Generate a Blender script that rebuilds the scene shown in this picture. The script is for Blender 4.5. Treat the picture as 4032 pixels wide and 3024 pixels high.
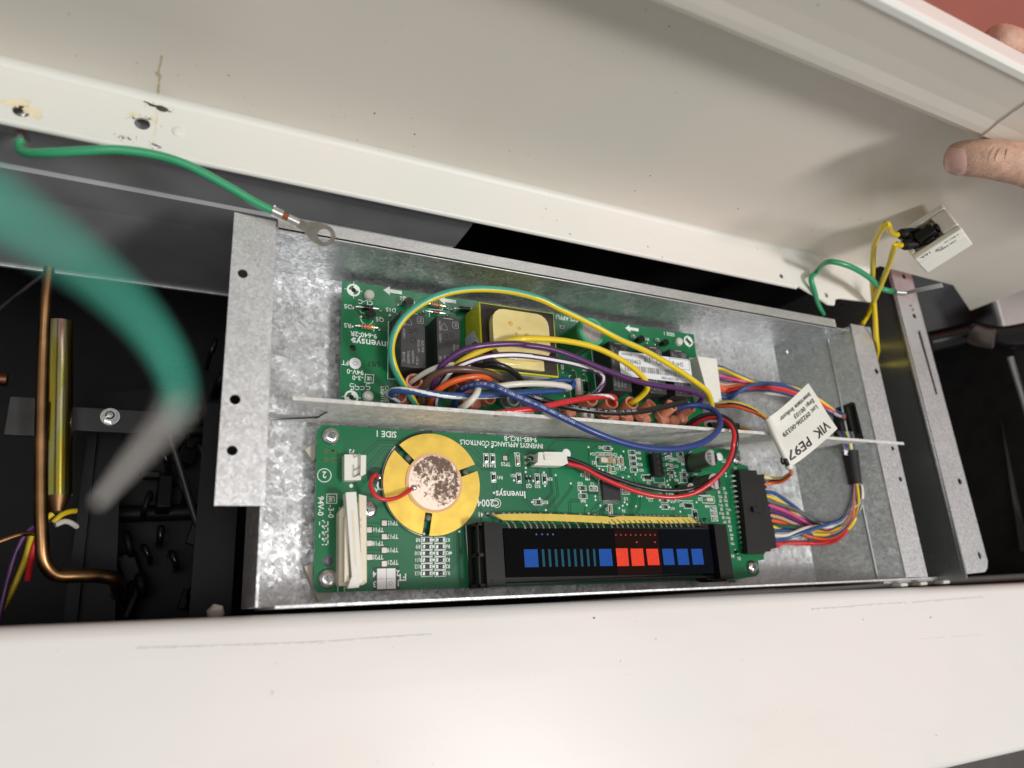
import bpy, math, random
from mathutils import Vector, Matrix, Euler
random.seed(7)
for _o in list(bpy.data.objects): bpy.data.objects.remove(_o)
SC = bpy.context.scene
COL = SC.collection
MM = 0.001                      # all dimensions below are millimetres

# ------------------------------------------------------------------ camera
R0 = Vector((0.8898553878, -0.0587582335, 0.4524432106))     # right
R1 = Vector((0.0857936469, -0.9524312297, -0.2924281156))    # down
R2 = Vector((0.4481036029, 0.2990354873, -0.8424849781))     # forward
CP = Vector((-38.58408, -161.35564, 323.86858))
FPX = 2737.6887
cam = bpy.data.cameras.new('camera'); camo = bpy.data.objects.new('camera', cam); COL.objects.link(camo)
camo.matrix_world = Matrix(((R0[0], -R1[0], -R2[0], CP[0]*MM), (R0[1], -R1[1], -R2[1], CP[1]*MM), (R0[2], -R1[2], -R2[2], CP[2]*MM), (0, 0, 0, 1)))
cam.sensor_width = 36; cam.lens = FPX/4032*36
cam.clip_start = 0.005; cam.clip_end = 50
cam.dof.use_dof = True; cam.dof.focus_distance = 0.352; cam.dof.aperture_fstop = 6.6
SC.camera = camo

# ------------------------------------------------------------------ light (indoor lamps, an added glint lamp, room ambience)
W = bpy.data.worlds.new('World'); SC.world = W; W.use_nodes = True
W.node_tree.nodes['Background'].inputs[0].default_value = (1.0, 0.985, 0.97, 1)
W.node_tree.nodes['Background'].inputs[1].default_value = 0.29
def area(name, loc, target, size, power, col):
    l = bpy.data.lights.new(name, 'AREA'); l.shape = 'RECTANGLE'; l.size = size[0]; l.size_y = size[1]; l.energy = power; l.color = col
    o = bpy.data.objects.new(name, l); COL.objects.link(o); o.location = loc
    o.rotation_euler = (Vector(target)-Vector(loc)).to_track_quat('-Z', 'Y').to_euler()
    return o
area('ceiling_lamp', (0.74, -0.60, 1.42), (0.15, -0.05, 0.05), (0.26, 0.26), 14.5, (1.0, 0.975, 0.94))
area('ceiling_panel_lamp', (-0.25, -0.45, 1.7), (0.15, -0.08, 0.0), (0.9, 0.6), 7, (1.0, 0.99, 0.975))
area('added_glint_lamp', (0.72, 0.20, 1.70), (0.12, -0.09, 0.0), (0.34, 0.34), 0.85, (1.0, 0.98, 0.95))  # added lamp, set where the buzzer disc mirrors it as a glint
SC.view_settings.view_transform = 'Standard'; SC.view_settings.look = 'None'
SC.view_settings.exposure = 0.0; SC.view_settings.gamma = 1.0
SC.cycles.use_denoising = True
SC.cycles.max_bounces = 8

# ------------------------------------------------------------------ measuring helpers: where a sight line meets a plane of the scene
def ray(p): return R0*((p[0]-2016)/FPX) + R1*((p[1]-1512)/FPX) + R2
def at(p, z): d = ray(p); return CP + d*((z-CP.z)/d.z)
def aty(p, y): d = ray(p); return CP + d*((y-CP.y)/d.y)
def dep(p, k): return CP + ray(p)*k
def crop(x0, y0, x1, w):
    s = (x1-x0)/w
    return lambda u, v: (x0+u*s, y0+v*s)
A=crop(1200,1050,2200,2212); B=crop(2000,1050,3000,2212); Cc=crop(1200,1650,2000,1770); D=crop(1900,1650,3100,2212)
E=crop(0,0,1400,2212); F=crop(0,1000,1100,1217); G=crop(2800,1200,4032,1703); H=crop(2900,0,4032,1445); I=crop(800,780,1500,2212)
J=crop(900,1500,1700,2212); K=crop(900,2000,1700,2212); L=crop(3000,1050,4032,2212); M=crop(3200,2000,4032,2212); N=crop(1500,1380,2000,2212)
O=crop(1950,1380,2450,2212); P=crop(2400,1250,2900,1508); Q=crop(2750,1350,3400,1961); RR=crop(2650,1750,3450,2212); T=crop(1850,1980,2450,2212)
U=crop(2300,1720,2900,2212); VV=crop(1850,1700,2400,2212); X=crop(2400,2030,3000,2212); Y=crop(2200,1180,2800,2212); Z=crop(1480,1080,1980,2212); WW=crop(0,0,4032,2212)

# ------------------------------------------------------------------ materials
MAT = {}
def nt(name):
    m = bpy.data.materials.new(name); m.use_nodes = True; MAT[name] = m
    return m, m.node_tree.nodes, m.node_tree.links, m.node_tree.nodes['Principled BSDF']
def mat(name, col, rough=0.4, metal=0.0, var=0.06, nscale=150., bump=0.0, bscale=600., coat=0.0, spec=0.5, sss=0.0, transm=0.0, rvar=0.0, ior=1.5):
    m, n, l, b = nt(name)
    b.inputs['Roughness'].default_value = rough; b.inputs['Metallic'].default_value = metal
    b.inputs['Coat Weight'].default_value = coat; b.inputs['Coat Roughness'].default_value = 0.08
    b.inputs['Specular IOR Level'].default_value = spec; b.inputs['IOR'].default_value = ior
    b.inputs['Transmission Weight'].default_value = transm
    if sss: b.inputs['Subsurface Weight'].default_value = sss; b.inputs['Subsurface Radius'].default_value = (0.004, 0.0015, 0.0008); b.inputs['Subsurface Scale'].default_value = 1.0
    tc = n.new('ShaderNodeTexCoord'); nz = n.new('ShaderNodeTexNoise'); nz.inputs['Scale'].default_value = nscale; nz.inputs['Detail'].default_value = 5
    l.new(tc.outputs['Object'], nz.inputs['Vector'])
    mx = n.new('ShaderNodeMix'); mx.data_type = 'RGBA'
    c = Vector(col[:3])
    mx.inputs['A'].default_value = (*[max(0, x*(1-var*2)) for x in c], 1); mx.inputs['B'].default_value = (*[min(1, x*(1+var*2)) for x in c], 1)
    l.new(nz.outputs['Fac'], mx.inputs['Factor']); l.new(mx.outputs['Result'], b.inputs['Base Color'])
    if rvar:
        mr = n.new('ShaderNodeMapRange'); mr.inputs['From Min'].default_value = 0.3; mr.inputs['From Max'].default_value = 0.7
        mr.inputs['To Min'].default_value = max(0, rough-rvar); mr.inputs['To Max'].default_value = rough+rvar
        l.new(nz.outputs['Fac'], mr.inputs['Value']); l.new(mr.outputs['Result'], b.inputs['Roughness'])
    if bump:
        n2 = n.new('ShaderNodeTexNoise'); n2.inputs['Scale'].default_value = bscale; n2.inputs['Detail'].default_value = 4
        l.new(tc.outputs['Object'], n2.inputs['Vector'])
        bp = n.new('ShaderNodeBump'); bp.inputs['Strength'].default_value = bump; bp.inputs['Distance'].default_value = 0.0004
        l.new(n2.outputs['Fac'], bp.inputs['Height']); l.new(bp.outputs['Normal'], b.inputs['Normal'])
    return m
def galv(name, base=0.56, tint=(1, 1.01, 1.02), flake=420., tilt=0.22, rough=0.36, con=0.30):
    """zinc coated sheet: crystal flakes that each tilt and shade a little differently"""
    m, n, l, b = nt(name)
    b.inputs['Metallic'].default_value = 0.92
    tc = n.new('ShaderNodeTexCoord')
    wz = n.new('ShaderNodeTexNoise'); wz.inputs['Scale'].default_value = flake*0.9; wz.inputs['Detail'].default_value = 3
    l.new(tc.outputs['Object'], wz.inputs['Vector'])
    ms = n.new('ShaderNodeVectorMath'); ms.operation = 'MULTIPLY_ADD'; ms.inputs[1].default_value = (0.0007,)*3
    l.new(wz.outputs['Color'], ms.inputs[0]); l.new(tc.outputs['Object'], ms.inputs[2])
    vo = n.new('ShaderNodeTexVoronoi'); vo.inputs['Scale'].default_value = flake
    l.new(ms.outputs['Vector'], vo.inputs['Vector'])
    v2 = n.new('ShaderNodeTexVoronoi'); v2.inputs['Scale'].default_value = flake*0.38
    l.new(ms.outputs['Vector'], v2.inputs['Vector'])
    av = n.new('ShaderNodeVectorMath'); av.operation = 'ADD'; l.new(vo.outputs['Color'], av.inputs[0]); l.new(v2.outputs['Color'], av.inputs[1])
    sub = n.new('ShaderNodeVectorMath'); sub.operation = 'SUBTRACT'; sub.inputs[1].default_value = (1, 1, 1); l.new(av.outputs['Vector'], sub.inputs[0])
    sc = n.new('ShaderNodeVectorMath'); sc.operation = 'SCALE'; sc.inputs['Scale'].default_value = tilt; l.new(sub.outputs['Vector'], sc.inputs[0])
    ge = n.new('ShaderNodeNewGeometry'); ad = n.new('ShaderNodeVectorMath'); ad.operation = 'ADD'
    l.new(ge.outputs['Normal'], ad.inputs[0]); l.new(sc.outputs['Vector'], ad.inputs[1])
    nm = n.new('ShaderNodeVectorMath'); nm.operation = 'NORMALIZE'; l.new(ad.outputs['Vector'], nm.inputs[0]); l.new(nm.outputs['Vector'], b.inputs['Normal'])
    sp = n.new('ShaderNodeSeparateColor'); l.new(vo.outputs['Color'], sp.inputs['Color'])
    big = n.new('ShaderNodeTexNoise'); big.inputs['Scale'].default_value = 45; big.inputs['Detail'].default_value = 6; l.new(tc.outputs['Object'], big.inputs['Vector'])
    a2 = n.new('ShaderNodeMath'); a2.operation = 'MULTIPLY_ADD'; a2.inputs[1].default_value = 0.55; l.new(sp.outputs['Red'], a2.inputs[0]); l.new(big.outputs['Fac'], a2.inputs[2])
    mr = n.new('ShaderNodeMapRange'); mr.inputs['From Min'].default_value = 0.25; mr.inputs['From Max'].default_value = 1.2
    mr.inputs['To Min'].default_value = base*(1-con); mr.inputs['To Max'].default_value = min(0.95, base*(1+con)); l.new(a2.outputs['Value'], mr.inputs['Value'])
    cm = n.new('ShaderNodeCombineColor')
    for k, ch in enumerate(('Red', 'Green', 'Blue')):
        q = n.new('ShaderNodeMath'); q.operation = 'MULTIPLY'; q.inputs[1].default_value = tint[k]; l.new(mr.outputs['Result'], q.inputs[0]); l.new(q.outputs['Value'], cm.inputs[ch])
    l.new(cm.outputs['Color'], b.inputs['Base Color'])
    r2 = n.new('ShaderNodeMapRange'); r2.inputs['To Min'].default_value = rough-0.1; r2.inputs['To Max'].default_value = rough+0.16
    l.new(sp.outputs['Green'], r2.inputs['Value']); l.new(r2.outputs['Result'], b.inputs['Roughness'])
    return m
def enamel(name, col, rough=0.3, dirt=0.5, speck=0.5):
    """painted / enamelled sheet with faint smudges, dark specks of dirt and painted-in reflection tints"""
    m, n, l, b = nt(name)
    tc = n.new('ShaderNodeTexCoord')
    n1 = n.new('ShaderNodeTexNoise'); n1.inputs['Scale'].default_value = 22; n1.inputs['Detail'].default_value = 7; n1.inputs['Roughness'].default_value = 0.6
    mp = n.new('ShaderNodeMapping'); mp.inputs['Scale'].default_value = (0.35, 1, 1); l.new(tc.outputs['Object'], mp.inputs['Vector']); l.new(mp.outputs['Vector'], n1.inputs['Vector'])
    r1 = n.new('ShaderNodeMapRange'); r1.inputs['From Min'].default_value = 0.5; r1.inputs['From Max'].default_value = 0.85; r1.inputs['To Max'].default_value = 0.22*dirt; l.new(n1.outputs['Fac'], r1.inputs['Value'])
    n2 = n.new('ShaderNodeTexNoise'); n2.inputs['Scale'].default_value = 330; n2.inputs['Detail'].default_value = 2; l.new(tc.outputs['Object'], n2.inputs['Vector'])
    n3 = n.new('ShaderNodeTexNoise'); n3.inputs['Scale'].default_value = 26; n3.inputs['Detail'].default_value = 2; l.new(tc.outputs['Object'], n3.inputs['Vector'])
    sm = n.new('ShaderNodeMath'); sm.operation = 'MULTIPLY_ADD'; sm.inputs[1].default_value = 0.35; l.new(n3.outputs['Fac'], sm.inputs[0]); l.new(n2.outputs['Fac'], sm.inputs[2])
    r2 = n.new('ShaderNodeMapRange'); r2.inputs['From Min'].default_value = 0.945; r2.inputs['From Max'].default_value = 1.02; r2.inputs['To Max'].default_value = speck; l.new(sm.outputs['Value'], r2.inputs['Value'])
    m1 = n.new('ShaderNodeMix'); m1.data_type = 'RGBA'; n5 = n.new('ShaderNodeTexNoise'); n5.inputs['Scale'].default_value = 9; n5.inputs['Detail'].default_value = 2; l.new(tc.outputs['Object'], n5.inputs['Vector']); m0 = n.new('ShaderNodeMix'); m0.data_type = 'RGBA'; m0.inputs['A'].default_value = (col[0]*0.955, col[1]*0.985, col[2]*0.985, 1); m0.inputs['B'].default_value = (min(1, col[0]*1.02), col[1]*1.0, col[2]*1.0, 1); r5 = n.new('ShaderNodeMapRange'); r5.inputs['From Min'].default_value = 0.35; r5.inputs['From Max'].default_value = 0.65; l.new(n5.outputs['Fac'], r5.inputs['Value']); l.new(r5.outputs['Result'], m0.inputs['Factor']); l.new(m0.outputs['Result'], m1.inputs['A']); m1.inputs['B'].default_value = (col[0]*0.62, col[1]*0.57, col[2]*0.48, 1); l.new(r1.outputs['Result'], m1.inputs['Factor'])  # slow tint drift paints coloured reflections into the enamel
    m2 = n.new('ShaderNodeMix'); m2.data_type = 'RGBA'; m2.inputs['B'].default_value = (0.10, 0.085, 0.065, 1); l.new(m1.outputs['Result'], m2.inputs['A']); l.new(r2.outputs['Result'], m2.inputs['Factor'])
    l.new(m2.outputs['Result'], b.inputs['Base Color'])
    b.inputs['Roughness'].default_value = rough
    n4 = n.new('ShaderNodeTexNoise'); n4.inputs['Scale'].default_value = 900; l.new(tc.outputs['Object'], n4.inputs['Vector'])
    bp = n.new('ShaderNodeBump'); bp.inputs['Strength'].default_value = 0.06; bp.inputs['Distance'].default_value = 0.0003; l.new(n4.outputs['Fac'], bp.inputs['Height']); l.new(bp.outputs['Normal'], b.inputs['Normal'])
    return m

galv('zinc', base=0.60, tint=(0.985, 1.0, 1.015), flake=760., tilt=0.15, rough=0.44, con=0.22); galv('zinc_fine', base=0.70, flake=2000., tilt=0.09, rough=0.46, con=0.12)
galv('zinc_pale', base=0.66, tint=(1.0, 0.985, 0.94), flake=700., tilt=0.16, rough=0.6, con=0.14)
MAT['zinc_pale'].node_tree.nodes['Principled BSDF'].inputs['Metallic'].default_value = 0.15
mat('zinc_side', (0.42, 0.455, 0.445), 0.30, 0.72, 0.07, 35, 0.03, 1500, rvar=0.06); galv('zinc_wall', base=0.52, tint=(0.95, 1.02, 1.0), flake=850., tilt=0.07, rough=0.38, con=0.13); mat('zinc_dull', (0.47, 0.48, 0.505), 0.42, 0.45, 0.16, 22, rvar=0.06); mat('grey_ledge', (0.055, 0.057, 0.062), 0.42, 0.0, 0.25, 20)
enamel('enamel_panel', (0.75, 0.74, 0.715), 0.45, 0.7, 0.4); MAT['enamel_panel'].node_tree.nodes['Principled BSDF'].inputs['Coat Weight'].default_value = 0.15; MAT['enamel_panel'].node_tree.nodes['Principled BSDF'].inputs['Coat Roughness'].default_value = 0.3; enamel('enamel_cover', (0.77, 0.715, 0.635), 0.38, 0.8, 0.8); enamel('enamel_lip', (0.80, 0.78, 0.725), 0.42, 0.6, 0.6); enamel('enamel_top', (0.82, 0.80, 0.755), 0.7, 0.3, 0.2); MAT['enamel_top'].node_tree.nodes['Principled BSDF'].inputs['Specular IOR Level'].default_value = 0.15
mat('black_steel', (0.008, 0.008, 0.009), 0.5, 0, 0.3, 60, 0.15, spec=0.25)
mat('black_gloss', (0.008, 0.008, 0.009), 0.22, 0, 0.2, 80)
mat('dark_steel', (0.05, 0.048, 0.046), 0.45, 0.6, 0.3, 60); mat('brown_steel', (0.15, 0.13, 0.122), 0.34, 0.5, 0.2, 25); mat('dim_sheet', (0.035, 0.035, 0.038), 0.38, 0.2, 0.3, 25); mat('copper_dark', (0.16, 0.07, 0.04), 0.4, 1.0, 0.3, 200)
mat('pcb', (0.001, 0.150, 0.050), 0.30, 0, 0.10, 60, 0.0, coat=0.12); mat('pcb_pour', (0.006, 0.140, 0.056), 0.30, 0, 0.10, 50, coat=0.12)
mat('pcb_light', (0.012, 0.190, 0.075), 0.30, 0, 0.08, 50, coat=0.12)
mat('pcb_trace', (0.0015, 0.058, 0.026), 0.32, 0, 0.05, 50, coat=0.3); mat('pcb_bare', (0.002, 0.045, 0.022), 0.35); mat('pcb_edge', (0.10, 0.20, 0.06), 0.6)
mat('silk', (0.80, 0.82, 0.80), 0.55, 0, 0.05, 300); mat('silk_gold', (0.10, 0.14, 0.04), 0.5); mat('ink', (0.012, 0.012, 0.012), 0.5)
mat('ink_grey', (0.16, 0.16, 0.16), 0.6); mat('relay_print', (0.30, 0.30, 0.30), 0.6)
mat('solder', (0.78, 0.78, 0.77), 0.20, 1.0, 0.08, 400, 0.2, 900); mat('tin', (0.62, 0.62, 0.60), 0.30, 1.0, 0.1, 300); mat('screw_steel', (0.66, 0.66, 0.66), 0.27, 1.0, 0.12, 500, 0.15, 900)
mat('brass', (0.84, 0.58, 0.115), 0.36, 0.85, 0.10, 160, 0.07, 2200, rvar=0.08); mat('ceramic_rim', (0.75, 0.45, 0.22), 0.45)
mat('pad', (0.56, 0.52, 0.47), 0.45, 0.7, 0.06, 400)
mat('white_plastic', (0.80, 0.79, 0.72), 0.38, 0, 0.03, 80, sss=0.05); mat('cream_plastic', (0.76, 0.71, 0.56), 0.42, 0, 0.04, 80); mat('nylon', (0.66, 0.66, 0.58), 0.4, 0, 0.06, 200, sss=0.1)
mat('relay', (0.045, 0.044, 0.047), 0.42, 0, 0.08, 200, 0.2, 1500); mat('black_plastic', (0.010, 0.0092, 0.009), 0.42, 0, 0.15, 150, 0.15, 1500, spec=0.28); mat('black_plug', (0.017, 0.0165, 0.016), 0.5, 0, 0.1, 150, spec=0.3)
mat('chip', (0.02, 0.02, 0.022), 0.45, 0, 0.06, 200); mat('black_body', (0.008, 0.008, 0.009), 0.25)
mat('tape_yellow', (0.62, 0.60, 0.015), 0.22, 0, 0.12, 120, coat=0.3); mat('core', (0.035, 0.026, 0.020), 0.5, 0, 0.3, 200, 0.2, 700); mat('varnish', (0.74, 0.47, 0.10), 0.2, 0, 0.22, 45, coat=0.6); mat('bobbin', (0.82, 0.63, 0.28), 0.22, 0, 0.20, 60, coat=0.6)
mat('sleeve_orange', (0.82, 0.31, 0.19), 0.28, 0, 0.12, 80, sss=0.5, coat=0.3); mat('sleeve_clear', (0.42, 0.48, 0.47), 0.25, 0, 0.1, 80, coat=0.3)
mat('tube_green', (0.07, 0.42, 0.22), 0.35); mat('cap_green', (0.02, 0.14, 0.06), 0.3); mat('cap_top', (0.50, 0.47, 0.45), 0.38, 0.6, 0.1, 200); mat('alu', (0.68, 0.68, 0.66), 0.36, 0.75, 0.06, 200); mat('cap_can', (0.12, 0.135, 0.105), 0.38, 0.45, 0.08, 150)
mat('res_body', (0.42, 0.24, 0.13), 0.4, 0, 0.25, 900); mat('res_pink', (0.62, 0.50, 0.50), 0.4, 0, 0.2, 500); mat('smd_tan', (0.40, 0.24, 0.12), 0.4); mat('smd_grey', (0.42, 0.40, 0.36), 0.4)
mat('xtal', (0.66, 0.58, 0.47), 0.25, 0, 0.25, 300); mat('dark_red', (0.20, 0.03, 0.025), 0.25)
mat('label', (0.80, 0.81, 0.83), 0.45, 0, 0.02, 80); mat('tag', (0.74, 0.73, 0.67), 0.5, 0, 0.04, 120, 0.12, 300)
mat('glass_black', (0.0015, 0.0015, 0.002), 0.05, 0, 0.0, spec=0.18); mat('glass_red', (0.013, 0.0035, 0.002), 0.06, 0, 0.2, 120, spec=0.18); mat('glass_blue', (0.0008, 0.0016, 0.005), 0.06, 0, 0, spec=0.18)
mat('seg_blue', (0.0, 0.068, 0.36), 0.6, 0, 0.12, 500, spec=0.15, coat=0.7); mat('seg_teal', (0.0, 0.07, 0.125), 0.6, 0, 0.10, 300, spec=0.15, coat=0.7); mat('seg_red', (0.80, 0.045, 0.015), 0.6, 0, 0.12, 500, spec=0.15, coat=0.7); mat('dot_blue', (0.05, 0.11, 0.40), 0.5); mat('dot_red', (0.42, 0.04, 0.025), 0.5)
mat('tape_masking', (0.78, 0.60, 0.12), 0.45, 0, 0.10, 200, 0.3, 500)
mat('copper', (0.34, 0.185, 0.085), 0.36, 1.0, 0.3, 60, rvar=0.08); mat('copper_strand', (0.60, 0.22, 0.10), 0.35, 1.0, 0.2, 600)
mat('skin', (0.56, 0.345, 0.25), 0.52, 0, 0.24, 260, 1.0, 1500, sss=0.2); mat('skin_light', (0.66, 0.41, 0.29), 0.48, 0, 0.08, 130, 0.35, 900, sss=0.35); mat('nail', (0.66, 0.40, 0.35), 0.28, 0, 0.05, 200, sss=0.3, coat=0.3); mat('crease', (0.42, 0.24, 0.165), 0.7)
mat('wall_red', (0.86, 0.27, 0.21), 0.7, 0, 0.05, 6); mat('floor_grey', (0.22, 0.22, 0.21), 0.6, 0, 0.15, 8)
mat('rust', (0.55, 0.40, 0.16), 0.7, 0, 0.3, 200); mat('smudge', (0.05, 0.045, 0.04), 0.7, 0, 0.3, 500); mat('stain', (0.54, 0.46, 0.29), 0.6, 0, 0.3, 400); mat('hole', (0.006, 0.006, 0.006), 0.7)
mat('putty', (0.52, 0.50, 0.42), 0.7, 0, 0.06, 100)
def bulb_mat():
    m, n, l, b = nt('bulb')          # heat-tinted plated steel: bands of gold, green and magenta round the tube
    b.inputs['Metallic'].default_value = 1; b.inputs['Roughness'].default_value = 0.22
    tc = n.new('ShaderNodeTexCoord'); nz = n.new('ShaderNodeTexNoise'); nz.inputs['Scale'].default_value = 90; nz.inputs['Detail'].default_value = 3
    mp = n.new('ShaderNodeMapping'); mp.inputs['Scale'].default_value = (1, 0.15, 1); l.new(tc.outputs['Object'], mp.inputs['Vector']); l.new(mp.outputs['Vector'], nz.inputs['Vector'])
    cr = n.new('ShaderNodeValToRGB'); e = cr.color_ramp.elements
    e[0].position = 0.3; e[0].color = (0.30, 0.14, 0.03, 1); e[1].position = 0.7; e[1].color = (0.62, 0.44, 0.10, 1)
    for pos, c in ((0.42, (0.72, 0.52, 0.06, 1)), (0.5, (0.58, 0.60, 0.16, 1)), (0.56, (0.75, 0.62, 0.45, 1)), (0.62, (0.50, 0.20, 0.22, 1))):
        q = e.new(pos); q.color = c
    l.new(nz.outputs['Fac'], cr.inputs['Fac']); l.new(cr.outputs['Color'], b.inputs['Base Color'])
bulb_mat()
def silver_disc_mat():
    m, n, l, b = nt('silver_disc')   # silvered ceramic with brown-black tarnish flecks
    tc = n.new('ShaderNodeTexCoord'); n1 = n.new('ShaderNodeTexNoise'); n1.inputs['Scale'].default_value = 520; n1.inputs['Detail'].default_value = 9; n1.inputs['Roughness'].default_value = 0.7
    n2 = n.new('ShaderNodeTexNoise'); n2.inputs['Scale'].default_value = 75; n2.inputs['Detail'].default_value = 3
    l.new(tc.outputs['Object'], n1.inputs['Vector']); l.new(tc.outputs['Object'], n2.inputs['Vector'])
    # tarnish sits on the lower right two thirds of the disc
    sp = n.new('ShaderNodeVectorMath'); sp.operation = 'DOT_PRODUCT'; sp.inputs[1].default_value = (18., 22., 0); l.new(tc.outputs['Object'], sp.inputs[0])
    ln = n.new('ShaderNodeVectorMath'); ln.operation = 'LENGTH'; l.new(tc.outputs['Object'], ln.inputs[0])
    rr = n.new('ShaderNodeMapRange'); rr.inputs['From Min'].default_value = 0.0118; rr.inputs['From Max'].default_value = 0.0145; rr.inputs['To Max'].default_value = -0.75; l.new(ln.outputs['Value'], rr.inputs['Value'])
    s0 = n.new('ShaderNodeMath'); s0.operation = 'MULTIPLY_ADD'; s0.inputs[1].default_value = 2.6; s0.inputs[2].default_value = -0.95; l.new(n1.outputs['Fac'], s0.inputs[0])
    s1 = n.new('ShaderNodeMath'); s1.operation = 'ADD'; l.new(s0.outputs['Value'], s1.inputs[0]); l.new(n2.outputs['Fac'], s1.inputs[1])
    s2 = n.new('ShaderNodeMath'); s2.operation = 'ADD'; l.new(s1.outputs['Value'], s2.inputs[0]); l.new(sp.outputs['Value'], s2.inputs[1])
    s3 = n.new('ShaderNodeMath'); s3.operation = 'ADD'; l.new(s2.outputs['Value'], s3.inputs[0]); l.new(rr.outputs['Result'], s3.inputs[1])
    cr = n.new('ShaderNodeValToRGB'); e = cr.color_ramp.elements; e[0].position = 0.40; e[0].color = (0.88, 0.71, 0.59, 1); e[1].position = 0.72; e[1].color = (0.15, 0.10, 0.075, 1)
    mr = n.new('ShaderNodeMapRange'); mr.inputs['From Min'].default_value = 0.30; mr.inputs['From Max'].default_value = 1.25; l.new(s3.outputs['Value'], mr.inputs['Value'])
    l.new(mr.outputs['Result'], cr.inputs['Fac']); l.new(cr.outputs['Color'], b.inputs['Base Color'])
    b.inputs['Metallic'].default_value = 0.9; b.inputs['Roughness'].default_value = 0.28
silver_disc_mat()
WC = {'green': (0.035, 0.33, 0.15), 'teal': (0.055, 0.36, 0.25), 'yellow': (0.80, 0.58, 0.015), 'purple': (0.085, 0.022, 0.115), 'white': (0.72, 0.69, 0.61), 'brown': (0.105, 0.05, 0.035),
      'black': (0.012, 0.012, 0.012), 'orange': (0.74, 0.115, 0.018), 'blue': (0.022, 0.050, 0.22), 'midblue': (0.026, 0.078, 0.25), 'red': (0.62, 0.022, 0.030), 'pink': (0.66, 0.07, 0.25), 'grey': (0.14, 0.14, 0.145), 'tan': (0.55, 0.34, 0.24), 'dkgreen': (0.012, 0.10, 0.065), 'pwhite': (0.80, 0.80, 0.78), 'palegreen': (0.07, 0.56, 0.41)}
for k, c in WC.items(): mat('wire_'+k, c, 0.34, 0, 0.05, 60, 0.12, 400, coat=0.15)

# ------------------------------------------------------------------ mesh helpers (millimetres in, metres out)
def catmull(pts, n=8):
    pts = [Vector(p) for p in pts]; out = []
    P_ = [pts[0]*2-pts[1]] + pts + [pts[-1]*2-pts[-2]]
    for i in range(1, len(P_)-2):
        p0, p1, p2, p3 = P_[i-1:i+3]
        d1 = max((p1-p0).length, 1e-6)**.5; d2 = max((p2-p1).length, 1e-6)**.5; d3 = max((p3-p2).length, 1e-6)**.5
        m1 = ((p1-p0)/d1-(p2-p0)/(d1+d2)+(p2-p1)/d2)*d2; m2 = ((p2-p1)/d2-(p3-p1)/(d2+d3)+(p3-p2)/d3)*d2
        for k in range(n):
            t = k/n; t2 = t*t; t3 = t2*t
            out.append(p1*(2*t3-3*t2+1)+m1*(t3-2*t2+t)+p2*(-2*t3+3*t2)+m2*(t3-t2))
    out.append(pts[-1]); return out
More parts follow.
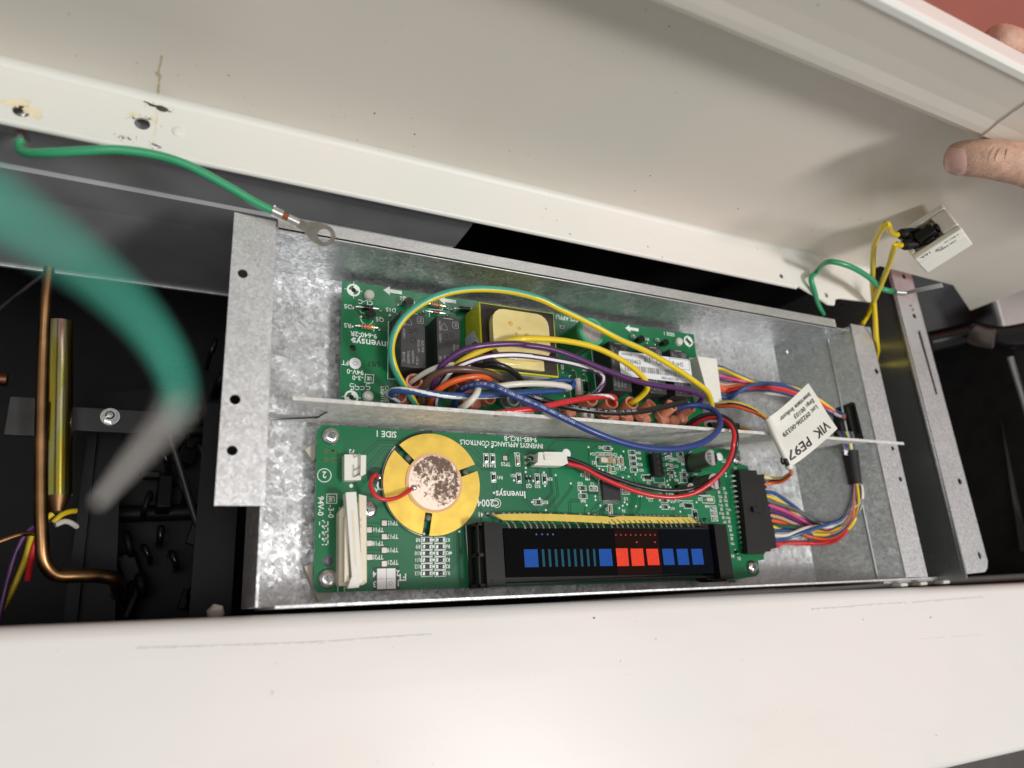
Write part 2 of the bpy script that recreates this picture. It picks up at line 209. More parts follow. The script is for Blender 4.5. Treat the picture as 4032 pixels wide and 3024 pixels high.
class MB:
    def __init__(s): s.v = []; s.f = []; s.m = []; s.mats = []
    def mi(s, m):
        if m not in s.mats: s.mats.append(m)
        return s.mats.index(m)
    def add(s, vs, fs, m):
        o = len(s.v); k = s.mi(m); s.v += [Vector(v) for v in vs]
        for f in fs: s.f.append([o+i for i in f]); s.m.append(k)
    def box(s, x0, x1, y0, y1, z0, z1, m, M4=None):
        vs = [Vector((x, y, z)) for z in (z0, z1) for y in (y0, y1) for x in (x0, x1)]
        if M4: vs = [M4 @ v for v in vs]
        s.add(vs, [(0,2,3,1), (4,5,7,6), (0,1,5,4), (2,6,7,3), (0,4,6,2), (1,3,7,5)], m)
    def prism(s, poly, z0, z1, m, mtop=None, M4=None):
        n = len(poly)
        ar = sum(poly[i][0]*poly[(i+1) % n][1]-poly[(i+1) % n][0]*poly[i][1] for i in range(n))
        if ar < 0: poly = poly[::-1]
        vs = [Vector((p[0], p[1], z0)) for p in poly]+[Vector((p[0], p[1], z1)) for p in poly]
        if M4: vs = [M4 @ v for v in vs]
        s.add(vs, [tuple(range(n-1, -1, -1))]+[(i, (i+1) % n, n+(i+1) % n, n+i) for i in range(n)], m)
        s.add(vs[n:], [tuple(range(n))], mtop or m)
    def flat(s, poly, z, m):
        z = s.lift(z); n = len(poly); ar = sum(poly[i][0]*poly[(i+1) % n][1]-poly[(i+1) % n][0]*poly[i][1] for i in range(n))
        if ar < 0: poly = poly[::-1]
        s.add([(p[0], p[1], z) for p in poly], [tuple(range(n))], m)
    def quad(s, a, b, c, d, m): s.add([a, b, c, d], [(0, 1, 2, 3)], m)
    def cyl(s, c, r, z0, z1, m, n=20, axis=None, r2=None, mtop=None):
        r2 = r if r2 is None else r2; c = Vector(c); ax = Vector(axis or (0, 0, 1)).normalized()
        u = ax.orthogonal().normalized(); w = ax.cross(u)
        vs = [c+ax*z+(u*math.cos(2*math.pi*i/n)+w*math.sin(2*math.pi*i/n))*rr for z, rr in ((z0, r), (z1, r2)) for i in range(n)]
        s.add(vs, [(i, (i+1) % n, n+(i+1) % n, n+i) for i in range(n)]+[tuple(range(n-1, -1, -1))], m)
        s.add(vs[n:], [tuple(range(n))], mtop or m)
    def lathe(s, c, prof, m, n=24, axis=None, mats=None):
        """prof: (radius, height) pairs; closed at a zero radius"""
        c = Vector(c); ax = Vector(axis or (0, 0, 1)).normalized(); u = ax.orthogonal().normalized(); w = ax.cross(u)
        for j in range(len(prof)-1):
            (r0, h0), (r1, h1) = prof[j], prof[j+1]
            vs = [c+ax*h+(u*math.cos(2*math.pi*i/n)+w*math.sin(2*math.pi*i/n))*r for r, h in ((r0, h0), (r1, h1)) for i in range(n)]
            s.add(vs, [(i, (i+1) % n, n+(i+1) % n, n+i) for i in range(n)], mats[j] if mats else m)
    def tube(s, path, r, m, seg=12, stripe=None, smooth=8, caps=True, squash=None):
        """round wire along a path; stripe = (material, width as a fraction, [(position, angle)...])"""
        pts = catmull(path, smooth) if smooth else [Vector(p) for p in path]
        rads = r if callable(r) else (lambda t: r)
        T_ = [(pts[min(i+1, len(pts)-1)]-pts[max(i-1, 0)]).normalized() for i in range(len(pts))]
        u = T_[0].orthogonal().normalized(); rings = []; ln = 0; lens = []
        for i, p in enumerate(pts):
            if i: ln += (pts[i]-pts[i-1]).length
            lens.append(ln)
            u = (u-T_[i]*u.dot(T_[i])).normalized(); w = T_[i].cross(u); rr = rads(i/(len(pts)-1))
            rings.append([p+(u*math.cos(2*math.pi*k/seg)+w*math.sin(2*math.pi*k/seg))*rr for k in range(seg)])
        o = len(s.v); k0 = s.mi(m); k1 = s.mi(stripe[0]) if stripe else k0
        for rg in rings: s.v += rg
        def cen(t):
            K_ = stripe[2]
            for (t0, a0), (t1, a1) in zip(K_, K_[1:]):
                if t <= t1: return a0+(a1-a0)*max(0, t-t0)/(t1-t0)
            return K_[-1][1]
        for i in range(len(pts)-1):
            if stripe:
                c_ = (pts[i]+pts[i+1])/2; T2 = (pts[i+1]-pts[i]).normalized(); vd = CP-c_; vd = (vd-T2*vd.dot(T2)).normalized(); sd = T2.cross(vd); a_c = cen(i/(len(pts)-1))
            for k in range(seg):
                s.f.append([o+i*seg+k, o+i*seg+(k+1) % seg, o+(i+1)*seg+(k+1) % seg, o+(i+1)*seg+k])
                hit = False
                if stripe:
                    n_ = (rings[i][k]+rings[i][(k+1) % seg]+rings[i+1][k]+rings[i+1][(k+1) % seg])/4-c_
                    da = (math.degrees(math.atan2(n_.dot(sd), n_.dot(vd)))-a_c+180) % 360-180; hit = abs(da) < stripe[1]*180
                s.m.append(k1 if hit else k0)
        if caps:
            s.f.append([o+k for k in range(seg-1, -1, -1)]); s.m.append(k0)
            e = o+(len(pts)-1)*seg; s.f.append([e+k for k in range(seg)]); s.m.append(k0)
        return pts
    def lift(s, z): s.k = (getattr(s, 'k', 0)+1) % 60; return z+s.k*0.0012      # prints never share a plane
    def strip(s, pts2, w, z, m, closed=False):
        """flat printed line of width w"""
        z = s.lift(z)
        pts = [Vector((p[0], p[1])) for p in pts2]; n = len(pts); Lf, Rt = [], []
        for i in range(n):
            a = pts[(i-1) % n] if (closed or i) else None; b_ = pts[(i+1) % n] if (closed or i < n-1) else None
            d = Vector((0, 0))
            if a is not None: d += (pts[i]-a).normalized()
            if b_ is not None: d += (b_-pts[i]).normalized()
            if d.length < 1e-6: d = Vector((1, 0))
            d.normalize(); nn = Vector((-d.y, d.x)); k = 1.0
            if a is not None and b_ is not None: k = 1/max(0.5, abs(nn.dot(Vector((-(b_-pts[i]).normalized().y, (b_-pts[i]).normalized().x)))))
            Lf.append(pts[i]+nn*w/2*k); Rt.append(pts[i]-nn*w/2*k)
        vs = [(p.x, p.y, z) for p in Lf]+[(p.x, p.y, z) for p in Rt]
        s.add(vs, [(n+i, n+(i+1) % n, (i+1) % n, i) for i in range(n if closed else n-1)], m)
    def ring(s, c, r0, r1, z, m, n=24, a0=0, a1=360):
        z = s.lift(z); k = n; vs = []
        for i in range(k+1):
            a = math.radians(a0+(a1-a0)*i/k); vs += [(c[0]+r0*math.cos(a), c[1]+r0*math.sin(a), z), (c[0]+r1*math.cos(a), c[1]+r1*math.sin(a), z)]
        s.add(vs, [(2*i, 2*i+1, 2*i+3, 2*i+2) for i in range(k)], m)
    def disc(s, c, r, z, m, n=20): s.flat([(c[0]+r*math.cos(2*math.pi*i/n), c[1]+r*math.sin(2*math.pi*i/n)) for i in range(n)], z, m)
    def text(s, txt, org, right, up, h, m, align='CENTER', wsc=1.0, off=0.0, bend=None):
        """printed lettering; h = cap height, org = centre of the line"""
        vs, fs = glyphs(txt, align); k = h/0.70
        right = Vector(right).normalized(); up = Vector(up).normalized(); org = Vector(org)
        if bend: pv = [bend(v[0]*k*wsc, (v[1]-0.35)*k) for v in vs]
        else: pv = [org+right*(v[0]*k*wsc)+up*((v[1]-0.35)*k) for v in vs]
        s.add(pv, fs, m)
    def build(s, name, parent=None, bevel=0, smooth=40, label=None, cat=None, group=None, kind=None, loc=None, bseg=2):
        me = bpy.data.meshes.new(name)
        o = bpy.data.objects.new(name, me)
        base = Vector((0, 0, 0))
        if parent is None:
            xs = [v.x for v in s.v]; ys = [v.y for v in s.v]; zs = [v.z for v in s.v]
            base = Vector(loc) if loc else Vector(((min(xs)+max(xs))/2, (min(ys)+max(ys))/2, min(zs)))
        elif loc: base = Vector(loc)
        me.from_pydata([(v-base)*MM for v in s.v], [], s.f)
        for m in s.mats: me.materials.append(MAT[m])
        me.polygons.foreach_set('material_index', s.m)
        me.validate(); me.update()
        if smooth:
            me.polygons.foreach_set('use_smooth', [True]*len(me.polygons)); me.set_sharp_from_angle(angle=math.radians(smooth))
        COL.objects.link(o); o.location = base*MM
        if bevel:
            b = o.modifiers.new('bevel', 'BEVEL'); b.width = bevel*MM; b.segments = bseg; b.limit_method = 'ANGLE'; b.angle_limit = math.radians(35); b.harden_normals = False
        link(o, parent); tag(o, label, cat, group, kind)
        return o
_G = {}
def glyphs(txt, align='CENTER'):
    k = (txt, align)
    if k not in _G:
        c = bpy.data.curves.new('lettering', 'FONT'); c.body = txt; c.align_x = align; c.resolution_u = 2; c.offset = 0.014; c.fill_mode = 'FRONT'
        ob = bpy.data.objects.new('lettering', c); me = bpy.data.meshes.new_from_object(ob)
        _G[k] = ([tuple(v.co) for v in me.vertices], [tuple(p.vertices) for p in me.polygons])
        bpy.data.meshes.remove(me); bpy.data.objects.remove(ob); bpy.data.curves.remove(c)
    return _G[k]
def wloc(o):
    v = Vector((0, 0, 0))
    while o: v += o.location if o.parent is None else (o.location + o.matrix_parent_inverse.translation); o = o.parent
    return v
def link(o, parent):
    if parent is not None:
        o.parent = parent; o.matrix_parent_inverse = Matrix.Translation(-wloc(parent))
def tag(o, label=None, cat=None, group=None, kind=None):
    if label: o['label'] = label
    if cat: o['category'] = cat
    if group: o['group'] = group
    if kind: o['kind'] = kind
    return o
def thing(name, label, cat, loc, group=None):
    o = bpy.data.objects.new(name, None); o.empty_display_size = 0.01; COL.objects.link(o); o.location = Vector(loc)*MM
    return tag(o, label, cat, group)
def place(mesh_obj_data, name, loc, rotz, parent):
    o = bpy.data.objects.new(name, mesh_obj_data); COL.objects.link(o); o.location = Vector(loc)*MM; o.rotation_euler = (0, 0, rotz); link(o, parent); return o
def one(fn, name, parent=None, **k):
    m = MB(); fn(m); return m.build(name, parent, **k)
def rrect(x0, x1, y0, y1, r, n=4):
    out = []
    for cx, cy, a in ((x1-r, y1-r, 0), (x0+r, y1-r, 90), (x0+r, y0+r, 180), (x1-r, y0+r, 270)):
        for i in range(n+1): t = math.radians(a+90*i/n); out.append((cx+r*math.cos(t), cy+r*math.sin(t)))
    return out
# ================================================================== the setting: wall behind, floor, oven body
from mathutils.geometry import delaunay_2d_cdt
def plate(mb, outer, holes, t, m, M4=None, w0=0.0):
    """flat sheet with real holes: outline and holes in its own plane, thickness t below w0"""
    vs = [Vector(p[:2]) for p in outer]; fc = [list(range(len(outer)))]
    for h in holes: fc.append(list(range(len(vs), len(vs)+len(h)))); vs += [Vector(p[:2]) for p in h]
    r = delaunay_2d_cdt(vs, [], fc, 1, 1e-6)
    def inside(c, pl):
        k = False; j = len(pl)-1
        for i in range(len(pl)):
            if (pl[i][1] > c[1]) != (pl[j][1] > c[1]) and c[0] < (pl[j][0]-pl[i][0])*(c[1]-pl[i][1])/(pl[j][1]-pl[i][1])+pl[i][0]: k = not k
            j = i
        return k
    X4 = M4 or Matrix.Identity(4); tri = []
    for f in r[2]:
        c = sum((r[0][i] for i in f), Vector((0, 0)))/len(f)
        if any(inside(c, h) for h in holes) or not inside(c, outer): continue
        a = r[0][f[0]]; b = r[0][f[1]]; d = r[0][f[2]]
        tri.append(f if (b-a).cross(d-a) > 0 else f[::-1])
    mb.add([X4 @ Vector((v.x, v.y, w0)) for v in r[0]], tri, m)
    mb.add([X4 @ Vector((v.x, v.y, w0-t)) for v in r[0]], [f[::-1] for f in tri], m)
    for lp, sg in [(outer, 1)]+[(h, -1) for h in holes]:
        n = len(lp); ar = sum(lp[i][0]*lp[(i+1) % n][1]-lp[(i+1) % n][0]*lp[i][1] for i in range(n))
        lp2 = lp if ar*sg > 0 else lp[::-1]
        vs2 = [X4 @ Vector((p[0], p[1], w0-t)) for p in lp2]+[X4 @ Vector((p[0], p[1], w0)) for p in lp2]
        mb.add(vs2, [(i, (i+1) % n, n+(i+1) % n, n+i) for i in range(n)], m)
def circ(c, r, n=18, ry=None): return [(c[0]+r*math.cos(2*math.pi*i/n), c[1]+(ry or r)*math.sin(2*math.pi*i/n)) for i in range(n)]
def frame(o, u, v):
    u = Vector(u).normalized(); v = Vector(v).normalized(); w = u.cross(v)
    return Matrix(((u.x, v.x, w.x, o[0]), (u.y, v.y, w.y, o[1]), (u.z, v.z, w.z, o[2]), (0, 0, 0, 1)))

m = MB(); m.box(-2500, 3500, 800, 820, -1200, 2200, 'wall_red'); m.build('wall', kind='structure')
m = MB(); m.box(-2500, 3500, -2500, 800, -1010, -1000, 'floor_grey'); m.build('floor', kind='structure')

# black inside of the oven cabinet
cab = thing('oven_cabinet', 'black steel inside of the oven cabinet around the metal tray', 'cabinet', (150, -60, -210))
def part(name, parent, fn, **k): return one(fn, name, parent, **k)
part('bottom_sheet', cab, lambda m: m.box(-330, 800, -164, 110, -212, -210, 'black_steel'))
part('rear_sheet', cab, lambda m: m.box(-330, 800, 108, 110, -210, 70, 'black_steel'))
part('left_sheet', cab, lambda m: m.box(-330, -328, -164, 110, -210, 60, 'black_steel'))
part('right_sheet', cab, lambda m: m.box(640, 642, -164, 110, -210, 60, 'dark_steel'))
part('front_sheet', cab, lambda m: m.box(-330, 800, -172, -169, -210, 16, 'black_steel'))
# upright dark strip that carries the tray, seen under its left flange
part('tray_support', cab, lambda m: m.box(-19, -1.5, -163, -60, -34, -32, 'black_steel'))
def f(m):
    c = at(K(198, 775), -31.8); m.lathe((c.x, c.y, -31.9), [(0, 1.2), (1.0, 1.1), (1.6, 0.4), (1.9, 0)], 'screw_steel', 16)
part('rivet', cab, f)
# dark zinc shelf sheet behind the tray
rear = thing('rear_shelf', 'dark grey zinc shelf sheet running behind the tray under the white cover', 'metal sheet', (-100, 28, -94))
def f(m):
    pf = [(27, -94), (27, -60), (28, -20), (27.2, 4), (29.5, 6), (27.6, 8), (28, 30), (32, 44), (60, 47)]
    for i in range(len(pf)-1):
        (y0, z0), (y1, z1) = pf[i], pf[i+1]
        m.quad((-330, y0, z0), (99, y0, z0), (99, y1, z1), (-330, y1, z1), 'zinc_dull'); m.quad((-330, y1+1, z1), (99, y1+1, z1), (99, y0+1, z0), (-330, y0+1, z0), 'zinc_dull')
    m.quad((99, 27, -94), (99, 28, -94), (99, 33, 44), (99, 32, 44), 'tin')
part('sheet', rear, f, smooth=30)
part('folded_edge', rear, lambda m: m.box(-330, 99, 26, 34, -96, -94.2, 'zinc_fine'))

# ================================================================== galvanised tray
tray = thing('metal_tray', 'open galvanised sheet metal tray holding both green circuit boards', 'metal tray', (180, -80, -1))
part('floor_panel', tray, lambda m: m.prism([(0, 0), (345.4, 0), (345.4, -161), (0, -157.4)], -1.0, 0, 'zinc'))
part('back_wall', tray, lambda m: m.prism([(0, 0), (345.4, 0), (366, 28.5), (372, 41.3), (0, 41.3)], -0.9, 0, 'zinc', M4=frame((0, 0, 0), (1, 0, 0), (0, 0, 1))))
ru = at((1500, 922.4), 41.3).y
part('rear_rim', tray, lambda m: m.box(0.5, 360, -0.4, ru, 40.3, 41.3, 'zinc_fine'), bevel=0.3)
sl = Vector((29.8, 0, 41.3)).normalized(); slen = Vector((29.8, 0, 41.3)).length
MW = frame((345.4, 0, 0), (0, -1, 0), sl)           # u runs toward the front, v up the sloping wall
def onwall(p):
    nrm = Vector((41.3, 0, -29.8)); d = ray(p); k = nrm.dot(Vector((345.4, 0, 0))-CP)/nrm.dot(d); q = CP+d*k
    return (-q.y, (q-Vector((345.4, q.y, 0))).dot(sl))
hole1 = [onwall(L(*p)) for p in ((620, 1195), (760, 1140), (785, 1150), (868, 1480), (690, 1490), (640, 1490))]
hole2 = [onwall(L(*p)) for p in ((640, 1560), (690, 1545), (800, 1530), (815, 1560), (700, 1600))]
part('right_wall', tray, lambda m: plate(m, [(0, 0), (161, 0), (161.5, slen), (-4, slen)], [hole1], 0.9, 'zinc_wall', MW))
part('pressed_crease', tray, lambda m: m.tube([(365.6, -62 if False else -2, 28.6), (365.6, -160.5, 28.6)], 0.8, 'zinc_side', 8, smooth=2))
part('right_flange', tray, lambda m: plate(m, [(374.6, 5.5), (395, 5.5), (395.6, -161.6), (374.6, -161)], [circ((391, -27), 1.9), circ(at(L(1100, 1535), 41.3)[:2], 1.5), circ(at(G(1028, 950), 41.3)[:2], 1.6)], 1.0, 'zinc_fine', None, 41.6), bevel=0.48, bseg=3)
part('left_wall', tray, lambda m: m.box(-0.9, 0, -157.5, 3, -1, 41.2, 'zinc'))
hl = [circ(at(I(492, 945), 41.3)[:2], 2.0), circ(at(J(70, 205), 41.3)[:2], 2.05), circ(at(J(38, 760), 41.3)[:2], 2.0)]
part('left_flange', tray, lambda m: plate(m, [(-17.3, 4.2), (-0.2, 3.3), (0.6, -120.4), (-17.3, -120.4)], hl, 1.0, 'zinc_fine', None, 41.7), bevel=0.35)
part('front_wall', tray, lambda m: m.prism([(6, -157.5), (398, -161.8), (398, -162.7), (6, -158.4)], -12, 41.6, 'zinc_fine'))
def f(m):      # upright divider between the boards: rounded foot, hemmed top edge, left end cut back
    ys = [(-71.0, 0.3), (-74.0, 0.6), (-75.6, 2.2), (-76.2, 6), (-76.2, 39.5), (-76.6, 41.2)]
    def x0(z): return 12 - 6*(1-min(1, z/12)) if z < 12 else 12-2.5*(z-12)/29
    for k, t in ((0, 0), (1, -0.9)):
        pass
    st = [(15, 0), (11, 12), (14, 24), (10, 38), (9.5, 41.2)]
    prof = [(-73.2, 0.4), (-75.2, 1.2), (-76.0, 3.5), (-76.2, 12), (-76.2, 24), (-76.2, 38), (-76.9, 41.2)]
    xs = [5, 7, 9, 26, 28, 11, 9.5]
    for i in range(len(prof)-1):
        (y0, z0), (y1, z1) = prof[i], prof[i+1]
        m.quad((xs[i], y0, z0), (402, y0, z0), (402, y1, z1), (xs[i+1], y1, z1), 'zinc_pale')
        m.quad((xs[i+1], y1+1, z1), (402, y1+1, z1), (402, y0+1, z0), (xs[i], y0+1, z0), 'zinc_fine')
    m.box(9.5, 402, -77.3, -75.6, 40.6, 41.9, 'zinc_pale')
part('divider', tray, f)
for p in (L(200, 718),):
    def f(m):
        u_, v_ = onwall(p); c = MW @ Vector((u_, v_, 0)); m.lathe(c, [(2.0, 0), (1.6, 0.9), (0.8, 1.4), (0, 1.5)], 'screw_steel', 14, axis=(MW @ Vector((0, 0, 1))-MW @ Vector((0, 0, 0))))
    part('spot_rivet', tray, f)
# off-white foam pads that stick out under the lower board
for k, pts in enumerate(([J(830, 745), J(950, 665), J(955, 830), J(920, 875)], [K(825, 640), K(920, 600), K(1140, 950), K(985, 1025)], [X(1815, 900), X(1900, 915), X(1870, 970), X(1830, 960)])):
    pp = [at(p, 5)[:2] for p in pts]
    part('foam_pad', tray, lambda m: m.prism(pp, 0.1, 5, 'putty'), bevel=0.3)

# side plate to the right of the tray with its slotted flange
side = thing('slotted_side_bracket', 'galvanised side bracket with long slot and rounded lower corner right of the tray', 'bracket', (440, -50, -70))
part('web', side, lambda m: plate(m, [(-70, -120), (164, -120), (164, 41), (-70, 41)], [circ((142, 12), 3.2, ry=4.0)], 1.0, 'zinc_side', frame((436, 0, 0), (0, -1, 0), (0, 0, 1))))
def f(m):
    sl_ = [at(L(*p), 41)[:2] for p in ((1310, 545), (1330, 540), (1478, 1075), (1462, 1082))]
    hs = [sl_, circ(at(L(1195, 85), 41)[:2], 2.2), circ(at(L(1283, 418), 41)[:2], 2.0), circ(at(L(1250, 330), 41)[:2], 1.1), circ(at(L(1270, 365), 41)[:2], 1.1), circ(at(G(1350, 962), 41)[:2], 2.2), circ(at(M(1740, 497), 41)[:2], 1.6, ry=2.6)]
    plate(m, [(434.4, 62), (459, 62), (463, -154), (460.8, -158.2), (457, -160.6), (437, -161.2)], hs, 1.0, 'zinc_fine', None, 41.4)
part('slotted_flange', side, f, bevel=0.3)
part('rounded_fold', side, lambda m: m.tube([(436.2, 62, 39.2), (438.2, -161, 39.2)], 2.2, 'zinc_fine', 14, smooth=2))
part('foot', side, lambda m: m.box(380, 436, -164, -161.9, -30, 22, 'zinc_dull'))
for x in (388, 408, 432): part('nylon_clip', side, lambda m: m.box(x, x+7, -166.5, -164.2, 20, 28, 'nylon'), bevel=0.8)
# dark parts beyond the bracket
hb = thing('black_hinge_arm', 'black bent hinge arm at the far right beside the slotted bracket', 'hinge', (520, 0, -30))
def f(m):
    pts = [dep(L(*p), k) for p, k in (((1420, 640), 560), ((1600, 600), 555), ((1780, 560), 548), ((1900, 590), 540), ((2040, 600), 532), ((2300, 560), 520))]
    m.tube(pts, 9, 'black_gloss', 10, smooth=5)
part('arm', hb, f)
def f(m):
    pts = [dep(L(*p), k) for p, k in (((1790, 575), 536), ((1860, 600), 531), ((1960, 610), 526))]
    m.tube(pts, 7.6, 'brown_steel', 10, smooth=5)
part('bend_highlight', hb, f)  # the arm's highlight, put in as a paler brown tube over the bend
tr = thing('dark_side_trim', 'dark brown grey upright side trim with pale front edge at far right', 'trim', (600, 0, -40))
def f(m):
    a, b_, c, d = (dep(L(*p), 600) for p in ((1960, 230), (2040, 560), (2420, 380), (2330, 40)))
    n_ = R2*6
    m.add([a, b_, c, d, a+n_, b_+n_, c+n_, d+n_], [(0, 1, 2, 3), (7, 6, 5, 4), (0, 4, 5, 1), (1, 5, 6, 2), (2, 6, 7, 3), (3, 7, 4, 0)], 'brown_steel')
part('upper_sheet', tr, f)
part('pale_edge', tr, lambda m: m.tube([dep(L(1962, 285), 597), dep(L(2035, 555), 597)], 3.2, 'tin', 8, smooth=1))
part('lower_edge', tr, lambda m: m.tube([dep(L(2095, 760), 590), dep(L(2230, 1190), 585), dep(L(2400, 1800), 580)], 2.5, 'tin', 8, smooth=3))
part('lower_sheet', tr, lambda m: m.add([dep(L(*p), k) for p, k in (((1960, 900), 640), ((2100, 900), 640), ((2330, 2400), 600), ((2180, 2400), 600))], [(0, 1, 2, 3), (3, 2, 1, 0)], 'dark_steel'))
part('side_ledge', tr, lambda m: m.box(468, 638, -160, 70, -72, -70, 'grey_ledge'), bevel=.6)
part('rear_sheet', tr, lambda m: m.add([dep(L(*p), k) for p, k in (((1250, 60), 640), ((2080, 250), 640), ((2080, 640), 630), ((1420, 660), 630))]+[dep(L(*p), k+3) for p, k in (((1250, 60), 640), ((2080, 250), 640), ((2080, 640), 630), ((1420, 660), 630))], [(0, 1, 2, 3), (7, 6, 5, 4), (2, 6, 7, 3)], 'dim_sheet'))
part('side_sheet', tr, lambda m: m.add([dep(L(*p), k) for p, k in (((2130, 700), 600), ((2500, 700), 560), ((2600, 2500), 560), ((2420, 2500), 590))], [(0, 1, 2, 3), (3, 2, 1, 0)], 'brown_steel'))

# ================================================================== lower white front panel
low = thing('lower_front_panel', 'white enamelled front panel filling the bottom below the tray', 'oven panel', (150, -212, 36))
def prof_sheet(m, prof, x0, x1, mt, skew=0.0, nx=1):
    for i in range(len(prof)-1):
        (y0, z0), (y1, z1) = prof[i], prof[i+1]
        m.quad((x0, y0-skew*x0, z0), (x0, y1-skew*x0, z1), (x1, y1-skew*x1, z1), (x1, y0-skew*x1, z0), mt)
edge = [(-160.4+0.0, 2)]+[(-166.2+5.8*math.cos(math.radians(a)), 30.2+5.8*math.sin(math.radians(a))) for a in range(0, 91, 10)]
tail = [(-255.8-5.8*math.sin(math.radians(a)), 30.2+5.8*math.cos(math.radians(a))) for a in range(0, 91, 10)]+[(-261.6, -60)]
mid = [(-174, 36.25), (-190, 36.5), (-225, 36.5), (-248, 36.2)]
part('enamel_sheet', low, lambda m: prof_sheet(m, edge+mid+tail, -330, 900, 'enamel_panel', 0.0172), smooth=30)
def f(m):
    for pts, w in (([K(-1000, 1530), K(0, 1500), K(600, 1478), K(980, 1462)], 0.5), ([K(960, 1462), K(1060, 1466)], 0.9), ([K(1100, 1455), K(1700, 1410), K(2212, 1378)], 0.4), ([M(0, 1062), M(300, 1045), M(640, 1015), M(980, 995)], 0.7), ([M(1060, 992), M(1400, 965), M(1800, 935)], 0.75), ([WW(590, 1492), WW(588, 1500)], 1.2), ([WW(1985, 1380), WW(2120, 1371)], 0.5)):
        m.strip([at(p, 36.53)[:2] for p in pts], w, 36.56, 'scuff')
mat('scuff', (0.715, 0.70, 0.675), 0.6, 0, 0.25, 700)
part('scuff_line', low, f, kind='stuff')
def f(m):
    rnd = random.Random(11)
    for k in range(46):
        x = rnd.uniform(-90, 420); y = rnd.uniform(-250, -168); r = rnd.choice((.14, .18, .22, .3, .42)); n = 7; a0 = rnd.uniform(0, 3)
        m.flat([(x+r*rnd.uniform(.6, 1.5)*math.cos(a0+2*math.pi*i/n), y-.0172*x+r*rnd.uniform(.6, 1.3)*math.sin(a0+2*math.pi*i/n)) for i in range(n)], 36.54, rnd.choice(('stain', 'scuff', 'scuff', 'smudge')))
part('dirt_specks', low, f, kind='stuff')

# ================================================================== lifted white cover, seen from inside
cov = thing('lifted_cover', 'lifted white control cover seen from inside, stained and held by a hand', 'cover', (100, 40, 51))
ZB = 51.0
part('inner_panel', cov, lambda m: m.prism([(-330, ZB-1), (395, ZB-1), (396, 58), (481, 57), (481, 212), (-330, 212)], -1.2, 0, 'enamel_cover', M4=frame((0, 45, 0), (1, 0, 0), (0, 0, 1))))
def ccirc(p, r, n=18): q = at(p, ZB); return circ((q.x, q.y), r, n)
lip_out = [(-330, 20), (318, 20), (335, 14.5), (343, 11.2), (349, 11.5), (351, 16), (356, 17.5), (388, 19.7), (391, 34), (396, 44.6), (-330, 44.6)]
lip_holes = [ccirc(E(135, 685), 3.0), ccirc(E(885, 768), 2.9), ccirc(L(545, 240), 1.8), ccirc(L(165, 80), 1.6)]
part('lip', cov, lambda m: plate(m, lip_out, lip_holes, 1.2, 'enamel_lip', None, ZB), bevel=0.4)
part('inner_bend', cov, lambda m: prof_sheet(m, [(44.95-3*(1-math.sin(math.radians(a))), ZB+0.05+3*(1-math.cos(math.radians(a)))) for a in range(0, 91, 15)], -330, 395, 'enamel_lip'), smooth=60)
part('rolled_front_edge', cov, lambda m: m.tube([(-330, 20.3, ZB-1.6), (317, 20.3, ZB-1.6)], 1.7, 'enamel_lip', 12, smooth=1))
FLP = [(35.5, 190.5), (33.6, 187), (31, 185.2), (28.6, 186), (27.2, 188.6), (26.8, 192), (26.6, 197), (25.4, 205), (22.6, 219.6)]
def f(m):
    for a, b_ in zip(FLP, FLP[1:]):
        xa, xb = 478, 478
        m.quad((-330, *a), (-330, *b_), (xb, *b_), (xa, *a), 'enamel_cover'); m.quad((xa, a[0]+1.1, a[1]), (xb, b_[0]+1.1, b_[1]), (-330, b_[0]+1.1, b_[1]), (-330, a[0]+1.1, a[1]), 'enamel_cover')
        m.quad((xa, *a), (xb, *b_), (xb, b_[0]+1.1, b_[1]), (xa, a[0]+1.1, a[1]), 'enamel_cover')
part('top_flange', cov, f, smooth=50)
part('top_edge', cov, lambda m: prof_sheet(m, [(46.4, 200), (46.4, 211), (45.2, 214.6), (43, 216.8), (24, 223.2), (22.4, 223.2), (21.6, 222), (21.9, 219.4), (23, 219)][::-1], -330, 481, 'enamel_top'), smooth=30)
def f(m):
    a = Vector((481, 45, 57)); b_ = aty(L(1760, 370), 36); c = Vector((b_.x-4, b_.y, 205)); d = Vector((481, 45, 205))
    n_ = Vector((1.2, 0.6, 0)); m.add([a, b_, c, d, a+n_, b_+n_, c+n_, d+n_], [(0, 1, 2, 3), (7, 6, 5, 4), (0, 4, 5, 1), (1, 5, 6, 2), (2, 6, 7, 3)], 'enamel_cover')
part('end_flange', cov, f)
def f(m):     # overlapping end piece on the flange
    for a, b_ in zip(FLP[2:], FLP[3:]):
        xa, xb = 283-(a[1]-185)*.45, 283-(b_[1]-185)*.45
        m.quad((xa, a[0]-.7, a[1]), (xb, b_[0]-.7, b_[1]), (478, b_[0]-.7, b_[1]), (478, a[0]-.7, a[1]), 'enamel_cover'); m.quad((xa, *a), (xb, *b_), (xb, b_[0]-.7, b_[1]), (xa, a[0]-.7, a[1]), 'enamel_cover')
part('corner_return', cov, f, smooth=50)
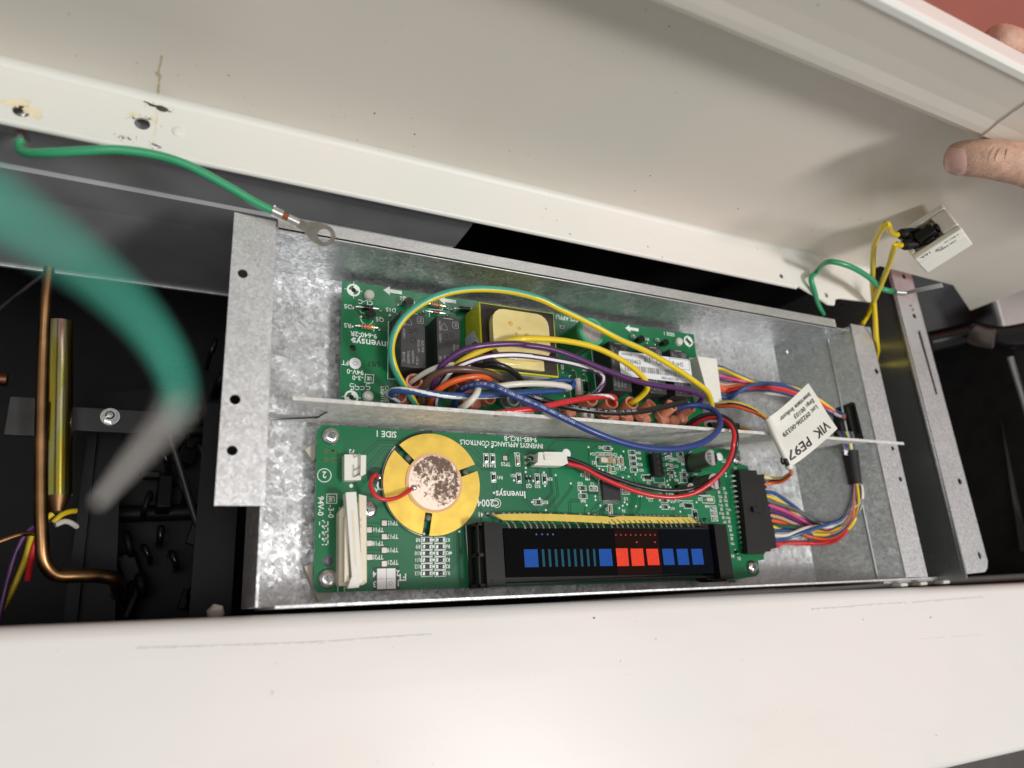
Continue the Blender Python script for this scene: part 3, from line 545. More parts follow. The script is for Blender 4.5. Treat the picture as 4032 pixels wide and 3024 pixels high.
# marks on the cover: rust haloes, drip, black scuff, small dents
def blob(m, c, r, z, mt, sx=1., sy=1., n=26, rough=0.35, rot=0.):
    pts = []
    for i in range(n):
        a = 2*math.pi*i/n; rr = r*(1+rough*(random.random()-.5)*1.6); x, y = rr*sx*math.cos(a), rr*sy*math.sin(a)
        pts.append((c[0]+x*math.cos(rot)-y*math.sin(rot), c[1]+x*math.sin(rot)+y*math.cos(rot)))
    m.flat(pts, z, mt)
mat('rust_halo', (0.80, 0.71, 0.50), 0.5, 0, 0.12, 300)
def f(m):
    for p, r in ((E(80, 640), 2.2), (E(200, 690), 2.4), (E(225, 720), 1.6), (E(40, 640), 1.5), (E(835, 712), 1.3), (E(945, 745), 1.1), (E(150, 640), 1.8)):
        q = at(p, ZB); blob(m, (q.x, q.y), r, ZB+0.06, 'rust_halo', 1.3, 0.8)
    m.strip([at(E(*p), ZB)[:2] for p in ((985, 605), (978, 700), (970, 800), (955, 890))], 0.5, ZB+0.07, 'rust_halo')
part('rust_stain', cov, f, kind='stuff')
def f(m):
    for p, r, sx in ((E(985, 668), 1.5, 2.6), (E(1015, 680), 1.0, 2.0), (E(940, 655), 0.6, 2.0), (E(830, 735), 0.5, 1.2), (E(930, 740), 0.45, 1.4), (E(955, 600), 0.3, 1.3), (E(765, 858), 0.5, 1), (E(800, 862), 0.35, 1.5), (E(970, 905), 0.6, 3)):
        q = at(p, ZB); blob(m, (q.x, q.y), r, ZB+0.1, 'smudge', sx, 0.6, rough=0.8, rot=-0.25)
        for k in range(14):
            blob(m, (q.x+random.gauss(0, 2.2), q.y+random.gauss(0, 0.9)), random.uniform(0.07, 0.2), ZB+0.11, 'smudge', 1.2, 1, n=7)
part('black_scuff', cov, f, kind='stuff')
def f(m):
    pts = [aty(E(*p), 44.97) for p in ((1010, 345), (1000, 400), (985, 450), (995, 480), (990, 530), (985, 590))]
    for i in range(len(pts)-1):
        a, b_ = pts[i], pts[i+1]; w = (.55, .45, 1.5, .6, .7)[i]
        m.quad((a.x-w, 44.93, a.z), (b_.x-w*0.8, 44.93, b_.z), (b_.x+w*0.5, 44.93, b_.z), (a.x+w*0.4, 44.93, a.z), 'stain')
part('drip_stain', cov, f)
def f(m):
    for k in range(70):
        x = random.uniform(-130, 330); z = random.choice((random.uniform(56, 80), random.uniform(60, 180))); r = random.uniform(0.12, 0.42)
        n = 7; m.add([(x+r*math.cos(2*math.pi*i/n)*random.uniform(.7, 1.3), 44.94, z+r*1.3*math.sin(2*math.pi*i/n)) for i in range(n)], [tuple(range(n))], 'stain' if k % 3 else 'smudge')
part('dirt_specks', cov, f, kind='stuff')
part('dimple', cov, lambda m: m.lathe((at(E(1110, 820), ZB).x, at(E(1110, 820), ZB).y, ZB-0.1), [(2.6, 0), (2.2, 0.7), (1.2, 1.1), (0, 1.15)], 'enamel_lip', 18))
for p in (E(135, 685),):
    q = at(p, ZB); part('screw_head', cov, lambda m: m.lathe((q.x, q.y, ZB-5), [(3.4, 0), (2.6, 2.2), (1.0, 2.6), (0, 1.4)], 'screw_steel', 18))
part('small_screw', cov, lambda m: m.lathe((at(L(545, 240), ZB).x, at(L(545, 240), ZB).y, ZB-2.5), [(1.9, 0), (1.4, 1.4), (0, 1.8)], 'screw_steel', 14))

# indicator lamp box with black plug on the cover, fed by two yellow wires
lamp = thing('lamp_socket', 'white plastic lamp socket box with black plug on the inside of the cover', 'socket', (385, 33, 98))
LC = aty(H(962, 1165), 27); lc = (CP-LC).normalized(); LN = (lc+R1*-0.42-R0*0.34).normalized()
def imgv(o_, v):
    q = o_+v*.5-CP; q0 = o_-v*.5-CP
    return Vector((q.dot(R0)/q.dot(R2)-q0.dot(R0)/q0.dot(R2), q.dot(R1)/q.dot(R2)-q0.dot(R1)/q0.dot(R2)))
pa = LN.orthogonal().normalized(); pb = LN.cross(pa); ia, ib = imgv(LC, pa), imgv(LC, pb)
det = ia.x*ib.y-ib.x*ia.y; tx_, ty_ = 125, -82
LU = (pa*((tx_*ib.y-ib.x*ty_)/det)+pb*((ia.x*ty_-tx_*ia.y)/det)).normalized(); LV = LN.cross(LU)
LM = Matrix(((LU.x, LV.x, LN.x, LC.x), (LU.y, LV.y, LN.y, LC.y), (LU.z, LV.z, LN.z, LC.z), (0, 0, 0, 1))) @ Matrix.Scale(0.86, 4)
def lbox(m, u0, u1, v0, v1, w0, w1, mt): m.box(u0, u1, v0, v1, w0, w1, mt, LM)
def f(m):       # open-faced housing: floor and four walls, the inside tan
    lbox(m, -16, 16, -12, 12, -30, -9, 'white_plastic'); lbox(m, -16, 16, 7.5, 12, -9, 0, 'white_plastic'); lbox(m, -16, 16, -12, -7.5, -9, 0, 'white_plastic'); lbox(m, -16, -12.5, -7.5, 7.5, -9, 0, 'white_plastic'); lbox(m, 6, 16, -7.5, 7.5, -9, 0, 'white_plastic'); lbox(m, -12.5, 6, -7.5, 7.5, -9, -5, 'cream_plastic')
part('housing', lamp, f, bevel=0.9)
def f(m):
    lbox(m, -8, 4, -5, 2, -5, 5, 'black_plastic'); lbox(m, 4, 7, -3, 1, -5, 3, 'black_plastic'); lbox(m, -5, 1, -7, -5, -5, 2, 'black_plastic'); lbox(m, -11, -8, 0, 5, -5, 4, 'black_plastic'); lbox(m, 0, 3, 2, 4.5, -5, 2, 'black_plastic')
part('black_plug', lamp, f, bevel=0.8)
def terminal(m, c, ax):
    m.cyl(c, 2.1, -3, 4, 'black_plastic', 14, axis=ax)
yw = []
for u, v in ((-11, 6.5), (-13, -1.5)):
    q = LM @ Vector((u, v, 3)); part('boot', lamp, lambda m: m.lathe(q, [(0, 5), (2.2, 4.6), (3.2, 3), (3.2, -4), (2.4, -10)], 'black_plastic', 16, axis=LN-LU*.7))
def f(m):
    for t, u, w in (('c RU us', 8, -3), ('CE', -1, -6), ('16A', -9, -3), ('125-250V', 4, -9)): m.text(t, LM @ Vector((u, -12.12, w)), LU*-1, LN*-1, 2.6 if len(t) < 5 else 1.8, 'ink')
part('moulded_print', lamp, f, smooth=0)
def wire(name, label, path, r, col, stripe=None, group=None, seg=14, smooth=8, extra=None, cat='wire'):
    m = MB(); st = ('wire_'+stripe[0],)+tuple(stripe[1:]) if stripe else None
    pts = m.tube(path, r, 'wire_'+col, seg, st, smooth)
    if extra: extra(m, pts)
    return m.build(name, label=label, cat=cat, group=group), pts
def wtext(o, pts, r, txt, s0, ang, h, mt, parent_label=None):
    """lettering wrapped on a wire: runs along its length from s0, ang turns it towards the viewer"""
    ln = [0]
    for i in range(1, len(pts)): ln.append(ln[-1]+(pts[i]-pts[i-1]).length)
    def bend(x, y):
        s = s0+x; i = 0
        while i < len(ln)-2 and ln[i+1] < s: i += 1
        t = (s-ln[i])/max(1e-6, ln[i+1]-ln[i]); p = pts[i].lerp(pts[i+1], t); T_ = (pts[min(i+1, len(pts)-1)]-pts[max(0, i-1)]).normalized()
        vd = (CP-p).normalized(); vd = (vd-T_*vd.dot(T_)).normalized(); w = vd.cross(T_)*-1
        a = ang+y/r
        return p+(vd*math.cos(a)+w*math.sin(a)*-1)*(r+0.04)
    m = MB(); m.text(txt, (0, 0, 0), (1, 0, 0), (0, 1, 0), h, mt, 'LEFT', bend=bend)
    return m.build('wire_print', o, smooth=0)
def PZ(*a):
    """(crop, u, v, height) list -> points"""
    out = []
    for c, u, v, z in a:
        q = at(c(u, v), z)
        if -162 < q.y < 0 and 300 < q.x < 420 and z > 0 and q.x > 345.4+z*.7216-4:      # keep clear of the sloping right wall
            d = ray(c(u, v)); nrm = Vector((41.3, 0, -29.8)).normalized(); k = (nrm.dot(Vector((345.4, 0, 0))-CP)-2.6)/nrm.dot(d); q2 = CP+d*k
            if q2.z > q.z: q = q2
        out.append(q)
    return out
# yellow lamp wires
yl1 = [LM @ Vector((-11, 6.5, 3)), LM @ Vector((-11, 6.5, 3))+(LN-LU*.7).normalized()*7, aty(H(750, 1128), 9), aty(H(695, 1220), 18), aty(H(685, 1350), 22), aty(H(688, 1480), 20), aty(H(695, 1580), 10), at(L(965, 600), 44), at(L(975, 700), 36), at(L(960, 800), 20), at(L(1050, 1000), -30)]
wire('yellow_lamp_wire', 'yellow wire looping left from the lamp socket and down behind the tray flange', yl1, 1.6, 'yellow')
yl2 = [LM @ Vector((-13, -1.5, 3)), LM @ Vector((-13, -1.5, 3))+(LN-LU*.7).normalized()*7, aty(H(800, 1230), 14), aty(H(755, 1360), 20), aty(H(705, 1480), 17), aty(H(650, 1600), 14), at(L(850, 480), 40), at(L(800, 600), 20), at(L(780, 700), -15)]
wire('yellow_lamp_wire', 'yellow wire running straight from the lamp socket and crossing the other one', yl2, 1.6, 'yellow')
# right green ground wire with a blade terminal
def f(m, pts): pass
g2, _ = wire('green_ground_wire', 'short green ground wire arching over the right end of the cover lip', [at(L(515, 400), 36), at(L(480, 330), 44), at(L(440, 200), 53), at(L(415, 100), 56), aty(H(400, 1370), 30), aty(H(470, 1315), 25), aty(H(560, 1335), 22), aty(H(660, 1390), 20), aty(H(740, 1455), 18), aty(H(810, 1470), 15)], 1.7, 'green')
def f(m):
    a, b_ = aty(H(800, 1468), 15), aty(H(850, 1472), 14); c = aty(H(1035, 1432), 12)
    m.tube([a, b_], 1.9, 'tin', 12, smooth=1); n_ = Vector((0, -0.7, 0.7))*0.4; s_ = (c-b_).cross(n_).normalized()*1.0
    m.add([b_-s_*1.6+n_, c-s_*2.2+n_, c+s_*2.2+n_, b_+s_*1.6+n_, b_-s_*1.6-n_, c-s_*2.2-n_, c+s_*2.2-n_, b_+s_*1.6-n_], [(0, 1, 2, 3), (7, 6, 5, 4), (0, 4, 5, 1), (1, 5, 6, 2), (2, 6, 7, 3), (3, 7, 4, 0)], 'tin')
part('ring_terminal', g2, f, bevel=0.2)
# left green ground wire: crimp under the lip, runs to a ring terminal over the tray corner
gpath = [dep(E(125, 880), 262), dep(E(122, 920), 260), dep(E(160, 948), 258), dep(E(300, 950), 256), dep(E(520, 940), 258), dep(E(740, 932), 262), dep(E(950, 960), 268), dep(E(1150, 1020), 272), dep(E(1400, 1150), 280), dep(E(1600, 1265), 287), dep(E(1715, 1320), 290)]
g1, gp = wire('green_ground_wire', 'long green ground wire under the left of the lip ending in a ring terminal', gpath, 1.75, 'green', seg=18)
tdir = (gpath[-1]-gpath[-2]).normalized(); t0 = gpath[-1]
tn = (CP-t0).normalized(); tn = (tn-tdir*tn.dot(tdir)).normalized(); ts = tdir.cross(tn)
MT = Matrix(((tdir.x, ts.x, tn.x, t0.x), (tdir.y, ts.y, tn.y, t0.y), (tdir.z, ts.z, tn.z, t0.z), (0, 0, 0, 1)))
def f(m):
    m.tube([MT @ Vector((-1.5, 0, 0)), MT @ Vector((3.0, 0, 0))], 2.15, 'tin', 16, smooth=1); m.box(-1.7, -0.9, -2.5, -1.5, -0.5, 2.5, 'tin', MT)
    m.tube([MT @ Vector((5.2, 0, -0.2)), MT @ Vector((10.2, 0, -0.4))], 1.9, 'tin', 16, smooth=1)
    out = [(9.5, -1.7), (13, -2.2), (17.5, -4.4)]+[(21.3+4.6*math.cos(math.radians(a)), 4.6*math.sin(math.radians(a))) for a in range(-110, 111, 16)]+[(17.5, 4.4), (13, 2.2), (9.5, 1.7)]
    tilt = MT @ Matrix.Rotation(math.radians(-8), 4, 'Y')
    plate(m, out, [circ((21.3, 0), 2.75)], 0.9, 'tin_dark', tilt, -0.4)
mat('tin_dark', (0.17, 0.155, 0.13), 0.5, 0.6, 0.2, 300)
part('ring_terminal', g1, f, bevel=0.12)
part('bare_strand', g1, lambda m: [m.tube([MT @ Vector((2.5, -1.2+0.5*i, 0.8-0.25*abs(i-2.4))), MT @ Vector((5.6, -1.1+0.45*i, 0.6-0.2*abs(i-2.4)))], 0.3, 'copper_strand', 6, smooth=1) for i in range(6)])
def f(m):
    a = dep(E(125, 895), 262); b_ = dep(E(140, 800), 268); c = dep(E(120, 740), 272)
    m.tube([a, a.lerp(b_, .45)], 2.9, 'tin', 14, smooth=1); m.tube([a.lerp(b_, .55), b_], 2.2, 'tin', 14, smooth=1); m.tube([b_, c], 1.1, 'tin', 10, smooth=1)
part('crimp_barrel', g1, f)
part('bare_strand', g1, lambda m: m.tube([dep(E(140, 812), 265), dep(E(143, 798), 266)], 1.2, 'copper_strand', 8, smooth=1))
# out of focus green wire very near the lens
def w2(u, v, d): return dep(WW(u, v), d)
bp_ = [w2(-260, 300, 28), w2(-120, 375, 30), w2(0, 452, 32.5), w2(130, 535, 37), w2(235, 618, 42), w2(318, 705, 47), w2(368, 785, 51), w2(386, 845, 54), w2(378, 885, 57)]
nb, _ = wire('near_green_wire', 'out of focus green wire hanging close in front of the left side', bp_, 0.58, 'palegreen', seg=18)
def f(m):
    a = w2(384, 872, 56); b_ = w2(340, 935, 62); c = w2(212, 1085, 84)
    m.tube([a, a.lerp(b_, .35)], .95, 'tin', 14, smooth=1); m.tube([a.lerp(b_, .45), a.lerp(b_, .95)], .85, 'tin', 14, smooth=1)
    d = (c-b_).normalized(); s_ = d.cross((CP-b_).normalized()).normalized(); n_ = s_.cross(d)*0.3; s_ *= 0.5
    m.add([b_-s_*1.3+n_, c-s_*.8+n_, c+s_*.8+n_, b_+s_*1.3+n_, b_-s_*1.3-n_, c-s_*.8-n_, c+s_*.8-n_, b_+s_*1.3-n_], [(0, 1, 2, 3), (7, 6, 5, 4), (0, 4, 5, 1), (1, 5, 6, 2), (2, 6, 7, 3), (3, 7, 4, 0)], 'tin')
part('ring_terminal', nb, f)

# ================================================================== inside the dark cavity on the left
tb = [(F, 215, 60, -22), (F, 200, 200, -24), (F, 188, 420, -28), (F, 180, 700, -30), (F, 178, 1000, -31), (F, 182, 1230, -32), (F, 195, 1345, -34), (F, 245, 1398, -37), (F, 340, 1402, -40), (F, 430, 1402, -44), (F, 495, 1415, -48), (F, 515, 1450, -58), (F, 515, 1480, -75)]
m = MB(); m.tube(PZ(*tb), lambda t: 2.2+1.2*t, 'copper', 16); m.build('copper_gas_tube', label='bent copper tube running down the dark cavity at the left', cat='tube')
bl = thing('sensor_bulb', 'gold iridescent sensor bulb clipped upright behind the copper tube', 'sensor bulb', at(F(240, 650), -52))
def f(m):
    a, b_ = at(F(258, 300), -52), at(F(250, 1055), -52); m.tube([a, a.lerp(b_, .33), a.lerp(b_, .66), b_], 6.0, 'bulb', 22, smooth=3)
    m.tube([b_, b_+(b_-a).normalized()*7], lambda t: 5.6-2.8*t, 'copper', 18, smooth=3)
part('bulb_body', bl, f)
part('spring_clip', bl, lambda m: [m.box(-1, 58, 1, 13, 0, 1.2, 'dim_sheet', Matrix.Translation(at(F(200, 775), -62))), m.box(-12, 0, -1, 17, 0, 2.5, 'dark_steel', Matrix.Translation(at(F(160, 790), -46)))], bevel=0.4)
q = at(F(480, 710), -60)
def f(m):
    m.cyl(q, 4.3, -1, 0.8, 'screw_steel', 24); m.cyl(q, 3.2, 0.8, 3.6, 'screw_steel', 6); m.lathe(q, [(2.1, 3.65), (1.4, 4.2), (0, 4.3)], 'screw_steel', 18)
m = MB(); f(m); m.build('hex_bolt', label='pale hexagon head bolt fixing the bulb bracket', cat='bolt', loc=q)
# black burner castings and rods at the back of the cavity
def rod(name, label, pts, r, mt, cat, group=None):
    m = MB(); m.tube(pts, r, mt, 12, smooth=6); return m.build(name, label=label, cat=cat, group=group)
rod('thin_rod', 'thin shiny dark rod slanting down left of the tray', PZ((F, 740, 790, -50), (F, 790, 950, -52), (F, 850, 1150, -55), (F, 900, 1290, -58), (F, 925, 1400, -62), (F, 930, 1500, -66)), 1.7, 'dark_steel', 'rod')
rk = thing('black_rack', 'black enamelled rack with rows of upright prongs in the dark cavity', 'rack', at(F(720, 1000), -110))
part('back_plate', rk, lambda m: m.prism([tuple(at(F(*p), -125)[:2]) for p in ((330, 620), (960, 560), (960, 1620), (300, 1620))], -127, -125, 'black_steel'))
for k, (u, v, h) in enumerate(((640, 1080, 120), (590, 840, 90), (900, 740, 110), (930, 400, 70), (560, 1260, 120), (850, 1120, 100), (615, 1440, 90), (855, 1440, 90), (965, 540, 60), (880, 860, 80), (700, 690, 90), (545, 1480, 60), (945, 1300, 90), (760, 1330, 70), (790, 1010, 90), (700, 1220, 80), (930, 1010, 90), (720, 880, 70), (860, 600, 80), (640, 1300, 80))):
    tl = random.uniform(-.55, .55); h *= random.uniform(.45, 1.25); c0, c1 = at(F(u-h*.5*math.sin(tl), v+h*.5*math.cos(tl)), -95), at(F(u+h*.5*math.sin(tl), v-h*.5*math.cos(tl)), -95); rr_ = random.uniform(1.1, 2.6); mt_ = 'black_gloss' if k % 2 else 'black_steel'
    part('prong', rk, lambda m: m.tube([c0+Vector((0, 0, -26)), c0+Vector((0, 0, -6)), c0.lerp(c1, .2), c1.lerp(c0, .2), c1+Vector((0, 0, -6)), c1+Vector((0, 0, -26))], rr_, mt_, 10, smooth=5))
for k in range(16):      # cast fins and lugs, dark and glossy
    u, v = random.uniform(480, 955), random.uniform(420, 1560)
    if u < 620 and v < 900: continue
    q = at(F(u, v), -100); M4 = Matrix.Translation((q.x, q.y, -112)) @ Euler((random.uniform(-.3, .3), random.uniform(-.3, .3), random.choice((0, 0, 1.57, .4, -.3)))).to_matrix().to_4x4()
    w_, d_, h_ = random.uniform(2, 9), random.uniform(5, 20), random.uniform(6, 20)
    part('cast_fin', rk, lambda m: m.box(-w_/2, w_/2, -d_/2, d_/2, 0, h_, 'black_steel', M4), bevel=1.0, bseg=4)
for k, (u0, v0, u1, v1) in enumerate(((500, 1135, 960, 1120), (640, 790, 960, 760))):
    part('cross_bar', rk, lambda m: m.tube([at(F(u0, v0), -116), at(F((u0+u1)/2, (v0+v1)/2), -116), at(F(u1, v1), -116)], 4.5, 'black_steel', 10, smooth=3))
lp = thing('dark_post', 'dark grey folded metal post behind the bulb bracket', 'post', at(F(370, 1100), -100))
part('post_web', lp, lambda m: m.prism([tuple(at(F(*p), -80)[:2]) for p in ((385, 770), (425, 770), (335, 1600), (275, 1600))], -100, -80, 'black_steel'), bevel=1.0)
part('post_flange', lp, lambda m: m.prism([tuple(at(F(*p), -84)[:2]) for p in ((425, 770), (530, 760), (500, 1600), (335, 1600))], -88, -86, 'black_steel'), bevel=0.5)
for k, (lab, col, pts) in enumerate((('thin purple wire curving down at the far left edge', 'purple', ((F, 210, 1160, -60), (F, 120, 1210, -62), (F, 60, 1330, -64), (F, 20, 1480, -66), (F, -10, 1600, -66))),
                                     ('olive yellow wire curving down at the far left edge', 'yellow', ((F, 230, 1130, -70), (F, 150, 1200, -70), (F, 110, 1330, -70), (F, 60, 1450, -70), (F, 0, 1560, -70))),
                                     ('thin red wire beside the copper tube near the bottom left', 'red', ((F, 190, 1190, -58), (F, 155, 1260, -58), (F, 135, 1330, -60), (F, 120, 1420, -64))),
                                     ('yellow wire loop behind the foot of the sensor bulb', 'yellow', ((F, 230, 1170, -75), (F, 270, 1135, -76), (F, 320, 1120, -80), (F, 380, 1130, -90))),
                                     ('pale wire loop behind the foot of the sensor bulb', 'white', ((F, 240, 1180, -74), (F, 285, 1165, -76), (F, 330, 1185, -80), (F, 370, 1240, -92))))):
    wire('cavity_wire', lab, PZ(*pts), 1.35, col, smooth=6, seg=10)
rod('capillary_tube', 'thin copper capillary entering from the left edge', PZ((F, -60, 1275, -40), (F, 20, 1245, -42), (F, 90, 1222, -44), (F, 150, 1218, -46), (F, 180, 1230, -48)), 1.1, 'copper', 'tube')
rod('thin_cable', 'thin dark cable crossing the upper left corner of the cavity', PZ((F, -40, 270, -50), (F, 60, 190, -55), (F, 150, 120, -60), (F, 230, 60, -66)), 0.9, 'dark_steel', 'cable')
rod('copper_stub', 'short copper stub poking in at the left edge', PZ((F, -60, 545, -45), (F, -10, 545, -45), (F, 32, 548, -45)), 3.2, 'copper_dark', 'tube')
mat('dull_nut', (0.20, 0.19, 0.15), 0.6)
q = at(F(940, 1562), 20)
m = MB(); m.cyl((q.x, q.y, 0), 3.2, 16, 20, 'dull_nut', 6); m.cyl((q.x, q.y, 0), 2.2, 20, 21, 'dull_nut', 18); m.build('nylon_nut', label='dull nut showing just above the white panel left of the tray', cat='nut', bevel=0.3)

# ================================================================== the hand holding the cover
def hand():
    jo = {}
    def J_(n, p, r): jo[n] = (Vector(p), r)
    tip = aty(H(1070, 795), 24); th1 = aty(H(1250, 795), 19); th2 = aty(H(1480, 830), 15)
    J_('th0', tip+(tip-th1).normalized()*3.2, 7.0); J_('th1', tip.lerp(th1, .45), 8.7); J_('th2', th1, 9.0); J_('th3', th1.lerp(th2, .45), 9.6); J_('th4', th2, 10.0)
    J_('th5', th2+Vector((22, -3, 2)), 12); J_('palm0', th2+Vector((50, 2, 26)), 17); J_('palm1', th2+Vector((62, 26, 52)), 20)
    J_('wrist', th2+Vector((100, 0, 45)), 22); J_('arm', th2+Vector((180, -10, 60)), 26)
    e = ['arm', 'wrist', 'palm0', 'th5', 'th4', 'th3', 'th2', 'th1', 'th0']; ed = [(e[i], e[i+1]) for i in range(len(e)-1)]+[('palm0', 'palm1')]
    for k, (dz, lx) in enumerate(((0, 0), (-15, 6), (-29, 10), (-42, 18))):
        b0 = aty((3975, 190), 62)+Vector((58+lx, 3, dz+6)); mid = aty((3975, 190), 60)+Vector((20+lx, 1, dz+2)); en = aty((3975, 190), 59)+Vector((-16+lx, 0, dz))
        J_('f%da' % k, b0, 9.4); J_('f%db' % k, mid, 8.8); J_('f%dc' % k, en, 7.4)
        ed += [('palm1', 'f%da' % k), ('f%da' % k, 'f%db' % k), ('f%db' % k, 'f%dc' % k)]
    nm = list(jo); me = bpy.data.meshes.new('hand'); me.from_pydata([jo[n][0]*MM for n in nm], [(nm.index(a), nm.index(b)) for a, b in ed], [])
    o = bpy.data.objects.new('hand', me); COL.objects.link(o)
    sk = o.modifiers.new('skin', 'SKIN'); sk.use_smooth_shade = True
    for i, n in enumerate(nm):
        me.skin_vertices[0].data[i].radius = (jo[n][1]*MM,)*2; me.skin_vertices[0].data[i].use_root = (n == 'wrist')
    sb = o.modifiers.new('sub', 'SUBSURF'); sb.levels = 3; sb.render_levels = 3
    dg = bpy.context.evaluated_depsgraph_get(); me2 = bpy.data.meshes.new_from_object(o.evaluated_get(dg))
    me2.materials.clear(); me2.materials.append(MAT['skin'])
    o.modifiers.clear(); o.data = me2
    for p in me2.polygons: p.use_smooth = True
    return o
me_hand = hand()
tag(me_hand, 'bare hand gripping the cover at right, thumb inside and fingers behind', 'hand')
def surf(p, lift=0.1):
    """nearest point of the hand along a sight line"""
    d = ray(p).normalized(); ok, loc, nor, _ = me_hand.ray_cast((CP*MM), d)
    return (loc/MM+nor*lift, nor) if ok else (None, None)
def f(m):
    gx, gy = 14, 8; vs = []
    for j in range(gy+1):
        for i in range(gx+1):
            u = i/gx*2-1; v = j/gy*2-1; k = (1-0.28*v*v); cx = 1103+u*57*k-10*(v*v)*0.2; cy = 812+v*68+u*4
            q, n_ = surf(H(cx, cy), 0.35-0.25*max(abs(u), abs(v))**4); vs.append(q)
    fs = [(j*(gx+1)+i, j*(gx+1)+i+1, (j+1)*(gx+1)+i+1, (j+1)*(gx+1)+i) for j in range(gy) for i in range(gx)]
    fs = [q for q in fs if all(vs[k] is not None for k in q)]; ok = sorted({k for q in fs for k in q}); ix = {k: i for i, k in enumerate(ok)}
    m.add([vs[k] for k in ok], [tuple(ix[k] for k in q) for q in fs], 'nail')
part('thumbnail', me_hand, f, smooth=80)
def f(m):
    for pts in (((1335, 705), (1290, 745), (1265, 800), (1262, 860)), ((1365, 700), (1325, 745), (1298, 800), (1290, 868)), ((1388, 703), (1362, 745), (1350, 790), (1348, 840))):
        ps = [surf(H(*p), 0.02)[0] for p in pts]; ps = [p for p in ps if p is not None]
        if len(ps) > 2: m.tube(ps, lambda t: 0.17*math.sin(math.pi*min(max(t, .08), .92)), 'crease', 6, smooth=5)
part('knuckle_crease', me_hand, f)
# ================================================================== boards
ZT = 9.0                      # top face of both boards
XN, YN = (-1, 0, 0), (0, -1, 0)
def b2(p, z=ZT): q = at(p, z); return (q.x, q.y)
def b3(p, z=ZT): return at(p, z)
def outline(m, c, w, h, z, lw=0.28, mt='silk'):
    m.strip([(c[0]-w/2, c[1]-h/2), (c[0]+w/2, c[1]-h/2), (c[0]+w/2, c[1]+h/2), (c[0]-w/2, c[1]+h/2)], lw, z, mt, closed=True)
def ptext(m, txt, p, h, mt='silk', z=ZT+0.12, right=XN, up=YN, wsc=1.0, align='CENTER'):
    q = b3(p, z); m.text(txt, q, right, up, h, mt, align, wsc)
# shared little components --------------------------------------------------
def proto(fn, name, bevel=0, smooth=40):
    m = MB(); fn(m); o = m.build(name, bevel=bevel, smooth=smooth, loc=(0, 0, 0)); me = o.data
    if bevel:
        dg = bpy.context.evaluated_depsgraph_get(); me = bpy.data.meshes.new_from_object(o.evaluated_get(dg))
    bpy.data.objects.remove(o); return me
def smd(body, top=None):
    def f(m):
        m.box(-0.75, 0.75, -1.15, 1.15, 0.15, 0.85, body); m.box(-0.76, 0.76, 1.1, 1.75, 0.05, 0.8, 'solder'); m.box(-0.76, 0.76, -1.75, -1.1, 0.05, 0.8, 'solder')
        m.box(-0.8, 0.8, 1.7, 2.2, 0.02, 0.3, 'solder'); m.box(-0.8, 0.8, -2.2, -1.7, 0.02, 0.3, 'solder')
        if body == 'black_body': m.box(-0.25, 0.25, -0.35, 0.35, 0.85, 0.87, 'ink_grey')
    return f
ME_R = proto(smd('black_body'), 'resistor', 0.06); ME_C = proto(smd('smd_tan'), 'capacitor', 0.06); ME_CG = proto(smd('smd_grey'), 'capacitor', 0.06)
ME_SOL = proto(lambda m: m.lathe((0, 0, 0), [(1.15, 0.0), (0.95, 0.45), (0.55, 0.85), (0, 1.0)], 'solder', 14), 'solder_joint', smooth=70)
ME_VIA = proto(lambda m: m.lathe((0, 0, 0), [(0.62, 0.0), (0.5, 0.16), (0, 0.2)], 'silk', 12), 'via', smooth=70)
ME_PAD = proto(lambda m: m.box(-1.2, 1.2, -1.2, 1.2, 0.03, 0.12, 'pad'), 'test_pad', 0.04)
ME_SPAD = proto(lambda m: m.box(-0.95, 0.95, -0.95, 0.95, 0.03, 0.12, 'pad'), 'test_pad', 0.04)
def f(m):
    m.lathe((0, 0, 0), [(4.3, 0), (4.2, 0.6), (3.7, 1.5), (2.7, 2.2), (1.7, 2.45), (1.5, 2.45)], 'screw_steel', 28)
    m.lathe((0, 0, 0), [(1.5, 2.45), (1.1, 1.6), (0, 1.5)], 'screw_steel', 28)
    for a in (0, 90):
        M4 = Matrix.Rotation(math.radians(a+38), 4, 'Z')
        m.box(-2.15, 2.15, -0.42, 0.42, 2.15, 2.5, 'screw_dark', M4)
mat('screw_dark', (0.34, 0.35, 0.36), 0.25, 1.0, 0.2, 700)
ME_SCREW = proto(f, 'screw', smooth=35)
def strands(mb, paths, w=0.42, mt='pcb_trace', z=ZT+0.05):
    for c, pts in paths: mb.strip([b2(c(*p)) for p in pts], w, z, mt)

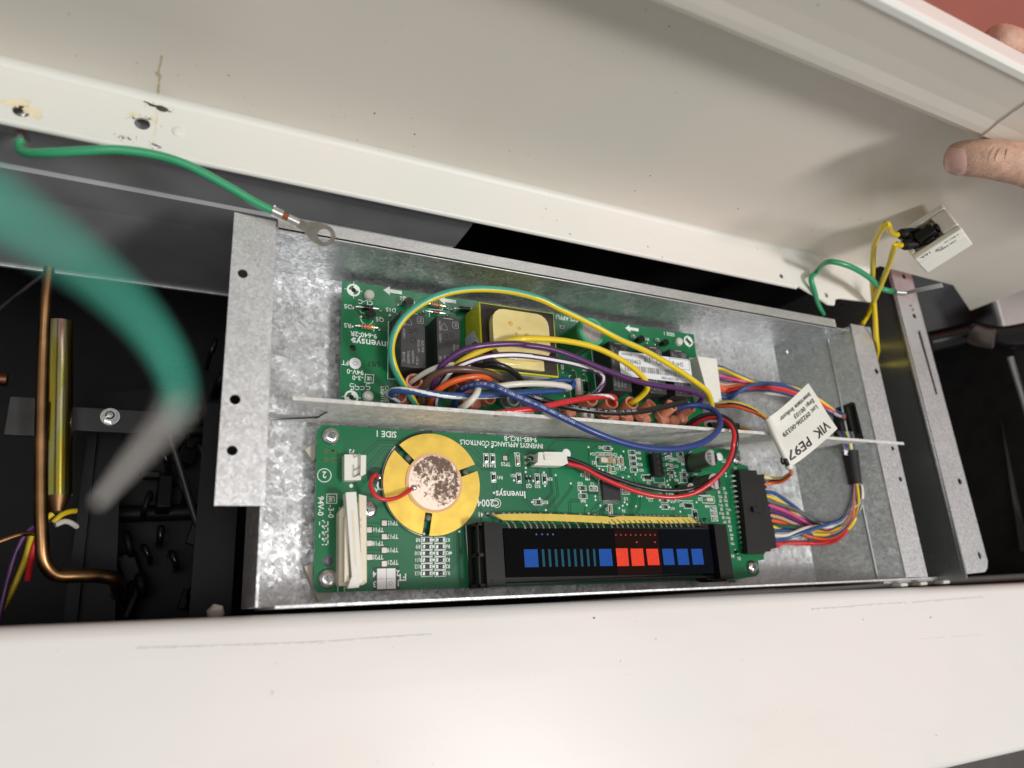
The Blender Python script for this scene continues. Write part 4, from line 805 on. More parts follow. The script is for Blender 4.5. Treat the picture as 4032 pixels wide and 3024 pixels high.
# ------------------------------------------------------------------ lower board: display control
cb = thing('display_control_board', 'lower green circuit board with dark display, brass buzzer disc and black plug header', 'circuit board', (160, -117, 0))
bd = [J(1030, 478), RR(725, 62), RR(740, 215), RR(815, 235), RR(830, 290), RR(990, 1195), RR(990, 1255), RR(925, 1262), RR(940, 1395), RR(905, 1435), RR(680, 1470), K(975, 922), K(925, 870), J(965, 530)]
bdp = [b2(p) for p in bd]
hole_a = circ(b2(K(1085, 577)), 2.45); hole_b = [(q[0], q[1]) for q in circ(b2(U(1735, 1120)), 1.75, ry=4.2)]
part('substrate', cb, lambda m: plate(m, bdp, [hole_a, hole_b], 1.6, 'pcb', None, ZT))
def f(m):
    x0 = b2(J(1248, 700))[0]
    m.flat([(x0, -80.2), (150, -80.4), (150, -117), (x0, -117)], ZT+0.02, 'pcb_pour')
    m.flat([(x0, -117.01), (118, -117.01), (118, -151.3), (x0, -150.8)], ZT+0.02, 'pcb_pour')
    m.flat([(150.01, -92.5), (262, -93), (262, -121), (150.01, -121)], ZT+0.02, 'pcb_light')
    m.flat([b2(VV(1200, 110)), b2(VV(1370, 130)), b2(VV(1300, 270)), b2(VV(1290, 580)), b2(VV(1700, 610)), b2(VV(1740, 180)), b2(U(900, 130)), b2(VV(1700, 100))], ZT+0.035, 'pcb_pour')
    m.flat([b2(U(940, 230)), b2(U(1480, 230)), b2(U(1500, 640)), b2(U(1000, 660))], ZT+0.036, 'pcb_pour')
part('copper_pour', cb, f, smooth=0)
def f(m):
    # dark bare ring under the buzzer, dark window round the FT squares and pad rows
    c = (82.6, -104.2); m.ring(c, 22, 26.3, ZT+0.045, 'pcb_bare', 60, 90, 262); m.disc(b2(J(1600, 1030)), 4.2, ZT+0.04, 'pcb_bare')
    m.flat([b2(K(1570, 640)), b2(K(1862, 640)), b2(K(1868, 890)), b2(K(1575, 900))], ZT+0.044, 'pcb_bare')
    TR = [(Cc, ((505, 300), (645, 183), (850, 190))), (Cc, ((525, 318), (655, 205), (835, 212))), (Cc, ((530, 420), (685, 238), (800, 245))), (Cc, ((540, 448), (700, 262), (790, 268))),
          (Cc, ((1400, 215), (1470, 240), (1560, 350))), (Cc, ((1400, 245), (1440, 262), (1555, 378))), (Cc, ((1495, 395), (1545, 440), (1640, 445), (1640, 470))), (Cc, ((1495, 368), (1560, 422), (1655, 428))),
          (Cc, ((540, 905), (670, 907))), (Cc, ((540, 1022), (670, 1024))), (Cc, ((540, 1140), (670, 1142))), (Cc, ((1640, 550), (1648, 820))), (Cc, ((1668, 550), (1680, 820))),
          (Cc, ((1390, 920), (1395, 1090), (1500, 1200))), (Cc, ((1370, 940), (1372, 1100), (1500, 1230))), (Cc, ((1345, 990), (1345, 1200), (1265, 1290))), (Cc, ((1320, 990), (1322, 1190), (1265, 1250))), (Cc, ((1300, 990), (1302, 1175), (1270, 1210))), (Cc, ((1365, 990), (1365, 1205), (1265, 1320))),
          (VV, ((240, 250), (240, 345))), (VV, ((270, 250), (270, 345))), (VV, ((345, 250), (345, 345))), (VV, ((372, 250), (372, 345))),
          (VV, ((580, 360), (660, 272), (980, 290), (1020, 330))), (VV, ((600, 395), (680, 308), (960, 322), (1000, 350))), (VV, ((715, 545), (670, 580), (670, 750))), (VV, ((740, 560), (700, 600), (700, 740))), (VV, ((840, 395), (815, 440), (815, 520), (765, 590), (765, 650))), (VV, ((870, 600), (830, 640), (840, 1070), (1020, 1260), (1020, 1330))), (VV, ((900, 600), (865, 640), (880, 1050), (1060, 1240), (1060, 1330))), (VV, ((925, 590), (955, 640), (955, 660))),
          (VV, ((1245, 270), (1250, 560), (1285, 960), (1180, 1080))), (VV, ((1275, 270), (1275, 560), (1305, 975), (1190, 1100))), (VV, ((1350, 700), (1380, 1000), (1215, 1200))), (VV, ((1375, 700), (1405, 1015), (1230, 1230))), (VV, ((1590, 840), (1590, 890), (1345, 1200), (1350, 1330))), (VV, ((1615, 840), (1615, 905), (1375, 1215), (1380, 1330))), (VV, ((1750, 1070), (1605, 1068), (1558, 1130), (1570, 1330))), (VV, ((1750, 1105), (1620, 1105), (1590, 1145), (1605, 1330))), (VV, ((1840, 1180), (1815, 1220), (1820, 1300), (1795, 1330))), (VV, ((360, 580), (190, 600), (110, 510))), (VV, ((360, 605), (185, 605))),
          (VV, ((1050, 540), (1055, 650))), (VV, ((1080, 540), (1080, 650))), (VV, ((1230, 270), (1350, 130), (2212, 160))), (VV, ((1770, 945), (2020, 945))), (VV, ((1770, 970), (2020, 970))), (VV, ((140, 1170), (190, 1240), (190, 1400))), (VV, ((130, 1190), (170, 1250), (170, 1400))), (VV, ((1900, 700), (2010, 800))), (VV, ((2030, 1120), (1910, 1260), (1920, 1340))), (VV, ((2070, 1110), (1980, 1230))), (VV, ((2150, 1150), (2060, 1250), (2070, 1360))), (VV, ((2180, 1150), (2085, 1262), (2095, 1360))), (VV, ((2205, 1150), (2110, 1275), (2120, 1360))),
          (U, ((65, 160), (65, 400))), (U, ((105, 260), (105, 180), (150, 140), (260, 150))), (U, ((570, 220), (580, 330), (600, 460))), (U, ((610, 480), (500, 545), (480, 560))), (U, ((480, 1000), (520, 960), (520, 850))), (U, ((690, 500), (720, 540), (720, 640), (790, 700))), (U, ((745, 545), (780, 640), (830, 690))), (U, ((540, 520), (690, 545), (700, 600), (740, 660))),
          (U, ((680, 770), (680, 930), (640, 1040), (660, 1150))), (U, ((700, 770), (705, 935), (662, 1045), (680, 1150))), (U, ((722, 770), (730, 935), (684, 1050), (700, 1150))), (U, ((745, 800), (755, 935), (706, 1060), (720, 1150))), (U, ((790, 870), (800, 1010), (750, 1090), (745, 1150))), (U, ((815, 870), (820, 1020), (770, 1100), (768, 1150))), (U, ((1260, 960), (1280, 1100))), (U, ((1300, 960), (1310, 1080), (1290, 1110))), (U, ((1420, 1040), (1440, 1090), (1480, 1120))), (U, ((1640, 1000), (1650, 990), (1620, 1080))), (U, ((320, 990), (220, 1100), (225, 1180))), (U, ((300, 990), (200, 1090), (90, 1110))), (U, ((345, 990), (262, 1085), (265, 1180))), (U, ((375, 990), (285, 1090), (290, 1180))), (U, ((430, 990), (440, 1160))), (U, ((460, 990), (465, 1160))), (U, ((0, 830), (200, 830))), (U, ((0, 800), (200, 800))), (U, ((100, 560), (190, 660))),
          (U, ((2060, 620), (2080, 900))), (U, ((2110, 640), (2130, 1100)))]
    strands(m, TR)
part('circuit_trace', cb, f, smooth=0, kind='stuff')
# small parts
SM = []      # (kind, crop, u, v, turned, ref, ref offset)
for i, (v, a, b_) in enumerate(((1055, 'R8', 'R7'), (1112, 'R9', 'R6'), (1170, 'R10', 'R5'), (1228, 'R11', 'R3'), (1286, 'R12', 'R2'), (1345, 'R13', 'R1'))):
    SM += [('R', Cc, 1063, v, 1, a, (-75, 0)), ('R', Cc, 1178, v, 1, b_, (68, -2))]
SM += [('R', VV, 255, 425, 0, 'R34', (0, 110)), ('R', VV, 360, 428, 0, 'R14', (5, 112)), ('C', VV, 755, 465, 0, 'C26', (-8, -110)), ('R', VV, 373, 722, 0, 'R41', (102, 5)), ('R', VV, 775, 735, 0, 'R51', (-90, -40)), ('R', VV, 1067, 745, 0, 'R33', (5, 120)), ('R', VV, 1180, 750, 0, 'R39', (85, 0)), ('R', VV, 1075, 1118, 1, 'R37', (120, 0)), ('C', VV, 1855, 690, 0, 'C8', (-75, -5)), ('R', VV, 1775, 895, 1, 'R55', (-30, -75)), ('CG', VV, 1955, 898, 1, 'C2', (-15, -65)), ('R', VV, 1790, 1020, 1, 'R60', (5, 78)),
       ('R', U, 335, 168, 1, 'R32', (-95, -12)), ('CG', U, 225, 260, 1, 'C24', (-100, -10)), ('CG', U, 345, 262, 1, 'C23', (100, -2)), ('C', U, 478, 355, 0, 'C13', (-5, 110)), ('C', U, 543, 360, 0, 'C12', (15, 110)), ('R', U, 690, 230, 1, 'R54', (100, 5)), ('R', U, 702, 308, 1, 'R4', (105, 8)), ('R', U, 712, 392, 1, 'R52', (105, 12)), ('R', U, 722, 480, 1, 'R53', (110, 5)), ('C', U, 365, 475, 0, 'C22', (72, 45)), ('CG', U, 130, 752, 1, None, None), ('C', U, 45, 555, 0, None, None), ('CG', U, 608, 800, 1, 'C3', (-10, -50)), ('C', U, 785, 760, 0, None, None), ('C', U, 950, 862, 1, 'C15', (15, 58)), ('R', U, 1135, 730, 1, None, None), ('R', U, 1145, 828, 1, 'R19', (115, 10)), ('R', U, 1160, 925, 1, 'R18', (125, 18)), ('R', U, 1172, 1020, 1, 'R17', (110, 20)), ('R', U, 1388, 250, 1, None, None), ('CG', U, 1405, 335, 1, 'R44', (35, 62)), ('R', U, 1215, 242, 1, None, None), ('CG', U, 1228, 320, 1, 'R38', (90, 8)), ('CG', U, 1240, 428, 1, 'C17', (95, 0)), ('R', U, 1255, 518, 1, 'R27', (5, 60)), ('R', U, 1440, 548, 1, 'R48', (5, -62)), ('R', U, 1445, 632, 1, 'R43', (-105, 0)), ('C', U, 380, 1050, 0, 'C1', (-45, 0)), ('CG', U, 430, 1175, 1, None, None), ('CG', U, 515, 1175, 1, None, None), ('CG', U, 1870, 1035, 1, 'R48', (-85, -25)), ('CG', U, 1882, 1112, 1, None, None), ('CG', U, 1892, 1190, 1, None, None)]
silk = MB()
for kd, c, u, v, tn_, ref, off in SM:
    p = b3(c(u, v)); big = c is not U
    s_ = 1.0 if big else 0.95
    o = place({'R': ME_R, 'C': ME_C, 'CG': ME_CG}[kd], 'resistor' if kd == 'R' else 'capacitor', (p.x, p.y, ZT+0.03), math.pi/2*tn_+random.uniform(-.03, .03), cb); o.scale = (s_*random.uniform(.95, 1.05), s_*random.uniform(.93, 1.02), 1)
    w, h = (2.6*s_, 5.2*s_) if not tn_ else (5.2*s_, 2.7*s_); outline(silk, (p.x, p.y), w, h, ZT+0.1)
    if ref: ptext(silk, ref, c(u+off[0], v+off[1]), 1.75 if big else 1.6, wsc=0.85)
for c, pts in ((VV, ((250, 240), (350, 242), (885, 572), (882, 637), (697, 770), (1003, 778), (1172, 645), (1188, 857), (1358, 688), (1598, 818), (1203, 1240), (985, 1113), (1105, 1055), (1752, 955), (1985, 1023), (1990, 1078), (1845, 1163), (1882, 1297), (1877, 243), (2065, 1168), (2047, 585), (2105, 605), (380, 968))),
               (U, ((62, 150), (570, 212), (533, 280), (595, 445), (518, 435), (745, 545), (645, 578), (235, 1000), (160, 865), (165, 915), (35, 995), (68, 1115), (510, 1035), (560, 1000), (622, 980), (585, 950), (795, 862), (833, 862), (752, 1008), (1205, 640), (1245, 625), (1220, 700), (1255, 735), (1325, 570), (1318, 522), (1500, 550), (1395, 1085), (1630, 950), (215, 465), (270, 487), (405, 172), (760, 308), (765, 395), (775, 480), (1095, 920), (1225, 925), (1105, 1018), (1235, 1022), (865, 630), (940, 550), (560, 590), (598, 680), (2055, 530), (2060, 570))),
               (Cc, ((1575, 243), (1633, 243), (1345, 980), (1040, 1000), (1118, 1052), (1120, 1110), (1122, 1168), (1122, 1226), (1122, 1284), (1122, 1342), (1272, 1165)))):
    for p in pts: q = b3(c(*p)); place(ME_VIA, 'via', (q.x, q.y, ZT+0.03), 0, cb)
for p, big in [(Cc(693, 907), 1), (Cc(563, 966), 1), (Cc(693, 1025), 1), (Cc(563, 1083), 1), (Cc(693, 1143), 1), (Cc(563, 1204), 1), (Cc(693, 1260), 1), (VV(558, 418), 1)]+[(RR(*q), 0) for q in ((555, 480), (500, 520), (572, 572), (515, 615), (582, 660), (527, 705), (595, 750), (545, 795), (612, 840), (625, 932), (640, 1025))]:
    q = b3(p); place(ME_PAD if big else ME_SPAD, 'test_pad', (q.x, q.y, ZT), random.uniform(-.03, .03), cb)
    if big: silk.strip([(q.x-1.5, q.y-1.5), (q.x+1.5, q.y-1.5), (q.x+1.5, q.y+1.5), (q.x-1.5, q.y+1.5)], 0.5, ZT+0.06, 'pcb_bare', closed=True)
for t, p, h in (('TP15', Cc(765, 907), 2.0), ('TP16', Cc(637, 966), 2.0), ('TP17', Cc(765, 1024), 2.0), ('TP18', Cc(637, 1084), 2.0), ('TP19', Cc(765, 1142), 2.0), ('TP20', Cc(634, 1205), 2.0), ('TP21', Cc(765, 1250), 2.0), ('TP23', VV(568, 515), 2.0), ('SIDE 1', Cc(708, 132), 3.0), ('P2', Cc(408, 283), 2.0), ('CONTROLS', Cc(1507, 203), 2.4), ('INVENSYS APPLIANCE CONTROLS', VV(520, 198), 2.55), ('9-685-1RCL-B', VV(805, 118), 2.6), ('Q3', VV(935, 860), 2.0), ('2004', VV(250, 1130), 3.6), ('C', VV(425, 1130), 2.9), ('41', VV(170, 1310), 2.4), ('U3', U(605, 900), 1.8), ('F6', U(572, 1075), 1.8), ('X1', U(140, 375), 2.0), ('D6', U(935, 672), 1.8), ('D5', U(1680, 905), 1.8), ('D7', U(1410, 990), 1.8), ('D2', U(1535, 1150), 1.8), ('C16', U(1350, 930), 1.6), ('CT', U(2030, 350), 2.0), ('P4', U(2195, 455), 1.7), ('FT', K(1890, 755), 3.1), ('4', K(1588, 722), 2.6), ('3', K(1590, 832), 2.6), ('2', K(1845, 712), 2.6), ('1', K(1848, 822), 2.6), ('2', J(1043, 1022), 3.0), ('TP1', RR(570, 527), 1.5), ('TP2', RR(515, 570), 1.5), ('TP3', RR(575, 612), 1.5), ('TP11', RR(520, 660), 1.4), ('TP12', RR(605, 708), 1.4), ('TP13', RR(530, 750), 1.4), ('TP14', RR(600, 798), 1.4), ('TP7', RR(565, 843), 1.4), ('TP8', RR(620, 890), 1.4), ('TP9', RR(640, 982), 1.4), ('TP5', RR(650, 1080), 1.4), ('R3', RR(650, 1215), 1.7), ('Q1', RR(718, 1245), 1.7), ('A1', J(1595, 1187), 1.9)):
    if t == 'CONTROLS': continue
    ptext(silk, t, p, h, wsc=0.9 if t != 'INVENSYS APPLIANCE CONTROLS' else 0.86)
ptext(silk, 'Invensys', VV(650, 995), 3.6, wsc=1.0); silk.disc(b2(VV(380, 968)), 0.6, ZT+0.12, 'silk')
silk.text('94V-0', b3(J(1005, 1360), ZT+.12), YN, (1, 0, 0), 2.5, 'silk'); silk.text('-3-0', b3(J(1117, 1420), ZT+.12), YN, (1, 0, 0), 2.5, 'silk'); silk.text('UE', b3(J(1122, 1285), ZT+.12), XN, YN, 2.4, 'silk', wsc=.7)
silk.strip([b2(J(*p)) for p in ((1070, 1232), (1178, 1232), (1175, 1333), (1068, 1332))], 0.32, ZT+.12, 'silk', closed=True)
silk.ring(b2(J(1042, 1028)), 2.85, 3.2, ZT+.12, 'silk', 36); silk.ring(b2(VV(425, 1130)), 2.0, 2.35, ZT+.12, 'silk', 36)
for p in (K(1666, 715), K(1769, 712), K(1666, 828), K(1770, 825)):
    q = b2(p); silk.flat([(q[0]-2.1, q[1]-2.2), (q[0]+2.1, q[1]-2.2), (q[0]+2.1, q[1]+2.2), (q[0]-2.1, q[1]+2.2)], ZT+.12, 'silk')
silk.ring(b2(K(1763, 820)), 0.75, 0.9, ZT+.15, 'ink_grey', 20)
silk.disc(b2(J(1335, 1142)), 0.9, ZT+.12, 'silk'); silk.ring((82.6, -104.2), 25.6, 25.95, ZT+.12, 'silk', 60, 138, 256)
silk.strip([b2(J(*p)) for p in ((1630, 1100), (1620, 1140), (1640, 1180), (1690, 1180))], 0.8, ZT+.12, 'silk')
silk.strip([b2(K(*p)) for p in ((1205, 0), (1188, 912))], 0.3, ZT+.12, 'silk'); silk.strip([b2(K(*p)) for p in ((1262, 840), (1260, 912))], 0.3, ZT+.12, 'silk'); silk.strip([b2(K(*p)) for p in ((1208, 0), (1250, 0))], 0.3, ZT+.12, 'silk')
silk.strip([b2(T(*p)) for p in ((90, 350), (-60, 340), (0, 1200), (160, 1205))], 0.32, ZT+.12, 'silk'); silk.strip([b2(T(*p)) for p in ((90, 435), (42, 432), (70, 1190), (120, 1190))], 0.32, ZT+.12, 'silk')
silk.strip([b2(VV(*p)) for p in ((915, 425), (960, 425), (975, 550), (1225, 565), (1222, 540))], 0.35, ZT+.12, 'silk')
silk.disc(b2(VV(1530, 345)), 2.6, ZT+.12, 'silk'); silk.disc(b2(U(1965, 290)), 2.5, ZT+.12, 'silk')
silk.strip([b2(U(*p)) for p in ((960, 220), (1015, 665), (1172, 672), (1160, 590))], 0.35, ZT+.12, 'silk'); silk.strip([b2(U(*p)) for p in ((165, 295), (178, 425), (432, 435), (425, 320), (165, 295))], 0.35, ZT+.12, 'silk')
for pts in (((1560, 210), (1515, 240), (1510, 280), (1535, 310), (1535, 450), (1610, 510), (1700, 510)), ((1640, 545), (1590, 545), (1560, 580), (1565, 650)), ((1395, 670), (1360, 680), (1335, 720), (1340, 770)), ((1380, 920), (1410, 930), (1575, 930)), ((1840, 850), (1660, 850))):
    silk.strip([b2(U(*p)) for p in pts], 0.35, ZT+.12, 'silk')
for pts in (((1710, 865), (1880, 870), (1890, 900), (1890, 965), (1720, 960)), ((1435, 955), (1570, 965), (1585, 1040), (1450, 1038)), ((1560, 1060), (1630, 1060), (1655, 1215), (1580, 1200)), ((830, 555), (975, 550), (985, 635), (860, 625), (825, 590))):
    silk.strip([b2(U(*p)) for p in pts], 0.3, ZT+.12, 'silk', closed=True)
for k, (dx, dy) in enumerate([(0, 0)]*1):    # dot-matrix date code "5005" style dashes at the left edge
    for j, v in enumerate((168, 235, 305, 372)):
        for (u0, v0, u1, v1) in ((990, -20, 990, 20), (1015, -28, 1040, -28), (1042, -20, 1042, -4), (1080, -20, 1080, 22), (1048, 28, 1072, 28), (1015, 28, 1035, 28))[j % 2::1]:
            silk.strip([b2(K(u0, v+v0)), b2(K(u1, v+v1))], 0.4, ZT+.12, 'silk')
silk.text('CM-B', b3(J(1128, 768), ZT+.1), XN, YN, 2.3, 'silk_gold'); silk.text('CS-B', b3(J(1122, 862), ZT+.1), XN, YN, 2.5, 'silk_gold')
silk.build('silkscreen_print', cb, smooth=0, kind='stuff')
for p in (J(1118, 597), J(1525, 1400), K(1085, 768), RR(868, 1335), RR(690, 155)):
    q = b3(p, ZT+1); o = place(ME_SCREW, 'screw', (q.x, q.y, ZT+0.05), random.uniform(0, 1.5), cb)
    if p[0] > 2500: o.scale = (0.95, 0.95, 1)
# buzzer: brass plate with three slots, silvered ceramic
BC = b2(Cc(1125, 558), 12.5); BC = (82.6, -104.3)
zb = 12.0
bc = at(Cc(1117, 563), zb); R_B = 24.6
def f(m):
    slots = []
    for p in (Cc(865, 310), Cc(1450, 440), Cc(1065, 935)):
        q = at(p, zb); slots.append(math.atan2(q.y-bc.y, q.x-bc.x))
    out = []; n = 120; hw = 1.75; ri = 14.2
    a = slots[0]; angs = sorted([(s % (2*math.pi)) for s in slots])
    for i, s in enumerate(angs):
        e = angs[(i+1) % 3]+(2*math.pi if i == 2 else 0); d0 = math.asin(hw/R_B); d1 = math.asin(hw/ri)
        out += [(ri*math.cos(s-d1), ri*math.sin(s-d1))] if False else []
        out += [(ri*math.cos(s+d1), ri*math.sin(s+d1))]
        k = 34
        for j in range(k+1): t = s+d0+(e-s-2*d0)*j/k; out.append((R_B*math.cos(t), R_B*math.sin(t)))
        out += [(ri*math.cos(e-d1), ri*math.sin(e-d1))]
    plate(m, [(bc.x+x, bc.y+y) for x, y in out], [], 0.35, 'brass', None, zb)
bz = part('buzzer_disc', cb, f)
c2 = at(Cc(1128, 553), zb)
part('ceramic_rim', bz, lambda m: m.cyl((c2.x, c2.y, zb), 14.4, 0.0, 0.45, 'ceramic_rim', 56))
part('silvered_face', bz, lambda m: m.cyl((0, 0, 0), 13.1, 0.45, 0.62, 'silver_disc', 56) or None, loc=(0, 0, 0)).location = Vector((c2.x, c2.y, zb))*MM
part('lead_wire', bz, lambda m: m.tube([at(J(1620, 1050), 10), at(J(1605, 1020), 13), at(J(1575, 1040), 16), at(J(1545, 1110), 18), at(J(1560, 1190), 19), at(J(1620, 1265), 19.5), at(J(1720, 1292), 19), at(J(1840, 1268), 18), at(J(1930, 1220), 16), at(J(1990, 1175), 13.5)], 0.98, 'wire_red', 12))
for p, z in ((J(2015, 1165), zb+0.6), (J(1637, 1052), ZT)):
    q = at(p, z); part('solder_joint', bz, lambda m: m.lathe((q.x, q.y, z), [(1.6, 0), (1.35, 0.7), (0.7, 1.3), (0, 1.45)], 'solder', 16), smooth=70)
for p in (Cc(895, 345), Cc(1395, 465), Cc(1070, 862)):
    q = at(p, ZT+1.5); part('mount_post', bz, lambda m: m.lathe((q.x, q.y, ZT), [(1.8, 0), (1.8, 2.4), (1.2, 3.0), (0, 3.1)], 'cap_can', 14))
# white 4-pin header P2
hd = part('pin_header', cb, lambda m: [m.prism([b2(J(*p), 14) for p in ((1262, 800), (1440, 798), (1445, 1035), (1440, 1080), (1262, 1082))], ZT, 14, 'white_plastic'), m.prism([b2(J(*p), 16) for p in ((1440, 808), (1498, 806), (1495, 1012), (1450, 1035), (1436, 1030))], ZT, 16, 'white_plastic')], bevel=0.4)
for p, e in ((J(1368, 833), J(1425, 795)), (J(1362, 975), J(1430, 935)), (J(1360, 1045), J(1425, 1005))):
    a = at(p, 14); b_ = at(e, 18); part('pin', hd, lambda m: m.tube([a, b_], 0.42, 'tin', 6, smooth=1))
# tall cream ribbon connector with a slider standing askew
rc = part('ribbon_connector', cb, lambda m: [m.prism([b2(K(*p), 15) for p in ((1205, 40), (1290, -60), (1500, -60), (1505, 810), (1460, 840), (1200, 850))], ZT, 15, 'cream_plastic'), m.prism([b2(K(*p), 17.5) for p in ((1420, -150), (1500, -130), (1500, 800), (1450, 800))], 15, 17.5, 'cream_plastic')], bevel=0.5)
part('slider', rc, lambda m: [m.prism([b2(K(*p), 21) for p in ((1275, -170), (1390, -175), (1460, 815), (1350, 830))], 15.2, 21, 'white_plastic'), m.prism([b2(K(*p), 21.6) for p in ((1345, 745), (1455, 735), (1420, 865), (1300, 875))], 17, 21.3, 'white_plastic')], bevel=0.5)
part('slider_groove', rc, lambda m: m.prism([b2(K(*p), 21.05) for p in ((1338, 30), (1362, 30), (1400, 640), (1378, 645))], 20.6, 21.12, 'cream_plastic'))
part('inner_blade', rc, lambda m: m.prism([b2(K(*p), 19) for p in ((1265, 100), (1290, 90), (1315, 800), (1262, 805))], 15.1, 19, 'cream_plastic'), bevel=0.3)
for v in (130, 200, 300, 500): part('contact', rc, lambda m: m.prism([b2(K(*p), 17.6) for p in ((1432, v-20), (1452, v-20), (1452, v+20), (1432, v+20))], 17.4, 17.8, 'pad'))
# microcontroller
ca, cb_, cc_, cd = b3(U(262, 590), 11), b3(U(515, 560), 11), b3(U(533, 915), 11), b3(U(285, 920), 11)
cx0, cx1 = (ca.x+cd.x)/2, (cb_.x+cc_.x)/2; cy1 = (ca.y+cb_.y)/2-0.2; cy0 = (cc_.y+cd.y)/2; cy1 = cy0+(cx1-cx0)
ch = part('microcontroller', cb, lambda m: m.box(cx0, cx1, cy0, cy1, ZT+0.3, 11, 'chip'), bevel=0.3)
for s in range(4):
    for i in range(13):
        t = (i+.9)/14.0
        x, y = ((cx0-0.9, cy0+(cy1-cy0)*t), (cx1+0.9, cy0+(cy1-cy0)*t), (cx0+(cx1-cx0)*t, cy0-0.9), (cx0+(cx1-cx0)*t, cy1+0.9))[s]
        part('lead', ch, lambda m: m.box(x-(1.0 if s < 2 else .24), x+(1.0 if s < 2 else .24), y-(.24 if s < 2 else 1.0), y+(.24 if s < 2 else 1.0), ZT+0.05, ZT+0.5, 'solder'))
part('chip_print', ch, lambda m: [m.text(t, ((cx0+cx1)/2-1.5+i*1.4, (cy0+cy1)/2, 11.03), YN, (1, 0, 0), 0.9, 'ink_faint') for i, t in enumerate(('UPD780', '0338 GC', '0539PY'))], smooth=0) if False else None
# other parts: ceramic resonator, diodes, black 2x4 header, small transistor
part('resonator', cb, lambda m: [m.prism(rrect(*(lambda a, c: (a.x, c.x, c.y, a.y))(b3(U(205, 312)), b3(U(408, 390))), 0.7), ZT+.1, ZT+2.6, 'xtal'), m.prism(rrect(*(lambda a, c: (a.x, c.x, c.y, a.y))(b3(U(300, 308)), b3(U(390, 388))), 0.3), ZT+2.6, ZT+2.75, 'smd_tan')], bevel=0.5)
for (a, c, rz) in ((U(870, 570), U(950, 615), 0), (U(1460, 985), U(1540, 1030), 0), (U(1585, 1100), U(1625, 1165), 1), (U(1755, 890), U(1850, 940), 2)):
    qa, qc = b3(a), b3(c)
    part('diode', cb, lambda m: [m.box(qa.x, qc.x, qc.y, qa.y, ZT+.1, ZT+1.5, ('black_body', 'black_body', 'black_body', 'xtal')[rz if rz < 2 else 3]), m.box(qa.x-.9, qa.x-.02, qc.y+.2, qa.y-.2, ZT+.05, ZT+.8, 'solder') if rz != 1 else m.box(qa.x+.1, qc.x-.1, qa.y+.02, qa.y+1, ZT+.05, ZT+.8, 'solder'), m.box(qc.x+.02, qc.x+.9, qc.y+.2, qa.y-.2, ZT+.05, ZT+.8, 'solder') if rz != 1 else m.box(qa.x+.1, qc.x-.1, qc.y-1, qc.y-.02, ZT+.05, ZT+.8, 'solder'), m.box(qa.x+3.2, qc.x-1.6, qc.y-.02, qa.y+.02, ZT+.1, ZT+1.55, 'dark_red') if rz == 2 else None], bevel=0.1)
q = b3(VV(925, 745)); part('transistor', cb, lambda m: [m.box(q.x-1.5, q.x+1.5, q.y-.75, q.y+.75, ZT+.2, ZT+1.2, 'black_body')]+[m.box(q.x+dx-.28, q.x+dx+.28, q.y+y0, q.y+y1, ZT+.05, ZT+.5, 'solder') for dx, y0, y1 in ((-1, .77, 1.7), (1, .77, 1.7), (0, -1.7, -.77))])
q = b3(RR(685, 1170)); part('transistor', cb, lambda m: [m.box(q.x-1.2, q.x+.9, q.y-.8, q.y+.7, ZT+.2, ZT+1.2, 'black_body')]+[m.lathe((q.x+dx, q.y+dy, ZT+.1), [(.5, 0), (.4, .4), (0, .6)], 'solder', 10) for dx, dy in ((-1.2, .9), (-.4, 1.4), (.8, -.9))])
h4 = part('box_header', cb, lambda m: m.prism([b2(U(*p), 13.5) for p in ((985, 235), (1120, 235), (1170, 570), (1035, 570))], ZT, 13.5, 'black_plastic'), bevel=0.3)
for v in (290, 380, 470, 540):
    for du in (0, 60):
        a = at(U(1060+du*1.0+(v-290)*.12, v), 13.6); e_ = at(U(1190+du*.9, v-48), 19)
        if du: part('pin', h4, lambda m: m.tube([a, e_], 0.45, 'cap_can', 6, smooth=1))
    part('slot', h4, lambda m: m.prism([b2(U(*p), 13.6) for p in ((1040+(v-290)*.14, v-28), (1085+(v-290)*.14, v-28), (1085+(v-290)*.14, v+10), (1040+(v-290)*.14, v+10))], 13.4, 13.62, 'hole'))
